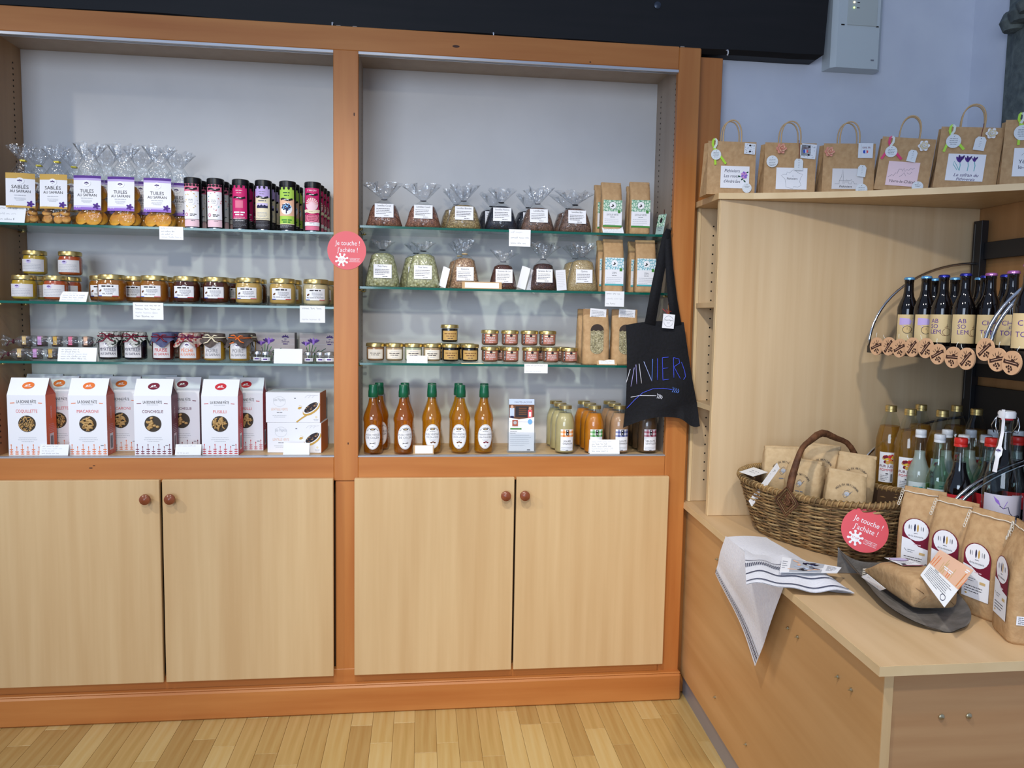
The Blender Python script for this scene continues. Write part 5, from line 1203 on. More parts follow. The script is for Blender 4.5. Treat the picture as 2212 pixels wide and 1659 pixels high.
for (c1,c2),ck,wd_,pxs,l in SB:
    o=soup_bottle(c1,c2,ck,wd_)
    for k,px in enumerate(pxs): o.put((XA(px,ys+.074*k,z),ys+.074*k,z),.08 if k==0 else .3,['front bottle of ','middle bottle in the file of ','rearmost bottle in the file of '][k]+l+' with '+ck+' gingham label')
card(1306,983,.108,.050,z+.003,.022,5,81,'large handwritten card in front of the pumpkin soup','tent',tilt=.18)
# ------------------------------------------------------------------ round red stickers
CORAL=mat('coral_red_print',(222,84,92),.4)
def sticker_mesh(t,r):
    g=G(); g.prism([(r*math.cos(2*PI*i/48),r*math.sin(2*PI*i/48)) for i in range(48)],'y',0,.0008,CORAL); k=r/.062
    a=Art()
    a.text('Je touche !',.002*k,.024*k,.0145*k,'white',.098*k,shear=.06,stretch=.86); a.text("J'achète !",.002*k,.002*k,.0145*k,'white',.090*k,shear=.06,stretch=.86)
    cx,cy=-.016*k,-.030*k
    for j in range(8):
        an=j*PI/4+.3; a.line([(cx,cy),(cx+.018*k*math.cos(an),cy+.018*k*math.sin(an))],.0045*k,'white'); a.ell(cx+.0185*k*math.cos(an),cy+.0185*k*math.sin(an),.0036*k,.0036*k,'white',n=10)
    a.layer=2; a.ell(cx,cy,.012*k,.0115*k,'white'); a.layer=3; a.text('STOP',cx,cy,.0058*k,'coral',.018*k); a.layer=1
    a.line([(.008*k,-.036*k),(.008*k,-.025*k),(.042*k,-.025*k),(.042*k,-.036*k)],.0009*k,'white',closed=True); a.text('COVID-19',.025*k,-.0305*k,.0058*k,'white',.029*k)
    a.on_plane(0); return sheet(t,g,a,'disc')
p=atY(749,541,-.0012)
t=thing('round_sticker','round coral red notice stuck on the middle cabinet post','sticker',(p.x,-.0012,p.z)); sticker_mesh(t,.0625)

# ------------------------------------------------------------------ black tote bag hanging at the cabinet
TOTE=noisy('black_cotton',(13,14,22),(8,9,14),120,.85,.15)
def PT(px,py,y): return atY(px,py,y)
org=PT(1415,905,-.03); OR=Vector((org.x,-.03,org.z))
tote=thing('tote_bag','black cotton tote bag with embroidered wheat hanging from the cabinet side','tote bag',tuple(OR))
Lp=[(1352,702),(1354,750),(1354,810),(1352,870),(1346,924)]; Rp=[(1477,696),(1484,745),(1494,810),(1505,868),(1512,905)]
def lerpP(P,v):
    f=v*(len(P)-1); i=min(int(f),len(P)-2); q=f-i; return (P[i][0]+(P[i+1][0]-P[i][0])*q, P[i][1]+(P[i+1][1]-P[i][1])*q)
def tpix(u,v):
    a=lerpP(Lp,v); b=lerpP(Rp,v); px=a[0]+(b[0]-a[0])*u; py=a[1]+(b[1]-a[1])*u
    if v>.8: k=(v-.8)/.2; py+= k*(-14*math.sin(PI*min(1,u*1.15))+ (22*max(0,u-.72)/.28*(1-((u-.9)/.1)**2*.3)))
    if v<.12: py-= (1-v/.12)*5*math.sin(u*PI)
    return px,py
def tdep(u,v): return -.040-.012*math.sin(PI*u)*math.sin(PI*min(1,v*1.1))-.004*math.sin(7*u+4*v)-.003*math.sin(5*v+9*u*v)-(.020*max(0,v-.8)/.2 if u>.75 else 0)
def tpt(u,v,off=0.0): px,py=tpix(u,v); return PT(px,py,tdep(u,v)-off)-OR
g=G(); g.grid(lambda u,v:tuple(tpt(u,1-v)),26,30,TOTE)
def tback(u,v): p=tpt(u,1-v); return (p.x,p.y+.016*min(1,6*u,6*(1-u))*min(1,8*(1-(1-v))),p.z)
g.grid(lambda u,v:tback(1-u,v),26,30,TOTE); g.build('body',tote)
def strap(pts,w,name='strap'):
    g=G(); vs=[]
    P=[PT(px,py,y)-OR for px,py,y in pts]
    for i,p in enumerate(P):
        t_=P[min(i+1,len(P)-1)]-P[max(i-1,0)]; n=Vector((-t_.z,0,t_.x)).normalized()*(w[i]/2 if isinstance(w,list) else w/2)
        vs+=[tuple(p+n+Vector((0,-.0008,0))),tuple(p-n+Vector((0,-.0008,0))),tuple(p-n+Vector((0,.0008,0))),tuple(p+n+Vector((0,.0008,0)))]
    fs=[]
    for i in range(len(P)-1):
        for j in range(4): fs.append((4*i+j,4*i+(j+1)%4,4*i+4+(j+1)%4,4*i+4+j))
    fs.append((3,2,1,0)); fs.append(tuple(4*(len(P)-1)+j for j in range(4))); g.add(vs,fs,TOTE,True); return g.build(name,tote)
strap([(1445,496,-.014),(1439,510,-.020),(1430,560,-.024),(1418,620,-.03),(1404,700,-.045)],[.020,.026,.034,.036,.038])
strap([(1443,496,-.012),(1443,520,-.022),(1446,580,-.026),(1452,640,-.034),(1461,702,-.046)],[.016,.022,.028,.032,.036])
# embroidery
a=Art()
def sp(x,y): return (1100+x/4.609,640+y/4.609)
ST=[('white',[(1205,725),(1165,860)]),('lilac',[(1245,710),(1212,898)]),('lilac',[(1262,680),(1270,875)]),('white',[(1293,672),(1318,868)]),('paleblue',[(1340,650),(1420,845)]),('sky',[(1420,845),(1428,625)]),('blue',[(1477,618),(1475,835)]),
 ('blue',[(1588,606),(1525,612),(1528,720),(1583,712),(1528,720),(1530,835),(1592,825)]),('blue',[(1640,812),(1635,610),(1690,625),(1697,665),(1640,702),(1705,822)]),('blue',[(1715,655),(1728,690),(1748,750),(1755,800),(1735,830)]),
 ('blue',[(1170,1115),(1250,1030),(1330,960),(1430,922),(1530,916),(1625,930)]),('white',[(1210,1005),(1300,988),(1465,990)])]
for k in range(4):
    ST.append(('sky',[(1630+18*k,905+6*k),(1636+18*k,932+4*k),(1622+18*k,955+3*k)])); ST.append(('white',[(1475+14*k,968+6*k),(1482+14*k,992+5*k),(1470+14*k,1015+3*k)]))
g=G(); TH={}
for c,pts in ST:
    m=mat('thread_'+c,{'white':(225,228,240),'lilac':(170,165,225),'paleblue':(170,185,235),'sky':(95,135,230),'blue':(62,82,220)}[c],.5)
    P=[]
    for x,y in pts:
        px,py=sp(x,y); P.append((px,py))
    Q=[]
    for i in range(len(P)-1):
        for q in range(6): Q.append((P[i][0]+(P[i+1][0]-P[i][0])*q/6,P[i][1]+(P[i+1][1]-P[i][1])*q/6))
    Q.append(P[-1])
    W3=[]
    for px,py in Q:
        # find (u, v) on the bag by a short search, then sit the thread on the cloth
        v=min(1,max(0,(py-700)/215)); aL=lerpP(Lp,v); bR=lerpP(Rp,v); u=min(1,max(0,(px-aL[0])/(bR[0]-aL[0]))); W3.append(tuple(PT(px,py,tdep(u,v)-.0014)-OR))
    g.tube(W3,.0011,m,5)
g.build('embroidery',tote,kind='stuff')
g=G(); p=PT(1444,694,-.056)-OR; a=Art(); a.ring(0,0,.0165,.018,.0009,'grey'); a.text('Duck Figne',0,.004,.0045,'dark',.027,shear=.2); a.bars(-.006,.006,-.004,2,.004,.0012,'lightgrey','C')
g.box(-.0205,.0205,-.0006,.0,-.024,.024,PAPER); a.on_plane(-.0006); M=Matrix.Translation(p)@Matrix.Rotation(.07,4,'Y'); g.xf(M); a.xf(M); sheet(tote,g,a,'paper_tag')
g=G(); g.tube([tuple(PT(px,py,-.053)-OR) for px,py in ((1431,667),(1438,673),(1442,678),(1446,672),(1450,673))],.0008,ink('red'),4); g.tube([tuple(PT(px,py,-.053)-OR) for px,py in ((1440,668),(1442,678))],.0008,ink('red'),4); g.build('tag_string',tote)
p=PT(1446,497,-.004); t=thing('wall_hook','small dark hook on the cabinet frame carrying the tote straps','hook',(p.x,-.0,p.z)); g=G(); g.tube([(0,.0,.004),(0,-.012,.0),(0,-.020,-.006),(0,-.024,.0),(0,-.024,.006)],.0018,BLACKM,6); g.build('shank',t)

# ------------------------------------------------------------------ gift bags on the curved shelf
ZS=ZU+.0196
CORD=mat('twisted_paper_cord',(206,172,126),.7)
def rose(parent,c,col,col2,s=.012,rot=(0,0,0)):
    "paper rose facing -Y: three rings of cupped petals round a rolled heart"
    g=G(); m=mat('petal_%s'%col,INK[col],.7); m2=mat('petal_%s'%col2,INK[col2],.7)
    for ring_,(n,r0,r1,y0,y1,wd) in enumerate(((6,.25,1.05,.10,.30,1.25),(5,.18,.74,.25,.62,1.45),(4,.08,.42,.40,.85,1.7))):
        for k in range(n):
            an=2*PI*k/n+ring_*.6
            def pf(u,v,an=an,r0=r0,r1=r1,y0=y0,y1=y1,wd=wd):
                a_=an+(u-.5)*wd*(1-.35*v*v); r=(r0+(r1-r0)*math.sin(v*1.45))*(1-.22*(2*u-1)**2*v); y=-(y0+(y1-y0)*v**1.6)+.10*(2*u-1)**2
                if v>.8: y+=.06*(v-.8)/.2
                return (s*r*math.cos(a_),s*y,s*r*math.sin(a_))
            g.grid(pf,6,6,m if ring_!=1 else m2)
    g.tube([(s*.16*math.cos(q*.9)*(1-q/14),-s*(.55+.02*q),s*.16*math.sin(q*.9)*(1-q/14)) for q in range(13)],s*.07,m2,5)
    return g.build('paper_rose',parent,loc=c,rot=rot)
def cord_handle(w,h,y,g,x0=0.0,lean=0.0):
    pts=[(x0-w/2,y,-.02)]+[(x0-w/2*math.cos(PI*i/14)*(1+.12*math.sin(PI*i/14)),y+lean*math.sin(PI*i/14),h*(math.sin(PI*i/14)**.75)) for i in range(15)]+[(x0+w/2,y,-.02)]
    g.tube(pts,.0022,CORD,6)
def gift_bag(px0,px1,y,rz,lean,w,h,d,label,deco,hpx=None,hx=0.0):
    x=(XA(px0,y,ZS)+XA(px1,y,ZS))/2
    dz=w*.5*abs(math.sin(lean))
    t=thing('gift_bag',label,'gift bag',(x,y,ZS+dz*0),0,None,rot=(0,0,rz))
    M0=Matrix.Translation((w/2*(1 if lean>0 else -1),0,0))@Matrix.Rotation(lean,4,'Y')@Matrix.Translation((-w/2*(1 if lean>0 else -1),0,0))
    g=G(); vs=[];lv=[(0,0),(h*.5,.003),(h,.012)]
    g.add([(-w/2,0,0),(w/2,0,0),(w/2,d,0),(-w/2,d,0),(-w/2,.001,h),(w/2,.001,h),(w/2,d*.55,h),(-w/2,d*.55,h),(-w/2+.012,d*.3,h),(w/2-.012,d*.3,h),(-w/2+.002,d*.5,h*.2),(w/2-.002,d*.5,h*.2)],
      [(0,3,2,1),(0,1,5,4),(2,3,7,6),(3,0,10),(0,4,8,10),(3,10,8,7),(1,2,11),(2,6,9,11),(1,11,9,5)],KRAFT)
    g.xf(M0); g.build('bag',t)
    hw=w*.38
    for k,(yy,nm_) in enumerate(((.003,'handle'),(d*.5,'handle'))):
        g=G(); cord_handle(hw,.068+.004*k,yy,g,hx+.004*k); g.xf(Matrix.Translation((0,0,0))@M0@Matrix.Translation((0,0,h))); g.build(nm_,t)
    def flat(name,u,v,ww,hh,m,art,rot=0.0,dd=.0008,circ=False):
        g=G()
        if circ: g.prism([(ww/2*math.cos(2*PI*i/24),hh/2*math.sin(2*PI*i/24)) for i in range(24)],'y',-.0006,0,m)
        else: g.box(-ww/2,ww/2,-.0006,0,-hh/2,hh/2,m)
        art.on_plane(-.0006); MM=M0@Matrix.Translation((u,-dd,v))@Matrix.Rotation(rot,4,'Y'); g.xf(MM); art.xf(MM); return sheet(t,g,art,name)
    def ribbon(u,v,col,l1=(-.012,-.036),l2=(.022,-.028)):
        g=G(); m=mat('ribbon_'+col,{'lime':(176,228,60),'pink':(220,40,110)}[col],.45); mb=mat('ribbon_back',(222,230,222),.6)
        def strp(pts,w,mm):
            vs=[]
            for i,(a_,b_,c_) in enumerate(pts):
                p,q=Vector(pts[max(i-1,0)]),Vector(pts[min(i+1,len(pts)-1)]); tt=q-p; n=Vector((-tt[1],tt[0],0)).normalized()*w/2; vs+=[(a_+n.x,-c_,b_+n.y),(a_-n.x,-c_,b_-n.y)]
            g.add(vs,[(2*i,2*i+1,2*i+3,2*i+2) for i in range(len(pts)-1)],mm)
        strp([(.0,.0,.002),(-.006,.012,.004),(-.005,.024,.005),(.0,.029,.006)],.007,m); strp([(.0,.029,.006),(.006,.024,.0055),(.006,.012,.005),(.0,.0,.003)],.007,mb)
        strp([(0,0,.0025),(l1[0]*.5,l1[1]*.5,.003),(l1[0],l1[1],.002)],.007,m); strp([(0,0,.003),(l2[0]*.5,l2[1]*.5,.0035),(l2[0],l2[1],.0025)],.0075,m)
        g.xf(M0@Matrix.Translation((u,-.001,v))); g.build('ribbon',t)
    def round_tag(u,v,rad=.0165,lines=4,dd=.004,seed=1):
        a=Art(); a.bars(-rad*.6,rad*.6,rad*.35,lines,rad*.27,rad*.07,'grey','C',seed); a.ell(0,rad*.68,.0013,.0013,'grey',n=6)
        for k in range(9): a.ell(rad*.82*math.cos(k*.7),rad*.82*math.sin(k*.7),.0007,.0007,'lightgrey',n=5)
        flat('round_tag',u,v,rad*2,rad*2,mat('tag_card',(226,232,236),.6),a,.0,dd,True)
    def hang_tag(u,v,ww=.024,hh=.034,rot=0.0,seed=1):
        g=G(); pts=[(-ww/2,-hh/2),(ww/2,-hh/2),(ww/2,hh*.3),(ww*.28,hh/2),(-ww*.28,hh/2),(-ww/2,hh*.3)]; g.prism(pts,'y',-.0006,0,mat('tag_card',(226,232,236),.6)); a=Art(); a.bars(-.002,.004,.006,4,.005,.0012,'lightgrey','L',seed); a.ell(0,hh*.36,.0012,.0012,'dark',n=6); a.on_plane(-.0006); MM=M0@Matrix.Translation((u,-.006,v))@Matrix.Rotation(rot,4,'Y'); g.xf(MM); a.xf(MM); sheet(t,g,a,'hang_tag')
    def patch(u,v,ww,hh,style,rot=0.0):
        a=Art()
        if style=='fr': a.line([(-ww*.3,-hh*.42),(-ww*.3,hh*.42)],.0006,'lightgrey'); a.text('100% FR',.002,hh*.2,.0055,'maroon',ww*.55); a.poly([(-.007,-.008),(-.008,.0),(-.002,.002),(.0,-.009)],'blue'); a.poly([(.003,-.009),(.002,.001),(.008,.0),(.008,-.006)],'salmon'); a.poly([(-.002,.003),(.002,.003),(.003,-.009),(-.001,-.009)],'paleblue',lay=2)
        else:
            q=random.Random(4)
            for k in range(26): a.ell((q.random()-.5)*ww*.9,(q.random()-.5)*hh*.9,.0011,.0009,'grey',n=6)
            a.ell(0,hh*.3,.004,.003,'dark',n=8); a.ell(.001,-hh*.25,.004,.003,'dark',n=8)
        flat('fabric_patch',u,v,ww,hh,mat('white_cotton',(224,230,238),.8),a,rot,.0022)
    deco(t,w,h,flat,ribbon,round_tag,hang_tag,patch,M0); return t
def d1(t,w,h,flat,ribbon,rtag,htag,patch,M0):
    a=Art(); a.text('Pithiviers',-.010,.020,.0095,'navy',.052,shear=.15); a.text('Les roses',-.012,.004,.0095,'navy',.048,shear=.15); a.text("d'André Eve",-.010,-.013,.0095,'navy',.054,shear=.15)
    for k in range(7): a.ell(.030+.006*math.cos(k*.9),.007+.007*math.sin(k*.9),.0055,.0042,'rose' if k%2 else 'violet',rot=k*.9,n=9,lay=1+k)
    for u,v,r_ in ((.014,.003,2.8),(.040,.016,.5),(.032,-.012,-.7),(.024,-.006,-2.5)): a.ell(u,v,.005,.0024,'darkgreen',rot=r_,n=8)
    flat('printed_sheet',.012,h*.33,.094,.070,PAPER,a); ribbon(-w*.38,h*.86,'lime',(.006,-.052),(.040,-.048)); rtag(-w*.34,h*.74); patch(w*.36,h*.87,.036,.034,'star',.05); rtag(w*.33,h*.13,.0155,2,.003)
def d2(t,w,h,flat,ribbon,rtag,htag,patch,M0):
    a=Art(); F=[(-.036,.010),(-.026,.014),(-.018,.012),(-.016,.022),(-.008,.018),(.002,.028),(.010,.030),(.020,.020),(.038,.014),(.030,.002),(.028,-.010),(.034,-.022),(.022,-.028),(.008,-.026),(.006,-.034),(-.018,-.028),(-.020,-.012),(-.022,-.002)]
    a.line([(x*.95,y*.95) for x,y in F],.0007,'grey',closed=True); a.text('Pithiviers',.002,.000,.0065,'dark',.036); a.ell(.004,.008,.0013,.0013,'dark',n=6)
    flat('printed_sheet',.006,h*.31,.100,.068,PAPER,a); rose(t,M0@Vector((-w*.20,-.003,h*.88)),'peachpink','peach',.0165); rtag(-w*.36,h*.63,.0185,5); patch(w*.34,h*.84,.048,.046,'star',.08); patch(w*.28,h*.86,.034,.034,'fr'); htag(w*.15,h*.58,.028,.036,0,2)
    g=G(); g.tube([tuple(M0@Vector(p)) for p in ((w*.14,-.003,h*1.05),(w*.15,-.006,h*.9),(w*.15,-.0068,h*.68))],.0008,ink('maroon'),4); g.build('string',t)
def d3(t,w,h,flat,ribbon,rtag,htag,patch,M0):
    a=Art(); a.line([(-.040,-.016),(-.026,-.016),(-.026,-.006),(-.020,.006),(-.016,.030),(-.014,.006),(-.014,-.006),(-.026,-.006)],.0009,'grey'); a.line([(-.014,-.016),(-.014,-.006),(-.004,-.006),(-.003,-.001),(-.002,-.006),(.008,-.006),(.012,-.001),(.014,-.008),(.018,-.008),(.022,-.016),(.030,-.016)],.0009,'grey'); a.line([(-.010,-.016),(-.010,-.010),(.004,-.010),(.004,-.016),(.012,-.016),(.012,-.010)],.0008,'grey')
    a.text('Pithiviers',-.006,-.024,.0075,'dark',.048,shear=.2)
    flat('printed_sheet',-.002,h*.31,.098,.064,mat('grey_white_label',(222,220,222),.6),a); rose(t,M0@Vector((-w*.40,-.003,h*.83)),'peachpink','peach',.0155); patch(w*.30,h*.86,.046,.046,'fr'); htag(w*.24,h*.46,.026,.036,.1,4); rtag(w*.26,h*.10,.0185,5,.003)
def d4(t,w,h,flat,ribbon,rtag,htag,patch,M0):
    a=Art(); a.line([(-.040,-.012),(-.030,-.004),(-.026,-.008),(-.020,.002),(-.016,.0),(-.012,.014),(-.004,.014),(-.002,.008),(.002,.018),(.006,.008),(.010,.014),(.016,.012),(.020,.018),(.026,.016),(.032,.020)],.0009,'grey'); a.line([(-.008,-.010),(.0,-.002),(.004,.004),(.010,-.006)],.0008,'grey'); a.line([(.012,.004),(.020,.0),(.026,.008)],.0008,'grey')
    a.text('Yèvre-le-Châtel',.0,-.023,.0085,'dark',.074,shear=.15)
    flat('printed_sheet',-.002,h*.32,.090,.074,mat('pale_pink_paper',(240,212,218),.6),a); ribbon(-w*.33,h*.82,'pink',(-.020,-.040),(.038,-.038)); rtag(-w*.30,h*.72,.0175); htag(w*.10,h*.66,.026,.036,.1,5); rose(t,M0@Vector((w*.28,-.003,h*.86)),'white','cream',.0165); rtag(w*.30,h*.10,.0165,2,.003)
def d5(t,w,h,flat,ribbon,rtag,htag,patch,M0):
    a=Art()
    for u,s_ in ((-.018,1.15),(.004,.95),(.022,.75)):
        a.line([(u+.002,-.010),(u+.003,.006),(u,.018)],.0018,'teal')
        for k in range(4): a.ell(u+(-.005+.0034*k)*s_,.026*.9+.004*(k%2),.0085*s_,.0030*s_,'deepviolet' if k%2 else 'purple',rot=PI/2+.35*(1.5-k),n=9,lay=2+k)
    a.line([(-.022,-.008),(-.034,.008),(-.033,.018),(-.026,.008),(-.017,-.008)],.0014,'teal')
    a.text('Le safran du',.004,-.022,.0095,'deepviolet',.078,shear=.25); a.text('Pithiverais',.004,-.0345,.0085,'deepviolet',.070,shear=.25)
    flat('printed_sheet',-.004,h*.34,.102,.080,PAPER,a); ribbon(-w*.33,h*.86,'lime',(-.014,-.050),(.040,-.042)); rtag(-w*.28,h*.76,.0205); htag(w*.14,h*.73,.030,.040,.1,6); rose(t,M0@Vector((w*.30,-.003,h*.90)),'white','cream',.016)
    g=G(); g.tube([tuple(M0@Vector(p)) for p in ((w*.16,-.003,h*1.06),(w*.15,-.006,h*.95),(w*.14,-.0068,h*.84))],.0008,ink('maroon'),4); g.build('string',t)
def d6(t,w,h,flat,ribbon,rtag,htag,patch,M0):
    a=Art(); a.line([(-.03,.02),(-.02,.03),(-.01,.02),(0,.03)],.0009,'grey'); a.text('Yèvre',-.018,.002,.0105,'navy',.05); a.text('le-Châtel',-.008,-.014,.0105,'navy',.06); flat('printed_sheet',-.006,h*.36,.100,.082,PAPER,a); ribbon(-w*.28,h*.94,'lime',(.0,-.062),(.038,-.046)); rtag(-w*.24,h*.80,.022)
gift_bag(1520,1635,-.165,-.06,.0,.158,.168,.075,'kraft gift bag with purple rose print overhanging the shelf end',d1)
gift_bag(1641,1766,-.205,-.10,.0,.166,.163,.075,'kraft gift bag with map of France and coral paper rose',d2)
gift_bag(1770,1890,-.245,-.16,.0,.162,.160,.075,'kraft gift bag with church sketch and peach paper rose',d3)
gift_bag(1892,1995,-.300,-.40,.11,.154,.163,.070,'kraft gift bag with pink town sketch leaning on its neighbour',d4)
gift_bag(2016,2145,-.392,-.42,.08,.170,.182,.070,'larger kraft gift bag with purple crocus print and white rose',d5)
gift_bag(2164,2294,-.492,-.42,.03,.170,.192,.070,'kraft gift bag with green ribbon beside the crocus bag',d6)
# ------------------------------------------------------------------ black rack with two shelves along the end board
def edge_x(y,z): return (1.427 if z>1 else 1.400)+(y+.30)*.12
def rack_shelf(z,label,xo=0.0):
    t=thing('rack_shelf',label,'rack shelf',(1.43+xo,-.3,z-.012))
    P=[(edge_x(-.275,z),-.275),(edge_x(-1.2,z),-1.2),(1.846,-1.2),(1.846,-.205)]
    g=G(); g.prism([(x-1.43-xo,y+.3) for x,y in P],'z',0,.011,BLACKM); g.build('tray',t)
    g=G(); g.prism([(x-1.43-xo,y+.3) for x,y in [(P[0][0]-.003,P[0][1]),(P[1][0]-.003,P[1][1]),P[1],P[0]]],'z',-.012,.024 if z>1 else .014,BLACKM); g.build('lip',t)
    def arc(y0,zt,y1):
        x0=edge_x(y0,z)-.003; x1=1.842
        pts=[]
        for i in range(19):
            q=PI/2*i/18; pts.append((x1-(x1-x0)*math.cos(q)-1.43-xo,y0+(y1-y0)*(1-math.cos(q))+.3,.010+zt*math.sin(q)))
        g=G(); g.tube(pts,.0045,STEEL,8); g.build('wire_arc',t)
    zt=.275 if z>1 else .22
    ya=-.88 if z>1 else -.80
    arc(-.285,zt,-.22); arc(ya,zt,ya); arc(ya-.025,zt,ya-.025)
    return t
ZB=1.30; ZB2=.842
rack_shelf(ZB,'black rack shelf with chrome arcs holding the beer bottles'); rack_shelf(ZB2,'lower black rack shelf with chrome arcs holding juice and lemonade')
t=thing('wall_rack','black metal wall frame with post and rails behind the beer shelf','rack frame',(1.845,-.22,ZC))
def fp(name,a,b=.001):
    g=G(); g.box(a[0]-1.845,a[1]-1.845,a[2]+.22,a[3]+.22,a[4]-ZC,a[5]-ZC,BLACKM,b); return g.build(name,t)
fp('post',(1.822,1.846,-.245,-.205,ZC,1.712)); fp('post',(1.822,1.846,-1.19,-1.15,ZC,1.712)); fp('rail',(1.834,1.846,-1.15,-.245,1.585,1.640)); fp('rail',(1.834,1.846,-1.15,-.245,1.20,1.25)); fp('back_plate',(1.838,1.846,-1.15,-.245,.86,1.17))
g=G(); g.box(-.0245,-.023,.0045,.006,.40,.98,mat('post_slot',(130,128,124),.4,.6)); g.build('slot_line',t)

# ------------------------------------------------------------------ engraved wooden discs along the beer shelf
PWOOD=wood('pale_wood_disc',(222,180,142),(208,164,126),(30,30,6),.6)
BURN=mat('burnt_engraving',(58,30,20),.7)
def wood_disc():
    t=thing('engraved_disc'); R=.0275
    g=G(); g.prism([(R*math.cos(2*PI*i/30),R*math.sin(2*PI*i/30)) for i in range(30)],'y',-.002,.002,PWOOD); 
    a=Art(); a.line([(-.020,-.006),(-.006,-.001),(.006,.002),(.019,.006)],.0085,BURN); a.layer=2; a.line([(-.017,-.004),(.016,.0055)],.0012,'peach'); a.layer=1
    a.poly([(-.021,-.011),(-.015,-.001),(-.023,.0)],BURN); a.poly([(.015,.001),(.022,.0),(.021,.011)],BURN)
    for k,(u,v) in enumerate(((-.003,-.010),(.004,-.009),(.0005,-.015),(.008,-.013),(-.007,-.014),(.004,-.020))): a.ell(u,v,.0026,.0034,BURN,n=7,rot=k)
    for k,(u,v,r_) in enumerate(((-.006,.012,1.9),(.002,.016,1.5),(.009,.014,1.1),(-.012,.009,2.4),(.004,.010,1.2))): a.ell(u,v,.0045,.0009,BURN,rot=r_,n=6)
    a.ell(.002,.006,.006,.004,BURN,n=9)
    a.on_plane(-.002); sheet(t,g,a,'disc')
    g=G(); g.tube([(0,0,.0265),(0,-.001,.034),(0,.001,.042)],.0007,mat('white_thread',(230,230,225),.7),4); g.build('thread',t); t['category']='wooden disc'; return Once(t)
wd=wood_disc(); wl=['at the outer corner of the beer shelf','second from the outer shelf corner','third from the outer shelf corner','fourth from the outer shelf corner','below the gap before the blue-lettered beers','hanging low below the first blue-lettered beer','hanging low below the second blue-lettered beer','hanging low below the dark gap by the post','tucked high over the chrome arcs','below the purple-lettered beers','nearest the end of the purple-lettered beers']
def solve_y(px,z,dx=0.0):
    lo,hi=-1.4,-.2
    for _ in range(40):
        m=(lo+hi)/2
        if XA(px,m,z)<edge_x(m,ZB)+dx: lo=m
        else: hi=m
    return (lo+hi)/2
for i,(px,py) in enumerate(((1894,748),(1920,748),(1944,752),(1971,750),(2000,752),(2027,765),(2060,772),(2089,775),(2128,755),(2156,777),(2187,784))):
    y=solve_y(px,ZB,-.012-.002*(i%2)); x=edge_x(y,ZB)-.012-.002*(i%2); z=atY(px,py,y).z
    va=math.atan2(CAM.y-y,CAM.x-x)-math.radians(48); rz=math.atan2(math.cos(va),-math.sin(va))
    wd.put((x,y,z),rz,'round engraved wooden disc with cork motif, '+wl[i],rot=(0,R_.uniform(-.7,.5),rz))

# ------------------------------------------------------------------ beers
BEER=mat('dark_beer_glass',(12,8,8),.06,spec=.6)
BLAB=mat('tan_beer_label',(214,190,142),.6)
def beer(kind,cap):
    t=thing('beer_bottle'); r=.0295
    g=G(); g.lathe([(0,.003),(r*.8,0),(r*.96,.003),(r,.010),(r,.112),(r*.97,.122),(r*.78,.138),(r*.56,.152),(r*.47,.168),(r*.43,.196),(r*.46,.198),(r*.46,.206)],BEER,26,sharp=1.2); g.build('bottle',t)
    def cr(rr,z,a): q=rr*(1+.05*math.cos(21*a)*(1 if z<.207 else 0)); return (q*math.cos(a),q*math.sin(a),z)
    g=G(); g.lathe([(r*.47,.2045),(r*.51,.2050),(r*.49,.2105),(r*.42,.2125),(0,.213)],mat('crown_'+cap,{'lightblue':(110,180,235),'darkblue':(44,48,150),'pink':(196,120,190)}[cap],.25,.6),42,fn=cr,sharp=.9); g.build('crown_cap',t)
    a=Art()
    if kind=='clock':
        a.poly([(-.034,.030),(-.006,.028),(.002,.020),(-.002,.010),(-.034,.008)],'lilac'); a.line([(.004,.030),(.009,.020),(.005,.008)],.0012,'navy'); a.ring(-.010,-.006,.0125,.0115,.0013,'dark'); a.line([(-.010,.001),(-.010,-.006),(-.005,-.008)],.0009,'dark'); a.ell(-.010,-.006,.0118,.0108,'tan',lay=1); a.ring(.006,-.010,.006,.007,.001,'brown'); a.ring(.003,-.018,.005,.004,.001,'tan')
        for k in range(3): a.line([(-.021-.002*k,.002+.003*k),(-.019,.003)],.001,'lilac')
    elif kind=='absolem':
        for k,s_ in enumerate(('AB','SO','LEM')): a.text(s_,-.026,.022-.0155*k,.0118,'purple',.034,al='L')
        a.ring(.018,-.010,.011,.010,.001,'brown'); a.line([(.012,.003),(.022,.007)],.001,'brown'); a.line([(.018,.0),(.018,.012)],.001,'brown'); a.line([(-.002,-.010),(.008,-.020),(.022,-.020)],.001,'brown')
    else:
        a.text('CHAT',-.002,.018,.0125,'purple',.050); a.text('DU',-.002,.006,.0065,'purple'); a.text('TOMTÉ',-.002,-.008,.0125,'purple',.056); a.line([(.010+.012*math.cos(q*.25-1.6),.014+.018*math.sin(q*.25-1.6)) for q in range(9)],.0012,'black')
    lab_cyl(t,r+.0006,.088,.018,.098,BLAB,a); t['category']='beer bottle'; return Once(t)
bc=beer('clock','lightblue'); ba=beer('absolem','darkblue'); bk=beer('chat','pink')
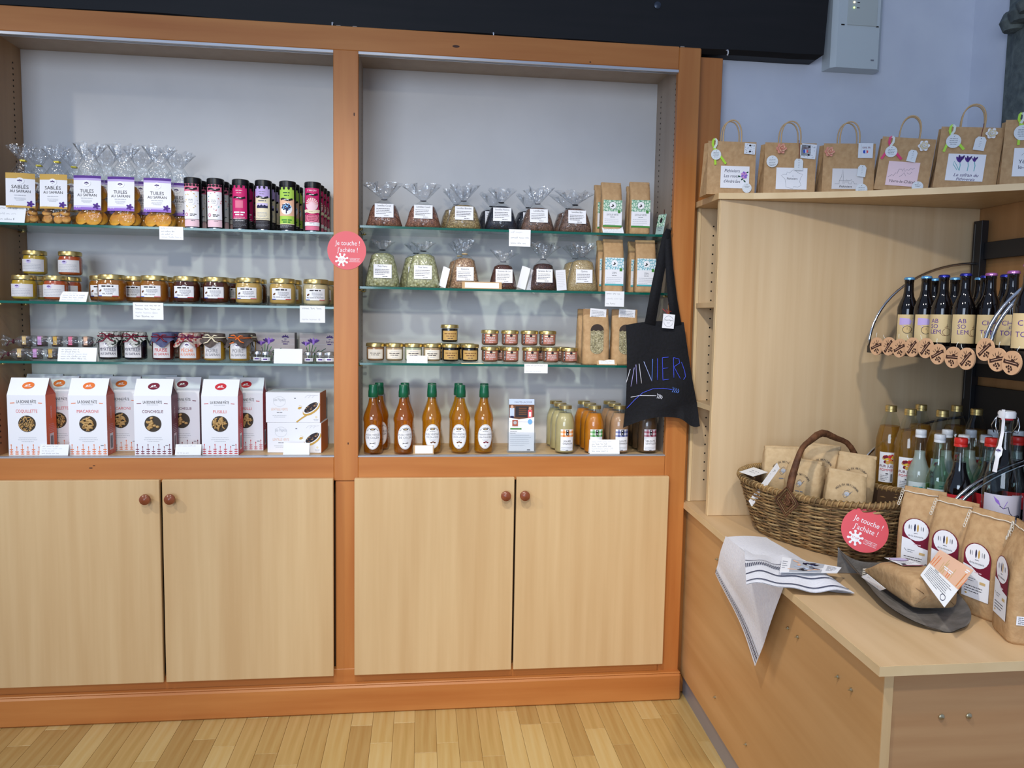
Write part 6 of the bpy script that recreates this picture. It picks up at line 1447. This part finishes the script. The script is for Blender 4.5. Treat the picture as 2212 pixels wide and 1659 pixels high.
BL=[(bc,1965,-.37,.15,'clock-label beer with light blue cap nearest the tall panel'),(bc,2002,-.45,.3,'clock-label beer with light blue cap beside the blue-capped beers'),(ba,2040,-.52,-.35,'beer lettered ABSOLEM with dark blue cap beside the clock beers'),(ba,2087,-.60,.15,'beer lettered ABSOLEM with dark blue cap by the rack post'),(bk,2142,-.64,.05,'beer lettered CHAT with pink cap behind the chrome arcs'),(bk,2190,-.74,-.1,'beer lettered CHAT with pink cap in front of the blue-capped one'),(bk,2228,-.98,-.1,'beer lettered CHAT with pink cap at the near end of the shelf'),
 (bc,2020,-.35,.5,'light blue capped beer peeping out behind the second clock beer'),(bc,2064,-.42,.5,'light blue capped beer between the two ABSOLEM beers'),(bc,2118,-.45,.5,'light blue capped beer just behind the pink-capped beers'),(ba,2130,-.54,.5,'dark blue capped beer half hidden behind a pink-capped beer'),(ba,2174,-.60,.5,'dark blue capped beer between two pink-capped beers')]
for o,px,y,rz,l in BL: o.put((XA(px,y,ZB+.21),y,ZB),rz-.35,l)

# ------------------------------------------------------------------ juice and lemonade on the lower rack shelf
CIDER=clear('golden_juice',(228,186,92),.03,.05,.35,body=.34,bodycol=(190,144,60)); 
def juice():
    t=thing('juice_bottle'); r=.040
    pr=[(0,.003),(r*.85,0),(r*.97,.003),(r,.012),(r,.150),(r*.98,.165),(r*.85,.190),(r*.6,.225),(r*.40,.245),(r*.37,.258)]
    g=G(); g.lathe(pr,GLASS,26,sharp=1.2); g.build('glass',t); g=G(); g.lathe([(0,.006),(r*.84,.004)]+[(q*.965,z) for q,z in pr[2:7]]+[(r*.72,.205),(0,.2055)],CIDER,26,sharp=1.2); g.build('juice',t)
    def kn(rr,z,a): q=rr*(1+.02*math.cos(20*a)); return (q*math.cos(a),q*math.sin(a),z)
    g=G(); g.lathe([(r*.39,.250),(r*.42,.2505),(r*.42,.257),(r*.40,.2575),(r*.42,.258),(r*.42,.268),(r*.38,.270),(0,.270)],GOLD,30,fn=kn); g.build('cap',t)
    a=Art(); q=random.Random(3)
    for k in range(24): 
        b=q.random()*6.28; rr=math.sqrt(q.random()); a.ell(.004+.017*rr*math.cos(b),.026+.013*rr*math.sin(b),.0052,.005,q.choice(['red','orange','gold','tan','maroon','yellow']),n=9,lay=1+k*.1)
    a.layer=4; a.text('PUR JUS',-.004,.004,.0075,'maroon',.040); a.text('POMMASSE' if 0 else 'POMMES',-.001,-.008,.0075,'red',.044); a.bars(-.004,.008,-.020,1,.01,.003,'dark'); a.bars(-.018,.006,-.026,4,.005,.0012,'grey','L'); a.barcode(.010,-.044,.018,-.020)
    lab_cyl(t,r+.0007,.050,.030,.125,PAPER,a,a=-.1); t['category']='juice bottle'; return Once(t)
ju=juice()
for px,y,l in ((1925,-.34,'gold-capped juice bottle with fruit label nearest the tall panel'),(1967,-.43,'gold-capped juice bottle with fruit label beside the basket'),(1990,-.31,'gold-capped juice bottle standing behind the two labelled ones'),(2036,-.46,'gold-capped juice bottle behind the white-capped lemonade'),(2067,-.33,'gold-capped juice bottle deep in the corner by the post'),(2110,-.42,'gold-capped juice bottle in front of the black back plate')):
    ju.put((XA(px,y,ZB2+.26),y,ZB2),-.5,l)
LEMO=clear('cloudy_lemonade',(232,240,234),.03,.1,.3,body=.5,bodycol=(214,222,214)); CLEARL=clear('clear_lemonade',(236,246,241),.05,.03,.5); COLA=mat('cola',(14,8,10),.08,spec=.6)
def soda(kind):
    t=thing('lemonade_bottle'); r=.031
    pr=[(0,.003),(r*.8,0),(r*.95,.003),(r,.012),(r,.078),(r*.98,.092),(r*.86,.108),(r*.60,.128),(r*.48,.145),(r*.42,.175),(r*.38,.198),(r*.38,.21)]
    liq={'cloudy':LEMO,'clear':CLEARL,'cola':COLA}[kind]; gl=GLASS if kind!='clear' else clear('green_tint_glass',(230,243,236),.05,.03,.7)
    g=G(); g.lathe(pr,gl,24,sharp=1.2); g.build('glass',t); fi=9; g=G(); g.lathe([(0,.006),(r*.8,.004)]+[(q*.955,z) for q,z in pr[2:fi]]+[(r*.45,.158),(0,.1585)],liq,24,sharp=1.2); g.build('drink',t)
    cm=mat('red_cap',(216,44,36),.35) if kind=='cola' else mat('white_cap',(232,236,240),.35)
    def kn(rr,z,a): q=rr*(1+.015*math.cos(40*a)); return (q*math.cos(a),q*math.sin(a),z)
    g=G(); g.lathe([(r*.42,.198),(r*.47,.1985),(r*.47,.204),(r*.45,.205),(r*.47,.206),(r*.47,.218),(r*.43,.2205),(0,.221)],cm,40,fn=kn); g.build('cap',t)
    a=Art()
    if kind=='cola': a.rect(-.048,-.022,.048,.022,'red',lay=1); a.layer=2; a.bars(-.02,.02,.012,1,.01,.005,'palepink','C'); lab_cyl(t,r+.0006,.09,.032,.076,'red',a)
    else: a.rect(.016,-.018,.030,.018,'green'); a.bars(-.02,.01,.006,3,.008,.003,'teal','L'); lab_cyl(t,r+.0006,.07,.030,.070,mat('frosted_label',(214,228,230),.5),a)
    t['category']='lemonade bottle'; return Once(t)
s1=soda('cloudy'); s2=soda('clear'); s3=soda('cola')
for o,px,y,l in ((s1,1990,-.53,'white-capped cloudy lemonade nearest the basket'),(s2,2031,-.62,'white-capped clear lemonade in pale green glass beside the basket'),(s1,2047,-.53,'white-capped cloudy lemonade behind the clear green one'),(s2,2083,-.63,'white-capped clear lemonade just behind the first red cap'),(s1,2098,-.53,'white-capped cloudy lemonade behind the red-capped colas'),(s2,2131,-.63,'white-capped clear lemonade just behind the second red cap'),(s1,2146,-.53,'white-capped cloudy lemonade in the shade by the swing-top bottle'),(s1,2200,-.55,'white-capped cloudy lemonade behind the swing-top bottle'),
   (s3,2076,-.725,'red-capped cola bottle behind the first flour bags'),(s3,2142,-.725,'red-capped cola bottle beside the swing-top bottle'),(s3,2198,-.70,'red-capped cola bottle behind the swing-top bottle')):
    o.put((XA(px,y,ZB2+.215),y,ZB2),-.4,l,scale=(1.1,1.1,1.03) if o is s3 else (1,1,1))
# swing-top bottle
y=-.905; t=thing('swing_top_bottle','clear swing-top bottle with white stopper and paper seal','bottle',(XA(2168,y,ZB2+.2),y,ZB2),-.35); r=.0415
CG=clear('clear_bottle_glass',(226,236,234),.05,.03,.75)
pr=[(0,.003),(r*.85,0),(r*.97,.004),(r,.014),(r,.130),(r*.97,.150),(r*.82,.180),(r*.56,.215),(r*.40,.240),(r*.35,.270),(r*.34,.292),(r*.38,.294),(r*.38,.300)]
g=G(); g.lathe(pr,CG,28,sharp=1.2); g.build('glass',t)
g=G(); g.lathe([(r*.33,.300),(r*.34,.306)],ink('red'),20); g.build('rubber_ring',t)
g=G(); g.lathe([(r*.30,.304),(r*.46,.305),(r*.47,.318),(r*.40,.322),(0,.3225)],mat('porcelain',(232,234,238),.3),24,sharp=.8); g.build('stopper',t)
g=G()
for s_ in (-1,1):
    g.tube([(s_*.019,0,.312),(s_*.024,-.004,.305),(s_*.026,-.008,.285),(s_*.022,-.010,.268),(s_*.015,-.004,.272)],.0013,STEEL,6)
    g.tube([(s_*.024,-.002,.305),(s_*.028,.012,.285),(s_*.020,.016,.266)],.0013,STEEL,6)
g.tube([(.0155*math.cos(2*PI*k/16),.0155*math.sin(2*PI*k/16),.271) for k in range(16)],.0012,STEEL,6,True); g.build('wire_bail',t)
g=G(); a=Art(); pts=[(-.004,.322),(-.016,.300),(-.017,.27),(-.018,.24),(-.023,.21),(-.032,.18)]
def sealp(v):
    zz=.326-.150*v
    rr=.0200 if zz>.30 else (.0165 if zz>.272 else .0165+(.272-zz)*.27); return rr,zz
g.grid(lambda u,v:(sealp(v)[0]*math.sin(-.75+(u-.5)*(.45 if abs(v-.68)>.07 else 1.0)*(.0165/sealp(v)[0])),-sealp(v)[0]*math.cos(-.75+(u-.5)*.45),sealp(v)[1]),6,22,PAPER); 
g.build('paper_seal',t)
a=Art(); ravens(a,0,0,.007); a.on_cyl(.0310,a=-.75,cz=.228); a.build('seal_mark',t,kind='stuff')
a=Art(); a.poly([(-.030,.050),(-.018,.040),(-.014,.028),(-.024,.036)],'violet'); a.line([(-.016,.028),(-.008,.022),(.002,.026),(.006,.012),(.014,.004),(.03,.006),(.036,-.006)],.0016,'navy'); a.line([(-.008,.022),(.0,.040)],.0012,'violet'); a.rect(.022,-.004,.036,.004,'dark'); a.bars(-.02,.02,-.02,2,.01,.004,'grey','C')
lab_cyl(t,r+.0006,.11,.014,.122,mat('lilac_grey_label',(208,202,214),.5),a)
# dark red bottle at the end of the rack
y=-1.01; t=thing('syrup_bottle','dark red syrup bottle with white label beside the swing-top bottle','bottle',(XA(2252,y,ZB2+.1),y,ZB2),-.4); r=.038
g=G(); g.lathe([(0,.003),(r*.85,0),(r,.010),(r,.160),(r*.9,.180),(r*.5,.215),(r*.38,.235),(r*.37,.262)],clear('dark_red_syrup',(120,16,20),.06,.04,.5,body=.6,bodycol=(96,10,16)),26,sharp=1.2); g.build('bottle',t)
g=G(); g.lathe([(r*.38,.258),(r*.42,.258),(r*.42,.278),(0,.279)],mat('white_cap',(232,236,240),.35),22); g.build('cap',t)
a=Art(); a.bars(-.03,.03,.03,1,.01,.007,'magenta','C'); a.line([(-.02,-.02),(-.02,.01),(-.01,.01),(-.01,-.02)],.0015,'violet'); a.line([(.0,-.01),(.01,.02)],.0015,'dark'); lab_cyl(t,r+.0006,.09,.02,.115,PAPER,a)

# ------------------------------------------------------------------ wicker basket
BC=Vector((1.200,-.480,ZC)); BA=math.radians(-65)
WICK=[noisy('wicker_%d'%i,c,tuple(int(x*.68) for x in c),40,.65,.2) for i,c in enumerate(((176,142,92),(158,122,76),(190,158,108),(138,104,66)))]
bask=thing('wicker_basket','large oval wicker basket with branch handle full of flour bags','basket',tuple(BC),BA)
AH,BH,HB=.256,.160,.148
def brad(v): return (.80+.24*v**.8)
def brim(t): return HB+.022*math.cos(t)**2
def bpt(t,v,off=0.0,e=2.8):
    c,s=math.cos(t),math.sin(t); q=(abs(c)**e+abs(s)**e)**(-1/e); k=brad(v); n=Vector((c/AH,s/BH,0)).normalized()
    return Vector((AH*q*c*k,BH*q*s*k,.006+brim(t)*v))+n*off
NS=40
for i in range(NS):
    t_=2*PI*i/NS; g=G(); g.tube([tuple(bpt(t_,v/6)) for v in range(7)],.0030,WICK[3],5); g.build('stake',bask)
for rI in range(30):
    v=.025+rI*.0325; g=G(); pts=[]; n=NS*4
    for k in range(n):
        t_=2*PI*k/n; pts.append(tuple(bpt(t_,v+.010*math.sin(5*t_+rI*.4)+.006*math.sin(11*t_+rI),.0042*math.cos(PI*k/4*1.0+PI*rI)+.0015*math.sin(7*t_+2.1*rI))))
    g.tube(pts,.0026+.0004*(rI%3),WICK[(rI*5)%4 if rI%2 else rI%3],5,True); g.build('weaver',bask)
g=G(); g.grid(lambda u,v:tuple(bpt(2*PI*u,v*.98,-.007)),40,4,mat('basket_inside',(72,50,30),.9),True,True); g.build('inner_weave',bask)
g=G(); pts=[]; n=1100
for k in range(n):
    t_=2*PI*k/n; a_=2*PI*110*k/n; b=bpt(t_,1.0); nn=Vector((math.cos(t_)/AH,math.sin(t_)/BH,0)).normalized(); pts.append(tuple(b+nn*(.009*math.cos(a_))+Vector((0,0,.009*math.sin(a_)))))
g.tube(pts,.0030,WICK[0],4,True); g.build('rim',bask)
g=G(); g.tube([tuple(bpt(2*PI*k/60,1.0)) for k in range(60)],.0075,WICK[1],6,True); g.build('rim_core',bask)
g=G(); g.prism([tuple(bpt(2*PI*k/40,.0)[:2]) for k in range(40)],'z',.002,.008,WICK[1]); g.build('base',bask)
BARK=noisy('bark_handle',(112,72,44),(78,46,26),30,.7,.5)
g=G(); pts=[];rr=[]
for k in range(25):
    q=PI*k/24; pts.append((.006*math.sin(3*q)-.02*math.sin(q),-BH*1.06*math.cos(q),.125+.190*math.sin(q)**.85+.004*math.sin(9*q))); rr.append(.0095+.0015*math.sin(5*q))
g.tube(pts,rr,BARK,10); g.build('handle',bask)
for s_ in (-1,1):
    g=G()
    for k in (0,2,3,4):
        h_=.010+.0074*k; c=Vector((0,s_*(BH*1.06+.008+.001*k),.138)); g.tube([tuple(c+Vector((h_*math.cos(PI/2*j),-s_*.0006*k,h_*1.1*math.sin(PI/2*j)))) for j in range(4)],0.0028,WICK[3] if k%2 else BARK,5,True)
    g.build('lashing',bask)
bask_M=Matrix.Translation(BC)@Matrix.Rotation(BA,4,'Z')
# flour bags inside the basket
MOU=noisy('pale_kraft',(206,178,136),(194,164,122),50,.7,.15)
def mini_bag():
    t=thing('small_flour_bag'); w,d,h=.112,.060,.150
    g=loft([(0,w*.46,d*.44,0,0),(.008,w*.5,d*.5,0,0),(h*.5,w*.5,d*.5,0,0),(h*.8,w*.48,d*.42,0,0),(h*.93,w*.46,d*.22,0,0)],MOU,26,4,.04,e=6); g.build('bag',t)
    g=G(); g.box(-w*.47,w*.47,-.012,.010,h*.90,h*.98,MOU,.002); g.build('folded_top',t)
    a=Art(); a.arc_text('MOULIN ARTISANAL',0,-.004,.034,.0058,'dark',spread=2.0); a.arc_text('GILLES',0,.012,-.030,.0048,'grey',a_mid=PI/2,spread=-.8) if 0 else None
    a.ell(0,.002,.007,.007,'lightgrey',n=10); a.line([(-.012,-.004),(-.006,.010),(.0,.014),(.006,.010)],.001,'grey'); a.line([(.006,.004),(.014,.012)],.001,'grey'); a.line([(.002,-.004),(.010,.006)],.001,'grey'); a.ring(-.004,-.004,.005,.005,.001,'grey'); a.bars(-.02,.02,-.022,1,.01,.003,'grey','C')
    a.on_plane(-d*.5-.0008,cz=h*.48); sheet(t,G(),a,'print'); t['category']='flour bag'; return Once(t)
mb=mini_bag()
def inb(x,y,z): return tuple(bask_M@Vector((x,y,z)))
mb.put(inb(-.150,-.020,.115),0,'small kraft flour bag upright at the cornered end of the basket',rot=(-.05,0,-.25)); mb.put(inb(-.085,.075,.125),0,'small kraft flour bag upright behind the basket handle',rot=(-.05,.05,-.45))
mb.put(inb(.075,-.030,.080),0,'small kraft flour bag with mill print leaning at the front of the basket',rot=(-.40,.12,-.40)); mb.put(inb(.020,.090,.110),0,'small kraft flour bag behind the one with the mill print',rot=(-.2,.1,-.45)); mb.put(inb(-.075,-.010,.085),0,'small kraft flour bag sunk low beside the basket handle',rot=(-.1,0,-.95))
def loose_card(corners_px,zs,label,artfn=None,cat='card',name='paper_card',m=CARDM,th=.0007):
    P=[atZ(px,py,z) if z is not None else None for (px,py),z in zip(corners_px,zs)] if zs else corners_px
    if P[2] is None:
        n0=(P[1]-P[0]).cross(P[3]-P[0]); d0=ray(*corners_px[2]); P[2]=CAM+d0*((P[0]-CAM).dot(n0)/d0.dot(n0))
    c=sum(P,Vector())/4
    t=thing(name,label,cat,tuple(c)); Q=[p-c for p in P]; n=(Q[1]-Q[0]).cross(Q[3]-Q[0]).normalized()
    if n.dot(CAM-c)<0: n=-n
    g=G(); g.add([tuple(q) for q in Q]+[tuple(q-n*th) for q in Q],[(0,1,2,3),(7,6,5,4)]+[(i,i+4,(i+1)%4+4,(i+1)%4) for i in range(4)],m)
    a=Art()
    if artfn: artfn(a)
    # art in unit square (u along corner0->1, v along 0->3)
    out=[]
    for u,v,d in a.v:
        p=Q[0]*(1-u)*(1-v)+Q[1]*u*(1-v)+Q[2]*u*v+Q[3]*(1-u)*v; out.append(tuple(p+n*.0003*d))
    a.v=out; sheet(t,g,a,'sheet'); return t
def sc4(a):
    a.scribble(.25,.75,.6,.10,'grey',3,.02); a.scribble(.3,.7,.4,.10,'grey',5,.02)
bask_I=bask_M.inverted()
def hit_basket(px,py,off=.006):
    "first point of the pixel's ray on the outside of the basket, held off by a few millimetres"
    d=ray(px,py).normalized(); s=1.6
    while s<3.2:
        p=bask_I@(CAM+d*s); t_=math.atan2(p.y/BH,p.x/AH); v=(p.z-.006)/brim(t_)
        if 0<v<1.06:
            b=bpt(t_,min(v,1)); 
            if p.x**2+p.y**2<b.x**2+b.y**2+.0008: return CAM+d*(s-off)
        s+=.002
    return atZ(px,py,ZC+.17)
loose_card([(1597,1019),(1627,1029),(1659,1020),(1628,1009)],[ZC+.186,ZC+.186,ZC+.186,ZC+.186],'small white card lying flat on the basket rim',sc4)
def coll(a): a.text('COLLECTION DUPUIS / Farine',.5,.52,.42,'dark',.80)
cs=[(1624,1095),(1684,1012),(1678,1000),(1617,1082)]
def near(px,py,ref,off): return CAM+ray(px,py).normalized()*((hit_basket(*ref,off)-CAM).length)
loose_card([near(*cs[0],cs[0],.016),near(*cs[1],(1690,1062),.030),near(*cs[2],(1684,1056),.030),near(*cs[3],(1622,1088),.016)],None,'long white paper strip with black lettering slanting down the basket',coll)
# second round notice, leaning on the basket
p=hit_basket(1868,1145,.035); t=thing('round_sticker','round coral red notice propped against the wicker basket','sticker',tuple(p),0,None,rot=(-.30,.33,-.42)); sticker_mesh(t,.0585)

# ------------------------------------------------------------------ tall flour bags
STR=mat('cotton_string',(228,220,204),.8)
def flour_bag():
    t=thing('flour_bag'); w,d,h=.101,.070,.235
    lv=[(0,w*.48,d*.46,0,0),(.006,w*.5,d*.5,0,0),(h*.25,w*.505,d*.5,0,0),(h*.5,w*.5,d*.48,0,0),(h*.66,w*.5,d*.42,0,0),(h*.80,w*.5,d*.25,0,.002),(h*.90,w*.5,d*.10,0,.003),(h*.96,w*.5,d*.035,0,.003),(h,w*.495,d*.025,0,.003)]
    g=loft(lv,KRAFT,36,6,.035,e=6); g.build('bag',t)
    g=G(); g.tube([(-w*.5+w*k/10,-.0035+.001*math.sin(k),h*.945+.001*math.sin(k*1.7)) for k in range(11)],.0012,STR,5)
    for s_ in (-1,1):
        for k in range(6):
            c=Vector((s_*(w*.5+.001+.001*k),-.004-.0015*k,h*.945-.0065*k)); g.tube([tuple(c+Vector((.003*math.cos(2*PI*j/8),-.001*(k%2),.0042*math.sin(2*PI*j/8)))) for j in range(8)],.0010,STR,4,True)
    g.build('stitched_string',t)
    a=Art(); W=.066
    pts=[(-W/2,-.066),(W/2,-.066),(W/2,.030)]+[(W/2*math.cos(PI*k/14),.030+.030*math.sin(PI*k/14)) for k in range(1,14)]+[(-W/2,.030)]
    a.poly([(x*1.0,y) for x,y in pts],'maroon',lay=1); a.ell(0,.031,.0295,.0275,'white',lay=2); a.poly([(-W/2,-.066),(W/2,-.066),(W/2,-.014),(.008,-.010),(-.012,.004),(-W/2,.008)],'white',lay=2)
    a.layer=3
    for k,(u,c) in enumerate(((-.017,'grey'),(-.012,'lightgrey'),(-.003,'navy'),(.004,'gold'),(.012,'lightgrey'),(.017,'grey'))): a.ell(u,.036,.0014+.0008*(k in(2,3)),.006+.004*(k in(2,3)),c,n=9)
    a.bars(-.008,.008,.022,1,.01,.0016,'grey','C'); a.text('de la minoterie',0,.015,.0045,'dark',.036); a.bars(-.004,.024,-.006,1,.01,.0022,'palepink'); a.line([(-.026,-.020),(-.020,-.026)],.001,'dark'); a.bars(-.018,.002,-.022,2,.005,.0014,'grey'); a.rect(.010,-.030,.024,-.024,'tan'); a.bars(-.026,.024,-.040,3,.006,.0016,'dark','L'); a.ell(-.022,-.058,.003,.002,'gold',n=8)
    a.on_plane(-d*.5-.0012,cz=.105); sheet(t,G(),a); t['category']='flour bag'; return Once(t)
fb=flour_bag()
for px,y,rz,l,sc in ((1992,-.835,-1.0,'tall kraft flour bag with full purple oval label beside the basket',1),(2062,-.945,-1.22,'tall kraft flour bag between the two other labelled flour bags',1),(2136,-1.058,-1.34,'tall kraft flour bag behind the orange leaflet',1),(2206,-1.178,-1.92,'tall kraft flour bag turned sideways nearest the end of the counter',1.02)):
    o=fb.put((XA(px,y,ZC+.12),y,ZC),rz,l,scale=(1,1,sc))
g=G(); a=Art(); a.bars(-.024,.024,.006,4,.0038,.0013,'dark','L',3); g.box(-.027,.027,-.0005,0,-.009,.009,PAPER); a.on_plane(-.0005); M=Matrix.Translation((.0512,.004,.050))@Matrix.Rotation(PI/2,4,'Z'); g.xf(M); a.xf(M); sheet(o,g,a,'side_label')

# ------------------------------------------------------------------ metal scoop with a parcel
SC=noisy('weathered_zinc',(138,133,128),(116,112,107),40,.55,.15,metal=.2)
sB,sF=Vector((1.165,-.785,ZC)),Vector((1.108,-1.150,ZC)); ax=(sF-sB); Ls=ax.length; ax.normalize(); rz=math.atan2(ax.x,-ax.y)
sco=thing('metal_scoop','grey metal grain scoop lying on the counter with a kraft parcel','scoop',tuple(sB),rz)
def scp(u,v,out=0.0):
    # u across -1..1, v 0 back .. 1 lip; front is -Y
    lipcut=1.0 if v<.62 else math.sqrt(max(0,1-((v-.62)/.385)**2)); wd_=.098*(.93+.07*v)*max(.03,lipcut)
    hgt=(.062*(1-v)**.8+.004)*abs(u)**2.6
    return (wd_*u*(1+.0),-Ls*v*(1.0),.0015+hgt+out)
g=G(); g.grid(lambda u,v:scp(2*u-1,v),24,28,SC); g.grid(lambda u,v:tuple(Vector(scp(1-2*u,v))+Vector((0,0,-.0012))),24,28,SC); g.build('pan',sco)
g=G(); g.tube([scp(2*k/20-1,0) for k in range(21)],.0025,SC,6); g.build('rear_rim',sco)
g=G(); g.grid(lambda u,v:(scp(2*u-1,0)[0],.001,.0015+(scp(2*u-1,0)[2]-.0015)*v+.030*v*(1-abs(2*u-1)**2.6)),16,3,SC); g.build('rear_wall',sco)
sM=Matrix.Translation(sB)@Matrix.Rotation(rz,4,'Z')
# parcel lying in the scoop
t=thing('flour_parcel','folded kraft flour bag lying on its back in the metal scoop','flour bag',tuple(sM@Vector((.008,-.175,.0145))),rz+.10)
M=Matrix.Rotation(.10,4,'X')
g=loft([(-.10,.051,.031,0,.034),(-.094,.053,.033,0,.035),(-.02,.053,.033,0,.035),(.05,.051,.028,0,.031),(.09,.048,.013,0,.022),(.115,.047,.003,0,.018)],KRAFT,30,8,.03,e=7); g.xf(Matrix(((1,0,0,0),(0,0,1,0),(0,1,0,0),(0,0,0,1)))); g.f=[f[::-1] for f in g.f]; g.build('bag',t)
g=G()
for p,q in (((-.046,.012),(-.020,.030)),((.046,.010),(.022,.030)),((-.046,.050),(-.026,.036)),((.046,.050),(.024,.038))): g.tube([(p[0],-.1008,p[1]),(q[0],-.1010,q[1])],.0007,KRAFT_D,4)
g.build('end_folds',t,kind='stuff')
a=Art(); a.rect(-.022,-.030,.028,.052,'white'); a.layer=2; a.ell(0.003,.032,.021,.016,'paleviolet'); a.ring(.003,.032,.022,.017,.0016,'maroon'); a.bars(-.018,.024,.006,4,.006,.0016,'grey'); a.rect(-.022,-.030,.028,-.024,'maroon'); a.rect(-.018,-.020,-.008,-.012,'dark')
a.v=[(u,.020+v,.0690+.0003*d-max(0,v+.01)*.10) for u,v,d in a.v]; sheet(t,G(),a)
g=G(); g.tube([(-.047+.094*k/8,.113,.021) for k in range(9)],.0012,STR,5)
for s_ in (-1,1):
    for k in range(5):
        c=Vector((s_*(.048+.002*k),.112-.003*k,.020-.004*k)); g.tube([tuple(c+Vector((.003*math.cos(2*PI*j/8),.004*math.sin(2*PI*j/8),0))) for j in range(8)],.001,STR,4,True)
g.build('stitched_string',t)
def orange(a):
    a.rect(0,.45,1,1,'peach'); a.layer=2
    q=random.Random(2)
    for k in range(16): x=q.random(); a.line([(x,.47),(x+.06*(q.random()-.5),.6+.3*q.random())],.015,'orange' if k%2 else 'tan')
    a.bars(.35,.7,.66,2,.05,.03,'white','C'); a.layer=1; a.bars(.08,.9,.38,7,.045,.014,'grey','L',4); a.text('PAINS',.3,.42,.035,'dark',.4); a.ring(.82,.10,.07,.06,.012,'navy'); a.bars(.86,.97,.92,2,.05,.03,'white')
loose_card([(1988,1242),(2040,1312),(2103,1232),(2030,1187)],[ZC+.092,ZC+.076,None,ZC+.118],'leaflet with orange wheat-field print propped in the scoop',orange,'leaflet','leaflet')
def wl2(a): a.bars(.15,.85,.75,5,.13,.04,'grey','L',3)
loose_card([(1860,1246),(1901,1276),(1913,1272),(1873,1240)],[ZC+.045,ZC+.040,ZC+.060,ZC+.065],'small white card tucked at the edge of the scoop',wl2)

# ------------------------------------------------------------------ white towel over the counter edge
LINEN=noisy('white_linen',(236,237,243),(228,229,237),180,.9,.15)
STRIPE=mat('navy_stripe',(62,66,92),.85)
tw=thing('towel','white linen tea towel with navy stripes draped over the counter edge','towel',tuple(atZ(1640,1215,ZC)))
T0=Vector(tw.location)
def sidep(px,py,off=.012):
    d=ray(px,py); k=.0515; c0=.938-k*.05-off; t_=(c0+k*CAM.y-CAM.x)/(d.x-k*d.y); return CAM+d*t_
eA,eB=(1567,1172),(1694,1266)
def edge_pt(q): px=eA[0]+(eB[0]-eA[0])*q; py=eA[1]+(eB[1]-eA[1])*q; p=sidep(px,py,.004); p.z=ZC+.003; return p
tl,tt=sidep(1549,1238),sidep(1634,1438)
def hang(u,v):
    e=edge_pt(u); b=tl.lerp(tt,u**.9); p=e.lerp(b,v)
    p.x+= -.010*math.sin(PI*min(1,v*1.4))*(.4+.6*math.sin(PI*u)) -.006*math.sin(5*u+2*v)*v; p.z+=.004*(1-v)**8
    return p
def topq(u,v):
    e=edge_pt(u); C=[atZ(1655,1161,ZC+.004),atZ(1846,1284,ZC+.003)]; f=C[0].lerp(C[1],u); p=e.lerp(f,v); p.z=ZC+.004+.010*math.sin(PI*v)*math.sin(PI*u)**2+.004*abs(math.sin(4*u+3*v)); return p
def flap(u,v):
    # the folded-over second layer with its striped hem
    A_,B_,C_,D_=atZ(1612,1262,ZC+.026),atZ(1842,1280,ZC+.010),atZ(1735,1208,ZC+.018),atZ(1608,1192,ZC+.024)
    p=A_.lerp(B_,u).lerp(D_.lerp(C_,u),v); p.z+=.010*math.sin(PI*v)*math.sin(PI*u)+.006*math.sin(8*u+2*v)*(1-u*.5)+.003*math.sin(17*u-4*v); return p
def cloth(fn,nu,nv,name,th=.0016):
    g=G(); g.grid(lambda u,v:tuple(fn(u,v)-T0),nu,nv,LINEN); g.grid(lambda u,v:tuple(fn(1-u,v)-T0-Vector((0,-.0,th))),nu,nv,LINEN); return g.build(name,tw)
cloth(hang,18,22,'hanging_fall'); cloth(topq,16,16,'top_fold'); cloth(flap,20,14,'turned_hem')
def stripes(fn,lines,name,off):
    g=G()
    for v0,w,dash in lines:
        N_=90 if dash else 40
        for k in range(N_):
            if dash and k%2: continue
            a0,a1=k/N_,(k+1)/N_; q=[fn(a0,v0),fn(a1,v0),fn(a1,v0+w),fn(a0,v0+w)]
            g.add([tuple(p-T0+off) for p in q],[(0,1,2,3)],STRIPE)
    return g.build(name,tw,kind='stuff')
stripes(hang,((.955,.010,False),(.90,.035,True),(.870,.008,False)),'woven_stripes',Vector((-.0022,-.0012,.0004)))
stripes(flap,((.06,.018,False),(.26,.022,False),(.46,.11,True),(.64,.016,False)),'hem_stripes',Vector((0,-.0006,.0022)))
def pic(a):
    a.rect(.0,.0,1,1,'white'); a.layer=2; a.rect(.16,.02,.72,.98,'lightgrey'); q=random.Random(6); a.layer=3
    for k in range(26): a.ell(.20+.48*q.random(),.1+.8*q.random(),.03,.10,q.choice(['navy','grey','paleblue','dark','peach']),rot=q.random()*3,n=7,lay=3+k*.1)
    a.layer=6; a.bars(.78,.95,.75,5,.12,.03,'grey','L'); a.bars(.02,.12,.7,4,.14,.03,'lightgrey','L')
loose_card([(1684,1236),(1808,1238),(1818,1226),(1690,1203)],[ZC+.034,ZC+.030,ZC+.032,ZC+.038],'glossy photo leaflet lying on the striped towel',pic,'leaflet','leaflet')
for o in list(S.objects):
    if o.parent is None and o.type in ('EMPTY','MESH') and 'kind' not in o.keys() and 'category' not in o.keys(): print('NOCAT',o.name)
